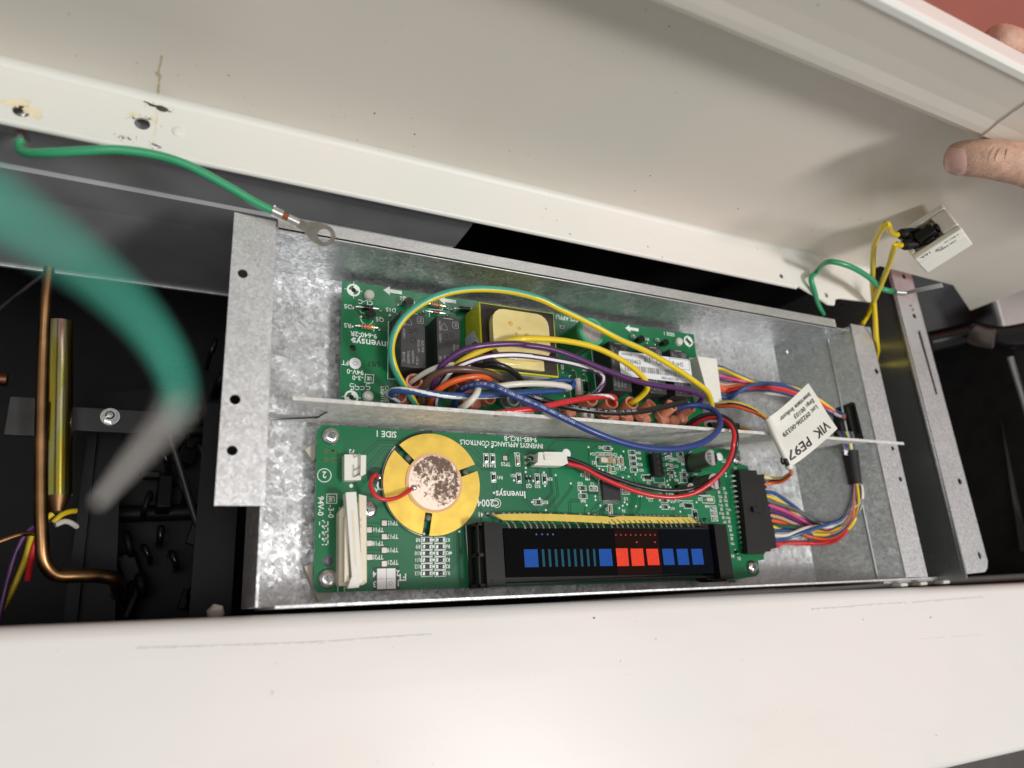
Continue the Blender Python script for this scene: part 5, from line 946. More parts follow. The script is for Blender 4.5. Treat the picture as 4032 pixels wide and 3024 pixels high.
# three can capacitors
for (bu, bv, tu, tv, rpx, rb, txt) in ((1660, 375, 1850, 300, 128, 8.0, ('50V', '220', 'JJP')), (1720, 690, 1900, 645, 128, 7.9, ('50V', '220', 'JJP')), (1450, 790, 1560, 745, 0, 5.2, ('16V', '100', ''))):
    top = ZT+{8.0: 17.0, 7.9: 16.0, 5.2: 10.5}[rb]; r_ = rb*0.62
    q = at(U(tu, tv), top)
    cp_ = part('can_capacitor', cb, lambda m: [m.lathe((q.x, q.y, 0), [(r_+.1, ZT+1.6), (r_+.1, ZT+2.6), (r_-.15, ZT+3.0), (r_, ZT+3.4), (r_, top-.5), (r_-.35, top-.05)], 'cap_can', 32)])
    def f(m):
        m.cyl((q.x, q.y, 0), r_-.36, top-.3, top, 'alu', 32)
        seg = [((r_-.42)*math.cos(math.radians(a)), (r_-.42)*math.sin(math.radians(a))) for a in range(-62, 63, 6)]
        m.flat([(q.x+x, q.y+y) for x, y in seg], top+.03, 'ink')
    tp = part('can_top', cp_, f)
    part('can_print', cp_, lambda m: [m.text(t, (q.x-r_*.28, q.y+r_*(.42-.42*i), top+.06), XN, YN, r_*.26, 'ink') for i, t in enumerate(txt) if t]+[m.ring((q.x-r_*.2, q.y-r_*.72), .5, .75, top+.06, 'ink', 16)], smooth=0)
    part('base_plate', cp_, lambda m: m.prism([(q.x-r_*1.1, q.y-r_*.75), (q.x-r_*.75, q.y-r_*1.1), (q.x+r_*1.05, q.y-r_*1.1), (q.x+r_*1.05, q.y+r_*1.1), (q.x-r_*.75, q.y+r_*1.1), (q.x-r_*1.1, q.y+r_*.75)], ZT+.05, ZT+1.7, 'black_plastic'), bevel=.2)
# wire-to-board header of the harness: bright solder tails
for i in range(15):
    t = i/14; a = b3(RR(632+128*t, 345+780*t)); 
    part('solder_tail', cb, lambda m: [m.lathe((a.x-.2, a.y, ZT), [(1.2, 0), (1.05, .8), (.5, 1.4), (0, 1.5)], 'solder', 12), m.tube([(a.x, a.y, ZT+.8), (a.x+2.2, a.y, ZT+1.6), (a.x+4.6, a.y, ZT+1.4), (a.x+6.2, a.y, ZT+1.2)], .85, 'tin', 8, smooth=4), m.lathe((a.x+4.0, a.y, ZT), [(1.05, 0), (.95, .8), (.5, 1.4), (0, 1.5)], 'solder', 12)], smooth=70)

# ------------------------------------------------------------------ display
ds = part('display', cb, lambda m: m.box(100.5, 253, -152.6, -127.2, ZT+3, 19.0, 'black_plastic'), bevel=0.4)
part('glass', ds, lambda m: m.prism([b2(T(*p), 20) for p in ((485, 365),)]+[b2(X(*p), 20) for p in ((1500, 205), (1590, 840))]+[b2(T(530, 1085), 20)], 18.5, 20, 'glass_black'), bevel=0.25)
yt_, yb_ = -127.6, -152.2
part('red_filter', ds, lambda m: m.prism([b2(p, 20.1) for p in (X(62, 205), X(700, 205), X(775, 845), X(125, 860))], 20.02, 20.12, 'glass_red'))
part('blue_filter', ds, lambda m: m.prism([b2(p, 20.1) for p in (X(712, 205), X(1490, 205), X(1570, 838), X(785, 845))], 20.02, 20.12, 'glass_blue'))
def seg4(name, c, pts, mt): part(name, ds, lambda m: m.prism([b2(c(*p), 20.2) for p in pts], 20.05, 20.2, mt))
seg4('segment', T, ((783, 675), (982, 673), (1000, 932), (800, 935)), 'seg_blue')
for i in range(9):
    u = 1043+92.6*i; v = 56 if i else 56; seg4('segment', T, ((u, 673-i*.3), (u+34-i*.2, 673-i*.3), (u+54-i*.2, 927-i), (u+18+i*.3, 930-i)), 'seg_teal')
seg4('segment', T, ((1870, 670), (2052, 668), (2078, 915), (1890, 918)), 'seg_blue')
for pts, c_ in ((((90, 476), (262, 475), (285, 732), (115, 735)), 'seg_red'), (((302, 480), (485, 478), (510, 728), (328, 732)), 'seg_red'), (((530, 483), (702, 482), (730, 718), (560, 720)), 'seg_red'), (((762, 483), (918, 482), (948, 715), (790, 718)), 'seg_blue'), (((970, 484), (1132, 482), (1162, 714), (1000, 718)), 'seg_blue'), (((1183, 484), (1342, 482), (1372, 710), (1212, 714)), 'seg_blue')):
    seg4('segment', X, pts, c_)
for u in (966, 1050, 1130, 1208): seg4('indicator_dot', T, [(u+11*math.cos(a*.785), 457+14*math.sin(a*.785)) for a in range(8)], 'dot_blue')
for u in (92, 165, 236, 308, 380, 452, 522, 592, 660): seg4('indicator_dot', X, [(u+9*math.cos(a*.785), 281+12*math.sin(a*.785)) for a in range(8)], 'dot_red')
for u in (396, 660): seg4('indicator_dot', X, ((u-16, 387), (u, 374), (u+16, 387), (u, 400)), 'dot_red')
# end brackets with their openings
def lbk(m):
    P4 = [at(T(*p), 22.5) for p in ((205, 265), (465, 290), (522, 1190), (255, 1215))]
    m.prism([(p.x, p.y) for p in P4], ZT+.2, 22.5, 'black_plastic')
    o0 = [at(T(*p), 20) for p in ((95, 305), (205, 270), (250, 1225), (150, 1240))]
    x0, x1 = 99.0, 104.4
    for (y0, y1) in ((-124.4, -126.0), (-138.4, -140.4), (-152.2, -154.2)): m.box(x0, x1, y1, y0, ZT+.2, 21.2, 'black_plastic')
    m.box(x1-.6, x1, -154, -124.5, ZT+.2, 21, 'black_plastic'); m.box(x0, x1, -154.2, -124.4, ZT+.2, ZT+2.5, 'black_plastic'); m.box(x0, x0+1.0, -154.2, -124.4, 19.4, 21.2, 'black_plastic')
part('end_bracket', ds, lbk, bevel=0.5)
part('end_bracket', ds, lambda m: [m.prism([b2(X(*p), 22.5) for p in ((1515, 118), (1690, 130), (1808, 895), (1805, 915), (1618, 915))], ZT+.2, 22.5, 'black_plastic'), m.prism([b2(X(*p), 18) for p in ((1410, 890), (1620, 880), (1705, 930), (1700, 955), (1500, 958), (1480, 935), (1420, 935))], ZT-2, 18, 'black_plastic'), m.prism([b2(X(*p), 19) for p in ((1310, 150), (1400, 115), (1520, 118), (1510, 190))], ZT+.2, 19, 'black_plastic')], bevel=0.6)
part('lower_rail', ds, lambda m: [m.prism([b2(p, 18) for p in (T(530, 1110), X(1590, 870), X(1595, 900), T(530, 1170))], ZT-1, 18, 'black_plastic'), m.prism([b2(p, 11) for p in (T(530, 1170), X(1190, 905), X(1180, 912), T(530, 1182))], ZT, 11, 'zinc_fine')], bevel=.2)
for p in (T(330, 1140), T(320, 335)): q = at(p, 22.5); part('dimple', ds, lambda m: m.lathe((q.x, q.y, 22.5), [(.9, 0), (.6, .2), (0, .25)], 'black_plug', 12))
# solder joints in a row above the display and the springy display pins under yellow tape
JO = [(VV, 282, 1300), (VV, 368, 1300), (VV, 535, 1300), (VV, 622, 1300), (VV, 707, 1302), (VV, 790, 1303), (VV, 872, 1303), (VV, 955, 1303), (VV, 1120, 1308), (VV, 1280, 1308), (VV, 1515, 1313), (VV, 1750, 1315), (VV, 1978, 1318)]
JO += [(U, 155, 1140), (U, 360, 1142), (U, 563, 1145)]+[(U, 760+64.5*i, 1148+i*.6) for i in range(8)]+[(U, 1335, 1152), (U, 1402, 1155)]
pin_y = -126.8
for c, u, v in JO:
    q = b3(c(u, v)); place(ME_SOL, 'solder_joint', (q.x, q.y, ZT+.02), random.uniform(0, 6), cb)
    silk_x = q.x+4.4
    part('display_lead', ds, lambda m: m.tube([(q.x, q.y, ZT+.6), (q.x+2.0, q.y-2.0, ZT+3.4), (silk_x, q.y-4.6, ZT+6.6)], .36, 'tin', 6, smooth=3))
tape = [(VV, 350, 1310), (VV, 440, 1330), (VV, 520, 1347), (VV, 900, 1345), (VV, 1300, 1352), (VV, 1700, 1366), (VV, 2212, 1395), (U, 230, 1190), (U, 420, 1215), (U, 560, 1195), (U, 900, 1198), (U, 1200, 1205), (U, 1560, 1205), (U, 1690, 1245)]
wd = [.6, 1.5, 3.2, 3.6, 3.7, 3.7, 3.8, 3.8, 3.7, 3.9, 3.6, 3.6, 3.3, .5]
def f(m):
    pts = [at(c(u, v), 16.5) for c, u, v in tape]; up_ = []; dn = []
    for p, w in zip(pts, wd):
        z = random.uniform(-.25, .25); up_.append(Vector((p.x, p.y+w*.45, 15.8+z))); dn.append(Vector((p.x+random.uniform(-.4, .4), p.y-w*.55, 17.0+z)))
    for i in range(len(pts)-1): m.quad(dn[i], dn[i+1], up_[i+1], up_[i], 'tape_masking'); o_ = Vector((0, 0, -.25)); m.quad(up_[i]+o_, up_[i+1]+o_, dn[i+1]+o_, dn[i]+o_, 'tape_masking'); m.quad(dn[i]+o_, dn[i+1]+o_, dn[i+1], dn[i], 'tape_masking')
part('yellow_tape', ds, f)
x_ = 118.0
while x_ < 246:
    a = at(tape[0][0](0, 0), 16)
    part('display_pin', ds, lambda m: m.add([Vector((x_+dx*.42+sx, y, z)) for (y, z, sx) in ((-122.6, 16.2, -2.2), (-124.0, 17.0, -1.0), (-125.6, 17.6, -.2), (-126.9, 17.9, 0), (-128.4, 17.9, 0)) for dx in (-1, 1)], [(2*i, 2*i+1, 2*i+3, 2*i+2) for i in range(4)]+[(2*i+2, 2*i+3, 2*i+1, 2*i) for i in range(4)], 'solder'))
    x_ += 3.45 if random.random() > .12 else 5.2
# ------------------------------------------------------------------ upper board: relays, transformer
rb = thing('relay_board', 'upper green circuit board with black relays, yellow transformer and orange terminal sleeves', 'circuit board', (150, -37, 0))
ub = [(37.1, -3.7), (263.4, -3.9), (260.9, -70.8), (36.7, -70.6)]
part('substrate', rb, lambda m: plate(m, [(38.2, -3.7), (263.4, -3.9), (261, -70.8), (36.7, -70.6), (37.1, -4.8)], [circ(b2(A(418, 708)), 1.7)], 1.6, 'pcb', None, ZT))
usk = MB()
def tgt(p, r=3.4, s=1.0):
    q = b2(p); usk.ring(q, r*.72, r, ZT+.12, 'silk', 36)
    for a in (0, 90): usk.ring(q, r*.3, r*.75, ZT+.121, 'silk', 10, a*2+90, a*2+180) if False else None
    usk.ring(q, r*.35, r*.8, ZT+.121, 'silk', 10, 0, 90); usk.ring(q, r*.35, r*.8, ZT+.121, 'silk', 10, 180, 270); usk.disc(q, r*.33, ZT+.125, 'hole')
    for dx, dy in ((1, 0), (-1, 0), (0, 1), (0, -1)): usk.strip([(q[0]+dx*r*.8, q[1]+dy*r*.8), (q[0]+dx*r*1.35, q[1]+dy*r*1.35)], .3, ZT+.12, 'silk')
tgt(A(425, 205)); tgt(A(405, 1138)); tgt(Y(1880, 605), 3.6)
def arrow(p, L_=10.0):
    q = b2(p); x, y = q; usk.flat([(x, y), (x+3.6, y+2.5), (x+3.5, y+1.0), (x+L_, y+1.0), (x+L_, y-1.0), (x+3.5, y-1.0), (x+3.6, y-2.5)], ZT+.12, 'silk')
arrow(A(682, 203)); arrow(A(1165, 285)); arrow(Y(962, 412))
for t, p, h in (('CL-C', A(530, 312), 2.4), ('D5', A(377, 348), 2.3), ('Q5', A(655, 462), 2.3), ('R5', A(372, 512), 2.3), ('D15', A(750, 378), 2.2), ('Q2', A(862, 280), 2.2), ('R11', A(985, 325), 2.2), ('9-640-2R', A(515, 595), 2.5), ('Invensys', A(575, 668), 3.9), ('FT', A(352, 838), 2.3), ('94V-0', A(440, 918), 2.4), ('-3-0', A(462, 970), 2.3), ('C2', Y(50, 398), 2.2), ('SYS APPLI', Y(120, 275), 2.5), ('SIDE 1', Y(1600, 500), 2.3), ('Q1', Y(1080, 535), 2.0), ('R1', Y(1280, 575), 2.0), ('Q1', Y(1430, 585), 2.0), ('8', O(1170, 290), 3.0), ('2C', O(1545, 335), 1.8)):
    ptext(usk, t, p, h)
usk.disc(b2(A(410, 638)), .5, ZT+.12, 'silk'); usk.disc(b2(A(438, 843)), 2.9, ZT+.12, 'label'); usk.ring(b2(A(438, 843)), .9, 1.1, ZT+.14, 'ink_grey', 18); ptext(usk, 'UE7', A(600, 850), 2.6, 'ink')
usk.text('UE', b3(A(562, 975), ZT+.12), XN, YN, 1.9, 'silk', wsc=.7); usk.strip([b2(A(*p)) for p in ((527, 938), (600, 942), (595, 1015), (522, 1010))], .3, ZT+.12, 'silk', closed=True)
usk.text('CABINET', b3(A(717, 1120), ZT+.12), YN, (1, 0, 0), 1.9, 'silk', wsc=.9); usk.text('LIGHTS', b3(A(678, 1110), ZT+.12), YN, (1, 0, 0), 1.9, 'silk', wsc=.9); usk.text('BK', b3(N(550, 830), ZT+.12), YN, (1, 0, 0), 1.9, 'silk')
for pts in (((735, 480), (727, 480), (722, 978), (800, 982)), ((470, 340), (590, 385)), ((478, 380), (492, 402), (520, 405)), ((470, 530), (465, 505), (605, 522), (600, 565)), ((1075, 370), (1195, 380), (1200, 360)), ((1085, 440), (1085, 388), (1190, 400))):
    usk.strip([b2(A(*p)) for p in pts], .35, ZT+.12, 'silk')
for pts in (((1675, 0), (1755, 690)), ((1320, 440), (1285, 440), (1290, 500)), ((1300, 700), (1318, 830), (1370, 830)), ((1560, 520), (1510, 520), (1520, 720), (1590, 720))):
    usk.strip([b2(O(*p)) for p in pts], .4, ZT+.12, 'silk')
usk.ring(b2(A(540, 455)), 3.0, 3.3, ZT+.12, 'silk', 20, 190, 350)
for j, u in enumerate((410, 455, 500, 550)):        # dashed date code
    for (a, c, d, e) in ((-20, -25, 20, -25), (-20, -20, -20, 0), (20, 0, 20, 22), (-20, 26, 20, 26), (-20, 0, 20, 0))[j % 3:]:
        usk.strip([b2(A(u+a*.8, 1045+c)), b2(A(u+d*.8, 1045+e))], .4, ZT+.12, 'silk')
for p in (P(150, 1265), P(240, 1280), P(350, 1250), P(350, 1300), P(450, 1300), P(580, 1300), P(640, 1305), P(740, 1320), P(810, 1330), P(170, 1240), P(545, 1270)):
    q = b2(p); usk.strip([(q[0]-1.4, q[1]+.4), (q[0]-1.4, q[1]-1.4), (q[0]+1.6, q[1]-1.4)], .5, ZT+.12, 'silk')
for t, p in (('L1', P(130, 1240)), ('BR', P(350, 1265)), ('D', P(560, 1262)), ('PR', P(750, 1310)), ('DLB', O(1440, 1190)), ('LOCK', O(1140, 1050)), ('CV', O(1830, 1250)), ('NO', O(210, 980))):
    usk.text(t, b3(p, ZT+.13), YN, (1, 0, 0), 1.7, 'silk')
usk.disc(b2(O(615, 1110)), 2.2, ZT+.12, 'silk')
usk.build('silkscreen_print', rb, smooth=0, kind='stuff')
part('circuit_trace', rb, lambda m: [m.strip([b2(A(*p)) for p in pts], .45, ZT+.05, 'silk_gold') for pts in (((420, 375), (480, 440)), ((600, 495), (760, 515)), ((670, 555), (760, 560)), ((690, 380), (760, 410)), ((1240, 410), (1290, 450)))] + [m.strip([b2(Y(*p)) for p in ((0, 380 + k*30), (200, 300 + k*22))], .4, ZT+.05, 'pcb_trace') for k in range(6)], smooth=0, kind='stuff')
# nylon standoff heads
for p in (A(565, 242), A(555, 1125), Y(1750, 605), O(880, 1110)):
    q = b3(p, ZT+1.5); part('standoff_head', rb, lambda m: m.lathe((q.x, q.y, ZT), [(2.7, 0), (2.75, 1.0), (2.3, 2.2), (1.2, 2.9), (0, 3.1)], 'nylon', 22), smooth=60)
# solder joints
for p in (A(420, 362), A(655, 385), A(490, 440), A(415, 525), A(650, 550), A(740, 428), A(812, 335), A(1030, 395), A(1232, 365), A(1275, 375), A(1235, 425), A(1120, 482), A(810, 420), O(1165, 385), O(1345, 350), O(1535, 425), O(1195, 800), Y(1390, 660), Y(1275, 640), Y(600, 860), O(1820, 145)):
    q = b3(p); o = place(ME_SOL, 'solder_joint', (q.x, q.y, ZT+.02), random.uniform(0, 6), rb); o.scale = (1.05, 1.05, 1.15)
def axial(name, a, b_, r, L_, mt, bands=()):
    a, b_ = b3(a), b3(b_); a.z = b_.z = ZT+.5; mid = a.lerp(b_, .5); d = (b_-a).normalized(); up = Vector((0, 0, r+.6))
    o = part(name, rb, lambda m: m.tube([mid-d*L_/2+up, mid-d*L_*.32+up, mid+d*L_*.32+up, mid+d*L_/2+up], (lambda t: r*(1.12 if t < .2 or t > .8 else 1.0)) if bands else r, mt, 14, smooth=5))
    part('lead', o, lambda m: m.tube([a, a+d*.6+up*.8, mid-d*L_/2+up, mid+d*L_/2+up, b_-d*.6+up*.8, b_], .33, 'tin', 6, smooth=4))
    for t, c_ in bands: part('colour_band', o, lambda m: m.cyl(mid+d*(t*L_)+up, r*1.13, -.28, .28, c_, 14, axis=d))
    return o
axial('diode', A(420, 362), A(655, 385), 1.35, 4.6, 'black_body'); axial('resistor', A(415, 525), A(650, 550), 1.2, 6.0, 'res_body', ((-.36, 'wire_brown'), (-.1, 'wire_red'), (.12, 'wire_orange'), (.36, 'brass')))
axial('resistor', A(1035, 330), A(1232, 365), 1.2, 6.0, 'res_body', ((-.34, 'wire_brown'), (-.08, 'wire_red'), (.14, 'wire_brown'), (.36, 'brass'))); axial('diode', A(1030, 395), A(1235, 425), .9, 3.4, 'dark_red'); axial('diode', A(1275, 375), A(1480, 400), 1.5, 5.4, 'black_body')
axial('resistor', O(1345, 350), O(1440, 1000), 2.1, 9.5, 'res_pink', ((-.38, 'res_pink'), (.38, 'res_pink'))); axial('diode', O(1535, 425), O(1610, 900), 1.55, 5.6, 'black_body')
def to92(p, s=1.0):
    q = b3(p, 13); part('transistor', rb, lambda m: [m.prism([(q.x+2.3*s*math.cos(math.radians(a)), q.y+2.3*s*math.sin(math.radians(a))) for a in range(-40, 221, 20)], ZT+2.2, ZT+6.8, 'black_body')]+[m.tube([(q.x+dx, q.y-.3, ZT), (q.x+dx, q.y-.3, ZT+2.4)], .3, 'tin', 6, smooth=1) for dx in (-1.3, 0, 1.3)], bevel=.3)
to92(A(570, 425)); to92(A(895, 320)); to92(Y(1165, 590)); to92(Y(1520, 640), .95)
# relays
def relay(x0, x1, y0, y1, h, full=True, name='relay'):
    z1 = ZT+h; o = part(name, rb, lambda m: m.box(x0, x1, y0, y1, ZT+.3, z1, 'relay'), bevel=.35)
    part('base_rim', o, lambda m: m.box(x0-.25, x1+.25, y0-.25, y1+.25, ZT, ZT+1.5, 'relay'))
    cx = (x0+x1)/2
    part('moulded_ring', o, lambda m: [m.ring((cx-.2, (y0+y1)/2-.4), 1.2, 1.45, z1+.03, 'black_plastic', 24), m.ring((cx+1.6, (y0+y1)/2+5), .8, 1.1, z1+.03, 'black_plastic', 20), m.strip([(cx-2.6, y1-9.6), (cx-.4, y1-9.6), (cx-.4, y1-11), (cx-2.4, y1-11.2)], .35, z1+.03, 'black_plastic')])
    if full:
        def f(m):
            z = z1+.05; w = x1-x0
            m.strip(rrect(x0+w*.68, x0+w*.93, y1-5.6, y1-2.2, .7, 3), .25, z, 'relay_print', closed=True); m.text('M', (x0+w*.805, y1-3.9, z), YN, (1, 0, 0), 1.7, 'relay_print')
            m.strip([(x0+w*.3, y1-.9), (x0+w*.7, y1-.9)], .5, z, 'relay_print')
            for t, fx, y, hh in (('16A 250V~  COSØ=1', .14, y1-8.5, 1.15), ('ALZ11F24', .88, y1-17.5, 1.25), ('SPULE: 24V...', .72, y1-18, 1.15), ('16A277VAC', .48, y1-23.5, 1.15), ('THAILAND', .30, y1-24, 1.15), ('80111Q', .12, y1-24, 1.3), ('c UL us', .66, y1-25.2, 1.2)):
                m.text(t, (x0+w*fx, y, z), YN, (1, 0, 0), hh, 'relay_print', wsc=.82)
            m.strip([(x0+w*.2, y1-5.5), (x0+w*.32, y1-3.6), (x0+w*.44, y1-5.5), (x0+w*.44, y1-7.2), (x0+w*.2, y1-7.2)], .22, z, 'relay_print', closed=True)
        part('relay_print', o, f, smooth=0)
    return o
relay(61.6, 74.2, -51.7, -22.7, 15.7); relay(80.3, 92.8, -51.8, -22.9, 15.7)
q = at(Y(725, 600), 24.7); q2 = at(Y(990, 670), 24.7); xr = q.x; wr = 12.6
relay(q.x, q.x+12.6, q.y-29, q.y, 15.7)
for u, v in ((1240, 660), (1610, 710)):
    q = at(Y(u, v), 24.7); relay(q.x, q.x+12.4, q.y-29, q.y, 15.7)
# white bar-code label stuck across the relays
LBL = [at(Y(*p), 25.2) for p in ((865, 735), (1905, 875), (1950, 1240), (880, 1080))]
xl, xr_, yb_l, yt_l = LBL[0].x, (LBL[1].x+LBL[2].x)/2, (LBL[2].y+LBL[3].y)/2, (LBL[0].y+LBL[1].y)/2
lab = part('barcode_label', rb, lambda m: m.prism(rrect(xl, xr_, yb_l, yt_l, 1.6), 25.0, 25.25, 'label'))
def f(m):
    z = 25.3; w = xr_-xl; h = yt_l-yb_l
    def tx(t, u, v, hh, mt='ink_grey', ws=.9): m.text(t, (xl+w*u, yb_l+h*v, z), (1, 0, 0), (0, 1, 0), hh, mt, 'LEFT', ws)
    tx('invensys', .04, .90, 1.7); tx('100-01396', .27, .88, 1.9); tx('PE930463', .03, .62, 2.6); tx('RU', .335, .74, 2.6, 'ink'); tx('CE', .50, .72, 3.0); tx('RoHS', .73, .75, 2.8); tx('0803164/3 LR8', .55, .1, 1.6)
    m.strip([(xl+w*.70, yb_l+h*.56), (xl+w*.98, yb_l+h*.56), (xl+w*.98, yb_l+h*.96), (xl+w*.70, yb_l+h*.96)], .25, z, 'ink_grey', closed=True)
    x = xl+w*.06; rnd = random.Random(3)
    while x < xl+w*.90:
        bw = rnd.choice((.22, .22, .35, .55)); m.flat([(x, yb_l+h*.22), (x+bw, yb_l+h*.22), (x+bw, yb_l+h*.46), (x, yb_l+h*.46)], z, 'ink_grey'); x += bw+rnd.choice((.22, .3, .5, .7))
part('label_print', lab, f, smooth=0)
# transformer
tx0, tx1, ty0, ty1, tz = 102.6, 147.2, -50.2, -13.3, 28.0
tf = part('transformer', rb, lambda m: m.box(tx0, tx1, ty0, ty1, ZT+.2, tz-.25, 'tape_yellow'), bevel=.5)
part('laminated_core', tf, lambda m: m.box(tx0+.8, tx1-.8, ty0+.8, ty1-.8, tz-1.5, tz+.05, 'core'))
wx0, wx1, wy0, wy1 = 109.5, 143.0, -42.5, -17.0
ws = [at(A(*p), 34) for p in ((1620, 385), (2105, 430), (2115, 780), (1625, 750))]
wx0, wx1 = (ws[0].x+ws[3].x)/2, (ws[1].x+ws[2].x)/2; wy1 = (ws[0].y+ws[1].y)/2; wy0 = wy1-25
part('winding', tf, lambda m: m.prism(rrect(wx0, wx1, wy0, wy1, 6.5), tz-1, 36.5, 'bobbin'), bevel=6.0, bseg=6)
part('varnish_drip', tf, lambda m: [m.lathe((wx0+x, wy1-y, 36.4), [(r, 0), (r*.7, .35), (0, .5)], 'varnish', 14) for x, y, r in ((10, 7.5, 1.5), (15, 9.5, 1.1), (19, 13, 1.6), (13, 12.5, .9), (24, 17, 1.2), (9, 17, 1.0))])
part('bobbin_foot', tf, lambda m: m.prism([(wx0+10, wy0-3.5), (wx1-.5, wy0-3.5), (wx1-.5, wy0+2), (wx0+1, wy0+2)], tz-.5, 29.6, 'bobbin'), bevel=.5)
def f(m):      # lead-free label on the left side
    Mx = frame((tx0-.08, ty1, ZT), (0, -1, 0), (0, 0, 1)); m.prism([(13, 0), (36.5, 0), (36.5, 17), (24, 18.6), (13, 11)], 0, .05, 'label', M4=frame((tx0-.02, ty1, ZT), (0, -1, 0), (0, 0, 1)))
part('lead_free_label', tf, f)
def f(m):
    o_ = Vector((tx0-.12, ty1-26, ZT+10)); u_ = Vector((0, -1, 0)); v_ = Vector((0, 0, 1)); n = 30
    for r0, r1 in ((6.0, 6.7),):
        vs = []
        for i in range(n+1): a = 2*math.pi*i/n; vs += [o_+(u_*math.cos(a)+v_*math.sin(a))*r0, o_+(u_*math.cos(a)+v_*math.sin(a))*r1]
        m.add(vs, [(2*i, 2*i+2, 2*i+3, 2*i+1) for i in range(n)], 'wire_dkgreen')
    m.text('Pb', o_, u_, v_, 5.0, 'wire_dkgreen'); m.text('Pb-Free', o_+v_*-8.4, u_, v_, 2.4, 'wire_dkgreen')
    d = (u_+v_*.9).normalized(); s_ = d.cross(Vector((1, 0, 0)))*.35; o2 = o_+Vector((-.05, 0, 0)); m.add([o2-d*6-s_, o2+d*6-s_, o2+d*6+s_, o2-d*6+s_], [(0, 1, 2, 3), (3, 2, 1, 0)], 'wire_red')
part('label_print', tf, f, smooth=0)
def f(m):      # fine print on the lower side of the transformer
    o_ = Vector(((tx0+tx1)/2, ty0-.6, ZT+11)); rnd = random.Random(5)
    m.prism([(4, 2), (40, 2), (40, 17), (4, 17)], 0, .05, 'label', M4=frame((tx0, ty0-.02, ZT), (1, 0, 0), (0, 0, 1)))
    for k in range(6): m.text(''.join(rnd.choice('0123456789-VAHZ') for _ in range(22)), Vector(((tx0+tx1)/2, ty0-.12, ZT+4+2.2*k)), (1, 0, 0), (0, 0, 1), 1.3, 'ink', wsc=.8)
part('side_label', tf, f, smooth=0)
# green sleeved capacitor standing right of the transformer
q = at(Y(485, 455), 33); q.z = 0
gc = part('green_capacitor', rb, lambda m: m.lathe((q.x, q.y, 0), [(7.9, ZT+.3), (8.2, ZT+1.5), (8.2, 32), (7.6, 33), (6.4, 33.1)], 'cap_green', 36))
part('sleeve_edge', gc, lambda m: m.lathe((q.x, q.y, 0), [(8.25, 30), (8.25, 32.4), (7.5, 33.3), (6.3, 33.2)], 'tube_green', 36))
part('vented_top', gc, lambda m: [m.cyl((q.x, q.y, 0), 6.45, 32, 32.9, 'cap_top', 36), m.strip([(q.x-5, q.y+2.5), (q.x+5, q.y-2.5)], .35, 33.0, 'alu'), m.strip([(q.x-2.5, q.y-5), (q.x+2.5, q.y+5)], .35, 33.0, 'alu')])
# vinyl sleeves over the push-on terminals: each a short open tube leaning towards the viewer
def sleeve(p, z, r, L_, ax, mt='sleeve_orange', flat_=1.0):
    c = at(p, z); ax = Vector(ax).normalized()
    def f(m):
        m.lathe(c, [(r*.95, -L_), (r, -L_*.5), (r*1.02, 0), (r*.94, .25), (r*.74, 0), (r*.70, -L_*.8), (0, -L_*.8)], mt, 22, axis=ax)
        m.lathe(c-ax*L_*.95, [(r*1.05, -3.5), (r*1.1, 0), (r*.9, .6)], mt, 16, axis=ax)
    part('terminal_sleeve', rb, f, smooth=60)
for p, z, r, L_, ax in ((N(575, 530), 22, 4.0, 9, (-.35, .15, 1)), (O(1680, 850), 21, 3.6, 9, (-.1, .2, 1)), (O(2030, 900), 22, 3.9, 10, (-.1, .25, 1)), (P(265, 1010), 22, 4.0, 10, (-.1, .3, 1)), (P(500, 1030), 21, 3.7, 9, (.25, .45, 1)), (P(740, 1040), 20, 3.8, 9, (.15, .4, 1)), (P(960, 1060), 18, 3.6, 8, (.15, .4, 1)), (N(1900, 830), 20, 3.2, 8, (0, -.2, 1)), (N(330, 800), 16, 3.4, 7, (-.5, 0, 1)), (N(1400, 560), 20, 3.5, 8, (0, .3, 1))):
    sleeve(p, z, r, L_, ax)
for p, z, r in ((P(230, 1200), 14, 3.8), (P(440, 1215), 14, 3.8), (P(660, 1220), 13, 3.9), (P(780, 1225), 13, 3.8), (P(880, 1190), 14, 3.8), (P(60, 1190), 14, 3.6), (O(1320, 1070), 15, 3.9), (N(1640, 900), 15, 4.2), (N(1520, 760), 16, 4.0)):
    c = at(p, z); part('terminal_sleeve', rb, lambda m: m.lathe((c.x, c.y, 0), [(r*.8, ZT), (r, ZT+1.5), (r*1.02, z-1.5), (r*.8, z+.3), (r*.4, z+.9), (0, z+1)], 'sleeve_orange', 18), smooth=60)
for p, z, ax in ((O(320, 850), 21, (-.1, -.2, 1)), (N(810, 640), 20, (0, .1, 1)), (O(720, 920), 17, (.3, 0, 1)), (N(1080, 480), 22, (.4, .3, .6))): sleeve(p, z, 3.6, 9, ax, 'sleeve_clear')
q = at(O(1630, 1130), 15)
part('insulator_bushing', rb, lambda m: m.lathe((q.x, q.y, ZT), [(4.2, 0), (4.0, 5), (3.4, 6), (1.3, 6.1), (1.2, 3)], 'nylon', 22), smooth=50)
q = at(O(2035, 1285), 18)
part('insulator_bushing', rb, lambda m: [m.lathe((q.x, q.y, ZT), [(3.0, 0), (3.0, 7.5), (3.5, 8), (3.6, 9.2), (2.9, 9.7), (2.3, 9.2), (1.7, 9.2), (1.2, 8.6), (1.1, 6), (0, 6)], 'white_plastic', 26)], smooth=50)

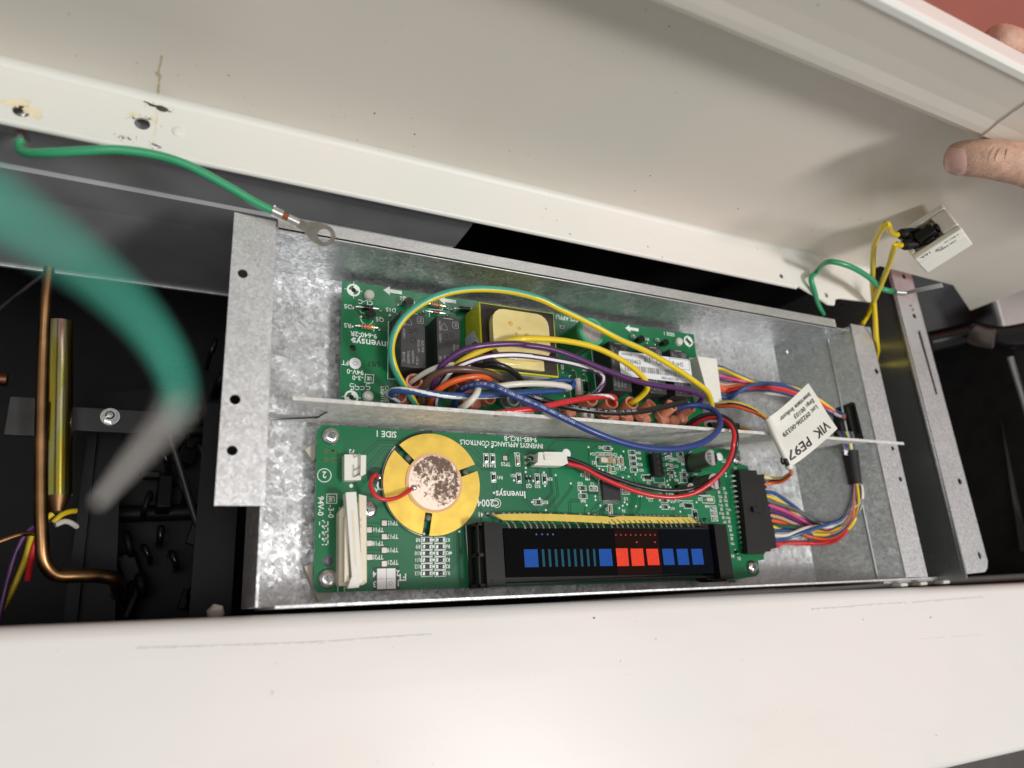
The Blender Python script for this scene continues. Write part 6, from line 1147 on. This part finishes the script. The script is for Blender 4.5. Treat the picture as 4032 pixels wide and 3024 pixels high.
# ================================================================== loose hook-up wires
w, p_ = wire('green_yellow_wire', 'thick green wire with yellow stripe arching high over the upper board', PZ((A, 990, 1240, 14), (A, 935, 1150, 18), (A, 858, 1030, 24), (A, 790, 900, 30), (A, 757, 780, 33), (A, 755, 680, 36), (A, 790, 560, 39), (A, 880, 430, 42), (A, 1030, 315, 45), (A, 1230, 232, 47), (A, 1480, 195, 48), (A, 1800, 215, 48), (A, 2060, 285, 47), (B, 450, 365, 46), (B, 700, 485, 44), (B, 950, 620, 42), (B, 1200, 735, 38), (B, 1430, 868, 34), (B, 1620, 995, 31), (B, 1735, 1090, 27), (B, 1772, 1190, 20), (B, 1780, 1250, 15)), 1.65, 'teal', ('yellow', .42, ((0, 98), (.3, 98), (.45, 88), (.58, 62), (.7, 30), (.85, 10), (1, 0))), seg=28)
w, p_ = wire('purple_wire', 'plain purple wire arching across the transformer to the right end', PZ((N, 940, 980, 12), (N, 900, 800, 18), (N, 910, 620, 25), (N, 980, 430, 30), (A, 1180, 880, 33), (A, 1270, 795, 37), (A, 1420, 715, 41), (A, 1640, 678, 42.5), (A, 1900, 674, 42.5), (B, 130, 678, 42), (B, 350, 712, 41.5), (B, 550, 775, 40.5), (B, 800, 880, 38), (B, 1080, 985, 35), (B, 1280, 1032, 33), (B, 1500, 1062, 31), (B, 1640, 1098, 28), (B, 1690, 1140, 24), (B, 1660, 1190, 20), (B, 1600, 1220, 16)), 1.52, 'purple')
w, p_ = wire('yellow_wire', 'plain yellow wire crossing the transformer and dipping into an orange sleeve', PZ((A, 1180, 1000, 20), (A, 1310, 865, 29), (A, 1450, 772, 34), (A, 1620, 700, 38), (A, 1780, 648, 41), (B, 100, 632, 43), (B, 300, 630, 43), (B, 520, 650, 42.5), (B, 760, 705, 41), (B, 960, 798, 39), (B, 1110, 900, 36), (B, 1200, 1000, 32.5), (B, 1212, 1065, 30), (B, 1165, 1125, 26), (B, 1085, 1185, 21), (B, 1050, 1210, 17)), 1.58, 'yellow')
w, p_ = wire('purple_white_wire', 'purple wire with broad white stripe below the plain purple one', PZ((N, 950, 985, 12), (N, 960, 850, 18), (N, 1000, 680, 23), (N, 1100, 520, 27), (A, 1290, 900, 30), (A, 1410, 838, 33), (A, 1560, 790, 35.5), (A, 1760, 768, 36.5), (O, 560, 92, 36.3), (O, 1100, 175, 35), (O, 1450, 250, 33.5), (O, 1720, 340, 31), (O, 1860, 440, 28.5), (O, 1880, 560, 26), (O, 1820, 670, 24), (O, 1730, 770, 22), (O, 1690, 840, 17)), 1.55, 'purple', ('pwhite', .155, ((0, 20), (.35, 5), (.6, 0), (.75, -25), (.85, 60), (1, 80))), seg=28)
w, p_ = wire('white_black_wire', 'white wire with thin black stripe leaving the left orange sleeve', PZ((N, 500, 620, 14), (N, 545, 560, 19), (N, 640, 485, 24), (N, 800, 385, 28), (N, 980, 305, 30), (N, 1200, 262, 29), (N, 1450, 262, 26), (N, 1700, 300, 22), (N, 1900, 360, 18)), 1.6, 'white', ('black', .12, ((0, 40), (.3, 55), (1, 80))), seg=28)
w, p_ = wire('brown_wire', 'brown wire bowed over the middle of the wire bundle', PZ((N, 715, 985, 12), (N, 712, 860, 18), (N, 720, 700, 24), (N, 790, 560, 29), (N, 930, 430, 33), (N, 1130, 350, 36), (N, 1350, 325, 37.5), (N, 1600, 340, 37.5), (N, 1850, 385, 36), (N, 2030, 460, 33), (N, 2120, 550, 28), (N, 2130, 660, 21), (N, 2110, 760, 15)), 1.62, 'brown')
w, p_ = wire('black_wire', 'short black wire bending down below the transformer', PZ((N, 1500, 300, 22), (N, 1720, 265, 30), (N, 1950, 245, 35), (O, 60, 255, 36.5), (O, 200, 305, 36), (O, 330, 385, 33), (O, 420, 475, 29), (O, 480, 580, 23), (O, 510, 680, 16)), 1.55, 'black')
w, p_ = wire('orange_wire', 'orange wire looping tightly at the front of the bundle', PZ((N, 850, 990, 12), (N, 862, 900, 17), (N, 905, 790, 23), (N, 980, 700, 28), (N, 1120, 600, 31.5), (N, 1320, 515, 34.5), (N, 1560, 462, 36), (N, 1760, 450, 35.5), (N, 1870, 480, 33), (N, 1890, 530, 29.5), (N, 1830, 555, 26), (N, 1720, 545, 22), (N, 1600, 560, 17)), 1.6, 'orange')
w, bp2 = wire('blue_wire', 'long dark blue printed wire sagging over the divider onto the lower board', PZ((N, 1262, 1020, 10), (N, 1285, 880, 17), (N, 1340, 750, 26), (N, 1440, 660, 33), (N, 1600, 600, 39), (N, 1800, 592, 43), (N, 2000, 640, 45), (O, 60, 660, 46), (O, 400, 815, 46.5), (O, 800, 985, 47), (B, 530, 1340, 47.5), (B, 740, 1437, 48), (B, 980, 1527, 47.5), (B, 1230, 1582, 47), (B, 1450, 1588, 47), (B, 1650, 1548, 46.5), (B, 1780, 1478, 45), (B, 1845, 1390, 41), (B, 1838, 1305, 36), (B, 1770, 1238, 31), (B, 1670, 1208, 27), (B, 1560, 1212, 23), (B, 1450, 1240, 18)), 1.72, 'blue', seg=18)
mat('wire_ink', (0.48, 0.50, 0.56), 0.5)
wtext(w, bp2, 1.72, 'MTW  or  AWM  1011/1015/1230/1335  600V  or  1032  1000V  MOISTURE', 24, 0.25, 1.35, 'wire_ink')
w, p_ = wire('blue_white_wire', 'blue wire with thin white stripe lying across the whole bundle', PZ((N, 400, 960, 9), (N, 300, 900, 14), (N, 215, 830, 20), (N, 175, 760, 25), (N, 210, 708, 29), (N, 340, 695, 32), (N, 560, 712, 34.5), (N, 850, 755, 36.5), (N, 1150, 785, 37), (N, 1500, 795, 36.5), (N, 1850, 785, 35.5), (O, 150, 760, 35), (O, 500, 735, 34), (O, 850, 715, 32), (O, 1150, 690, 31), (O, 1330, 630, 30), (O, 1350, 560, 28.5), (O, 1230, 515, 27), (O, 1020, 530, 25), (O, 800, 560, 22)), 1.66, 'midblue', ('pwhite', .14, ((0, 30), (.12, 10), (.18, -75), (.28, -50), (.45, 40), (.6, 100), (.7, 200), (1, 330))), seg=32)
w, p_ = wire('white_loop_wire', 'plain white wire folded back in a hairpin right of the bundle', PZ((N, 1700, 640, 28), (N, 1900, 620, 33), (O, 50, 625, 37), (O, 300, 592, 39), (O, 650, 575, 39.5), (O, 1000, 590, 38.5), (O, 1230, 628, 36), (O, 1285, 655, 33), (O, 1200, 668, 31), (O, 1000, 668, 29.5), (O, 850, 700, 27), (O, 730, 760, 23), (O, 640, 830, 17)), 1.55, 'white')
w, p_ = wire('white_short_wire', 'short white wire hanging over the blue and white striped wire', PZ((N, 1610, 400, 26), (N, 1640, 480, 31), (N, 1675, 580, 36), (N, 1690, 680, 40), (N, 1655, 770, 41.5), (N, 1570, 870, 41), (N, 1470, 960, 38), (N, 1390, 1015, 33), (N, 1370, 1060, 26), (N, 1370, 1100, 16)), 1.6, 'white')
w, p_ = wire('red_white_wire', 'red wire with thin white stripe running low along the divider', [aty(N(1720, 1120), -70.5), aty(N(1900, 1104), -71.5)] + PZ((O, 50, 1090, 38.5), (O, 350, 1055, 40), (O, 700, 1010, 40.5), (O, 1100, 925, 39), (O, 1450, 855, 37), (O, 1800, 805, 33.5), (O, 2000, 800, 30), (O, 2080, 830, 26), (O, 2060, 900, 20)), 1.55, 'red', ('pwhite', .15, ((0, -140), (.5, 180), (1, 520))), seg=28)
w, tp2 = wire('black_printed_wire', 'black wire with white lettering cut off at its right end', PZ((O, 500, 770, 32), (O, 640, 800, 33), (O, 850, 870, 34), (O, 1080, 940, 35.5), (O, 1350, 1000, 37), (O, 1700, 1050, 38), (O, 2050, 1080, 38), (P, 150, 1130, 37.5), (P, 400, 1110, 36), (P, 650, 1060, 34), (P, 800, 1025, 32), (P, 905, 1000, 30)), 1.6, 'black')
wtext(w, tp2, 1.6, '1R8097', 4, 0.2, 1.3, 'wire_ink'); wtext(w, tp2, 1.6, 'TEW  105C  600V  FT1  or  AWM  I  A/B  105C 600V', 25, 0.55, 1.3, 'wire_ink')

# twin red and black lead with its white plug
tw = thing('twin_lead', 'thin red and black twin lead plugged into the lower board and looping over the divider', 'cable', at(U(800, 780), 9))
part('red_core', tw, lambda m: m.tube(PZ((VV, 1540, 500, 14.5), (U, 0, 455, 17), (U, 200, 565, 19), (U, 500, 700, 21), (U, 800, 808, 23), (U, 1100, 868, 25), (U, 1350, 872, 27), (U, 1600, 815, 30), (U, 1850, 655, 34), (U, 2040, 455, 39), (U, 2140, 240, 44), (P, 1470, 1500, 46.5), (P, 1478, 1380, 46), (P, 1420, 1265, 42), (P, 1320, 1205, 37), (P, 1180, 1195, 31), (P, 1020, 1260, 24), (P, 900, 1360, 16), (P, 860, 1410, 11)), 1.25, 'wire_red', 14))
part('black_core', tw, lambda m: m.tube(PZ((VV, 1540, 420, 14.5), (U, 0, 400, 16.5), (U, 200, 500, 18.5), (U, 500, 618, 20.5), (U, 800, 712, 22.5), (U, 1100, 770, 24.5), (U, 1350, 778, 26), (U, 1600, 738, 28), (U, 1850, 630, 31), (U, 2060, 450, 36), (U, 2180, 250, 41), (P, 1510, 1480, 44), (P, 1505, 1370, 43.5), (P, 1440, 1235, 40), (P, 1320, 1165, 36), (P, 1170, 1150, 31), (P, 1010, 1210, 25), (P, 880, 1320, 18), (P, 830, 1390, 12)), 1.25, 'wire_black', 14))
pl = part('plug', tw, lambda m: m.prism([b2(VV(*p), 16) for p in ((1085, 325), (1205, 318), (1520, 322), (1555, 500), (1470, 540), (1010, 530), (1075, 480))], 10.5, 16, 'white_plastic'), bevel=.5)
part('latch', pl, lambda m: [m.prism([b2(VV(*p), 17) for p in ((1180, 365), (1325, 368), (1330, 445), (1195, 448))], 16, 17, 'white_plastic'), m.prism([b2(VV(*p), 17) for p in ((1170, 318), (1235, 318), (1240, 345), (1180, 345))], 16, 16.8, 'white_plastic')], bevel=.25)
for p, e in (((870, 405), (1010, 385)), ((880, 500), (1010, 478))):
    a = b3(VV(*p)); b_ = at(VV(*e), 13.5); part('contact_leg', pl, lambda m: [m.tube([a, a+Vector((1.6, .6, 3.4)), b_, b_+Vector((3, 0, 0))], .5, 'tin', 8, smooth=4), m.lathe((a.x, a.y, ZT), [(1.25, 0), (1.0, .6), (.5, 1.1), (0, 1.2)], 'solder', 14)])

# ------------------------------------------------------------------ upper harness: white plug at the right of the relay board
h1 = thing('upper_harness', 'multicolour wire bundle leaving the white plug of the upper board', 'wire harness', at(Q(500, 600), 5))
pz = 22
pw = part('white_plug', h1, lambda m: [m.prism([b2(P(*p), pz) for p in ((1042, 462), (1272, 490), (1335, 1005), (1190, 1010))], ZT, pz, 'white_plastic'), m.prism([b2(P(*p), 16) for p in ((960, 470), (1040, 470), (1180, 990), (1100, 985))], ZT, 15, 'cream_plastic')], bevel=.5)
part('moulded_mark', pw, lambda m: m.prism([b2(P(*p), pz+.05) for p in ((1112, 645), (1185, 650), (1187, 660), (1114, 656))], pz-.1, pz+.06, 'cream_plastic'))
for i in range(9):
    q = b3(P(985+8*i, 490+58*i)); part('solder_pin', pw, lambda m: m.lathe((q.x, q.y, ZT), [(.9, 0), (.8, .6), (.4, 1.2), (0, 1.3)], 'solder', 10), smooth=70)
US = [('midblue', 285, 240, 0), ('yellow', 305, 240, 1), ('grey', 345, 245, 0), ('pink', 395, 250, 1), ('purple', 425, 252, 0), ('tan', 490, 262, 0), ('orange', 525, 266, 1), ('orange', 545, 268, 0), ('red', 572, 272, 1), ('dkgreen', 605, 280, 0), ('midblue', 640, 285, 1), ('midblue', 670, 290, 2)]
for i, (c_, v0, u0, top_) in enumerate(US):
    z0 = 15.5; f_ = (v0-285)/385
    v1 = 455+62*f_+(18 if i % 2 else 0); ve = 600+45*f_
    if top_ == 2: pts = PZ((Q, u0-20, v0+20, z0), (Q, 350, 690, 17), (Q, 430, 620, 22), (Q, 540, 540, 26), (Q, 680, 492, 27), (Q, 850, 490, 26), (Q, 1000, 505, 25), (Q, 1180, 565, 24), (Q, 1450, 700, 23), (Q, 1620, 800, 22), (Q, 1720, 870, 21))
    else:
        zt = 20+(2.5 if top_ else 0)+(i % 3)*.7
        mid = Q; e1 = 520+(i-5)*9; pts = PZ((Q, u0-25, v0-8, z0), (Q, u0+40, v0+8, z0+1), (Q, 450, v0+(e1-v0)*.62-30*(1-f_), zt-2), (Q, 680, e1-8, zt), (Q, 900, e1+6+(i % 2)*6, zt+1), (Q, 1120, e1+45+i*1.5, zt+1), (Q, 1400, e1+170, zt+1), (Q, 1620, 800+i*5, zt), (Q, 1740, 860+i*6, zt))
    part('wire', h1, lambda m: m.tube(pts, 1.12, 'wire_'+c_, 10, smooth=6))
part('wire', h1, lambda m: m.tube(PZ((Q, 270, 660, 14), (Q, 420, 600, 17), (Q, 650, 590, 19), (Q, 900, 605, 20), (Q, 1130, 640, 21), (Q, 1450, 770, 21), (Q, 1700, 880, 20)), 1.1, 'wire_white', 10, smooth=6))
part('black_sleeve', h1, lambda m: [m.prism([b2(Q(*p), 27) for p in ((1650, 830), (1760, 790), (1840, 1110), (1690, 1100))], 16, 28, 'black_plug'), m.prism([b2(Q(*p), 30) for p in ((1740, 770), (1830, 740), (1900, 1080), (1830, 1110))], 16, 31, 'black_plug')], bevel=1.5)

# ------------------------------------------------------------------ lower harness: black plug and its wires
h2 = thing('lower_harness', 'multicolour wire bundle leaving the black plug of the lower board', 'wire harness', at(RR(1400, 850), 2))
KP = [(720, 275), (910, 282), (915, 325), (985, 330), (1010, 500), (1060, 760), (1100, 930), (1132, 1125), (1065, 1140), (1060, 1165), (1005, 1165), (1000, 1190), (815, 1190), (780, 800)]
kp = part('black_plug', h2, lambda m: m.prism([b2(RR(*p), 14.5) for p in KP], ZT+1.2, 14.5, 'black_plug'), bevel=.5)
part('plug_rib', kp, lambda m: m.prism([b2(RR(*p), 13) for p in ((700, 280), (725, 280), (880, 1165), (830, 1185))], ZT+1, 13, 'black_plastic'), bevel=.3)
part('latch', kp, lambda m: [m.prism([b2(RR(*p), 16) for p in ((865, 680), (965, 690), (975, 738), (875, 735))], 14.5, 16.5, 'black_plug'), m.prism([b2(RR(*p), 14.6) for p in ((905, 630), (940, 630), (945, 680), (910, 680))], 14.4, 14.65, 'hole'), m.prism([b2(RR(*p), 14.6) for p in ((930, 745), (985, 735), (990, 700), (975, 660), (1000, 690), (1000, 760), (950, 785))], 14.4, 14.65, 'hole'), m.prism([b2(RR(*p), 14.6) for p in ((855, 685), (868, 685), (878, 738), (862, 735))], 14.4, 14.65, 'hole')], bevel=.2)
for i in range(14):
    v = 345+58*i; u = 985+10.5*i; part('cavity_step', kp, lambda m: m.prism([b2(RR(*p), 14) for p in ((u-20, v-22), (u+14, v-20), (u+18, v+16), (u-16, v+16))], ZT+2, 13.9, 'black_plug'), bevel=.2)
LW = [('midblue', 520, (1100, 530, 12), (1300, 660, 9), (1480, 800, 8), (1640, 860, 9), (1800, 835, 12), (1900, 760, 16), (1960, 560, 21)),
      ('yellow', 572, (1090, 585, 12), (1230, 665, 10), (1320, 750, 8), (1420, 840, 6), (1600, 940, 6), (1760, 930, 9), (1880, 850, 13), (1950, 700, 17), (1975, 500, 22)),
      ('grey', 622, (1120, 640, 13), (1280, 690, 12), (1420, 760, 11), (1540, 835, 10), (1680, 870, 11), (1850, 800, 14), (1930, 650, 18), (1965, 500, 22)),
      ('pink', 668, (1130, 690, 13), (1250, 740, 12), (1400, 820, 10), (1530, 890, 8), (1700, 920, 8), (1850, 860, 12), (1930, 740, 16), (1960, 540, 21)),
      ('purple', 725, (1150, 745, 12), (1270, 795, 11), (1400, 865, 9), (1550, 910, 7), (1720, 930, 8), (1860, 870, 12), (1950, 720, 17), (1985, 500, 22)),
      ('tan', 778, (1170, 800, 12), (1290, 850, 10), (1420, 905, 8), (1560, 960, 6), (1740, 970, 8), (1880, 880, 12), (1960, 720, 16), (1975, 520, 21)),
      ('orange', 832, (1160, 845, 11), (1240, 875, 8), (1350, 940, 5), (1480, 1000, 4), (1640, 1030, 5), (1780, 1005, 8), (1890, 920, 12), (1960, 780, 16), (1972, 520, 22)),
      ('dkgreen', 885, (1190, 890, 13), (1340, 905, 12), (1500, 915, 11), (1680, 905, 11), (1820, 880, 13), (1920, 780, 16), (1960, 560, 21)),
      ('midblue', 940, (1220, 935, 12), (1400, 945, 9), (1560, 990, 6), (1700, 1000, 7), (1830, 950, 10), (1920, 850, 14), (1965, 600, 20)),
      ('white', 992, (1220, 990, 14), (1320, 960, 15), (1430, 915, 16), (1560, 895, 15), (1720, 890, 14), (1850, 840, 15), (1940, 700, 18), (2040, 640, 20), (2050, 460, 23)),
      ('midblue', 1045, (1250, 1015, 14), (1400, 965, 17), (1560, 910, 18), (1720, 860, 18), (1850, 800, 18), (1930, 680, 20), (1965, 480, 23)),
      ('red', 1105, (1180, 1085, 10), (1300, 1070, 6), (1480, 1075, 4), (1660, 1075, 5), (1780, 1040, 9), (1880, 950, 14), (1940, 820, 18), (1965, 640, 21), (1972, 480, 23)),
      ('red', 1080, (1200, 1072, 8), (1450, 1085, 3), (1680, 1060, 5), (1830, 1000, 11), (1920, 880, 17), (1955, 720, 21), (1968, 480, 24)),
      ('yellow', 900, (1400, 960, 4), (1700, 980, 5), (1900, 920, 12), (1990, 780, 18), (2020, 650, 21), (2015, 540, 23), (1998, 430, 25)),
      ('grey', 600, (1500, 860, 4), (1800, 900, 6), (1960, 820, 14), (2040, 680, 19), (2055, 560, 22), (2040, 430, 25))]
for c_, v0, *pts in LW:
    u0 = 985+(v0-330)*.178
    pp = PZ((RR, u0-20, v0-6, 13), (RR, u0+18, v0, 13), *[(RR, u, v, z) for u, v, z in pts], (RR, 1975+(pts[-1][0]-1965)*.6, 410, 25))
    part('wire', h2, lambda m: m.tube(pp, 1.15, 'wire_'+c_, 10, smooth=6))
part('black_tape', h2, lambda m: m.tube(PZ((RR, 1925, 75, 27), (RR, 1940, 170, 26), (RR, 1962, 300, 25), (RR, 1985, 430, 25)), lambda t: 5.2-1.2*t, 'black_plug', 16, smooth=5))
for i, c_ in enumerate(('grey', 'purple', 'midblue', 'dkgreen', 'yellow', 'white', 'midblue', 'grey')):
    part('wire', h2, lambda m: m.tube(PZ((Q, 1660+22*i, 1060, 27), (Q, 1690+21*i, 1130, 30), (Q, 1725+18*i, 1250, 31), (Q, 1735+17*i, 1330, 30)), 1.1, 'wire_'+c_, 8, smooth=4))
# four-wire lead with the white flag label
h3 = thing('tagged_lead', 'four wire lead with a folded white flag label standing over the divider', 'wire harness', at(Q(900, 1000), 20))
for c_, a, b_ in (('yellow', 0, 0), ('black', 18, 5), ('white', 12, 2), ('orange', 45, 8)):
    part('wire', h3, lambda m: m.tube(PZ((Q, 120, 770+a*.3, 14), (Q, 200, 735+a*.5, 18), (Q, 300, 708+a, 24), (Q, 430, 708+a, 30), (Q, 580, 750+a, 35), (Q, 700, 815+a*.6, 39), (Q, 800, 890+a*.3, 43), (Q, 880, 1010, 46), (Q, 960, 1200, 46), (Q, 1040, 1400, 42), (Q, 1085, 1490+b_, 36), (Q, 1095, 1545+b_*2, 28), (RR, 1180, 370+b_*4, 20), (RR, 1080, 365+a*1.2, 15), (RR, 985, 345+a*2.0, 13)), 1.12, 'wire_'+c_, 10, smooth=6))
def f(m):
    TL, TR_, BR_, BL_ = at(Q(1305, 478), 50), at(Q(1650, 1020), 52), at(Q(1090, 1490), 46), at(Q(820, 905), 46)
    n = 10; g = []
    for j in range(n+1):
        for i in range(n+1):
            s, t = i/n, j/n
            p = TL.lerp(TR_, t).lerp(BL_.lerp(BR_, t), s); p = p+Vector((0, 0, 1))*(1.6*math.sin(math.pi*s)*.8+.5*math.sin(7*t+3*s)*(.4+s)-2.2*max(0, s-.85)*6)
            g.append(p)
    fs = [(j*(n+1)+i, j*(n+1)+i+1, (j+1)*(n+1)+i+1, (j+1)*(n+1)+i) for j in range(n) for i in range(n)]
    nn = (TR_-TL).cross(BL_-TL).normalized(); sg = -1 if nn.z > 0 else 1
    m.add([p for p in g], [q[::-1] if sg < 0 else q for q in fs], 'tag'); m.add([p-Vector((0, 0, .35)) for p in g], [q if sg < 0 else q[::-1] for q in fs], 'tag')
    ed = [i for i in range(n+1)]+[(j+1)*(n+1)-1 for j in range(1, n+1)]+[n*(n+1)+i for i in range(n-1, -1, -1)]+[j*(n+1) for j in range(n-1, 0, -1)]
    k = len(ed); m.add([g[i] for i in ed]+[g[i]-Vector((0, 0, .35)) for i in ed], [(i, (i+1) % k, k+(i+1) % k, k+i) for i in range(k)]+[(k+i, k+(i+1) % k, (i+1) % k, i) for i in range(k)], 'tag')
fl = part('flag_label', h3, f, smooth=60)
def flagpt(s, t):
    TL, TR_, BR_, BL_ = at(Q(1305, 478), 50), at(Q(1650, 1020), 52), at(Q(1090, 1490), 46), at(Q(820, 905), 46)
    p = TL.lerp(TR_, t).lerp(BL_.lerp(BR_, t), s); return p+Vector((0, 0, 1))*(1.6*math.sin(math.pi*s)*.8+.5*math.sin(7*t+3*s)*(.4+s)-2.2*max(0, s-.85)*6+.22)
def f(m):
    for t, s0, t0, hh in (('Interstate Industr', .10, .17, .082), ('Emp: 00103', .10, .305, .082), ('Lot: 092206-00339', .10, .44, .082), ('VIK  PE970', .10, .82, .17)):
        k = 1.02 if hh < .05 else 1.0
        # text runs from upper right to lower left, its top towards the left/top
        m.text(t, (0, 0, 0), (1, 0, 0), (0, 1, 0), hh, 'ink', 'LEFT', bend=lambda x, y: flagpt(s0+x*.86, t0+y))
part('label_print', fl, f, smooth=0)
part('wrap_roll', fl, lambda m: m.tube([at(Q(822, 905), 45.5), at(Q(905, 1090), 46), at(Q(990, 1270), 45.5), at(Q(1085, 1490), 44)], 2.0, 'tag', 14, smooth=5))
part('ink_blot', fl, lambda m: m.tube([at(Q(1030, 1385), 47.2), at(Q(1060, 1450), 46.2)], 1.3, 'ink', 10, smooth=3))
# wires passing below the blue loop toward the wall, seen behind the divider
for lab, c_, pts in (('yellow wire lying on the tray floor behind the divider near the plug', 'yellow', ((Q, 80, 1010, 8), (Q, 200, 985, 6), (Q, 380, 985, 5), (Q, 560, 1020, 4), (Q, 680, 1085, 4), (Q, 760, 1150, 4))), ('orange wire lying on the tray floor behind the divider near the plug', 'orange', ((Q, 60, 1050, 7), (Q, 240, 1020, 5), (Q, 460, 1015, 4), (Q, 600, 1060, 4), (Q, 710, 1140, 4))), ('black sleeved wire end behind the red lead and the divider', 'black', ((Q, 130, 985, 10), (Q, 250, 980, 9), (Q, 380, 985, 9), (Q, 460, 990, 8)))):
    wire('tray_wire', lab, PZ(*pts), 2.2 if c_ == 'black' else 1.15, c_, smooth=6, seg=10)
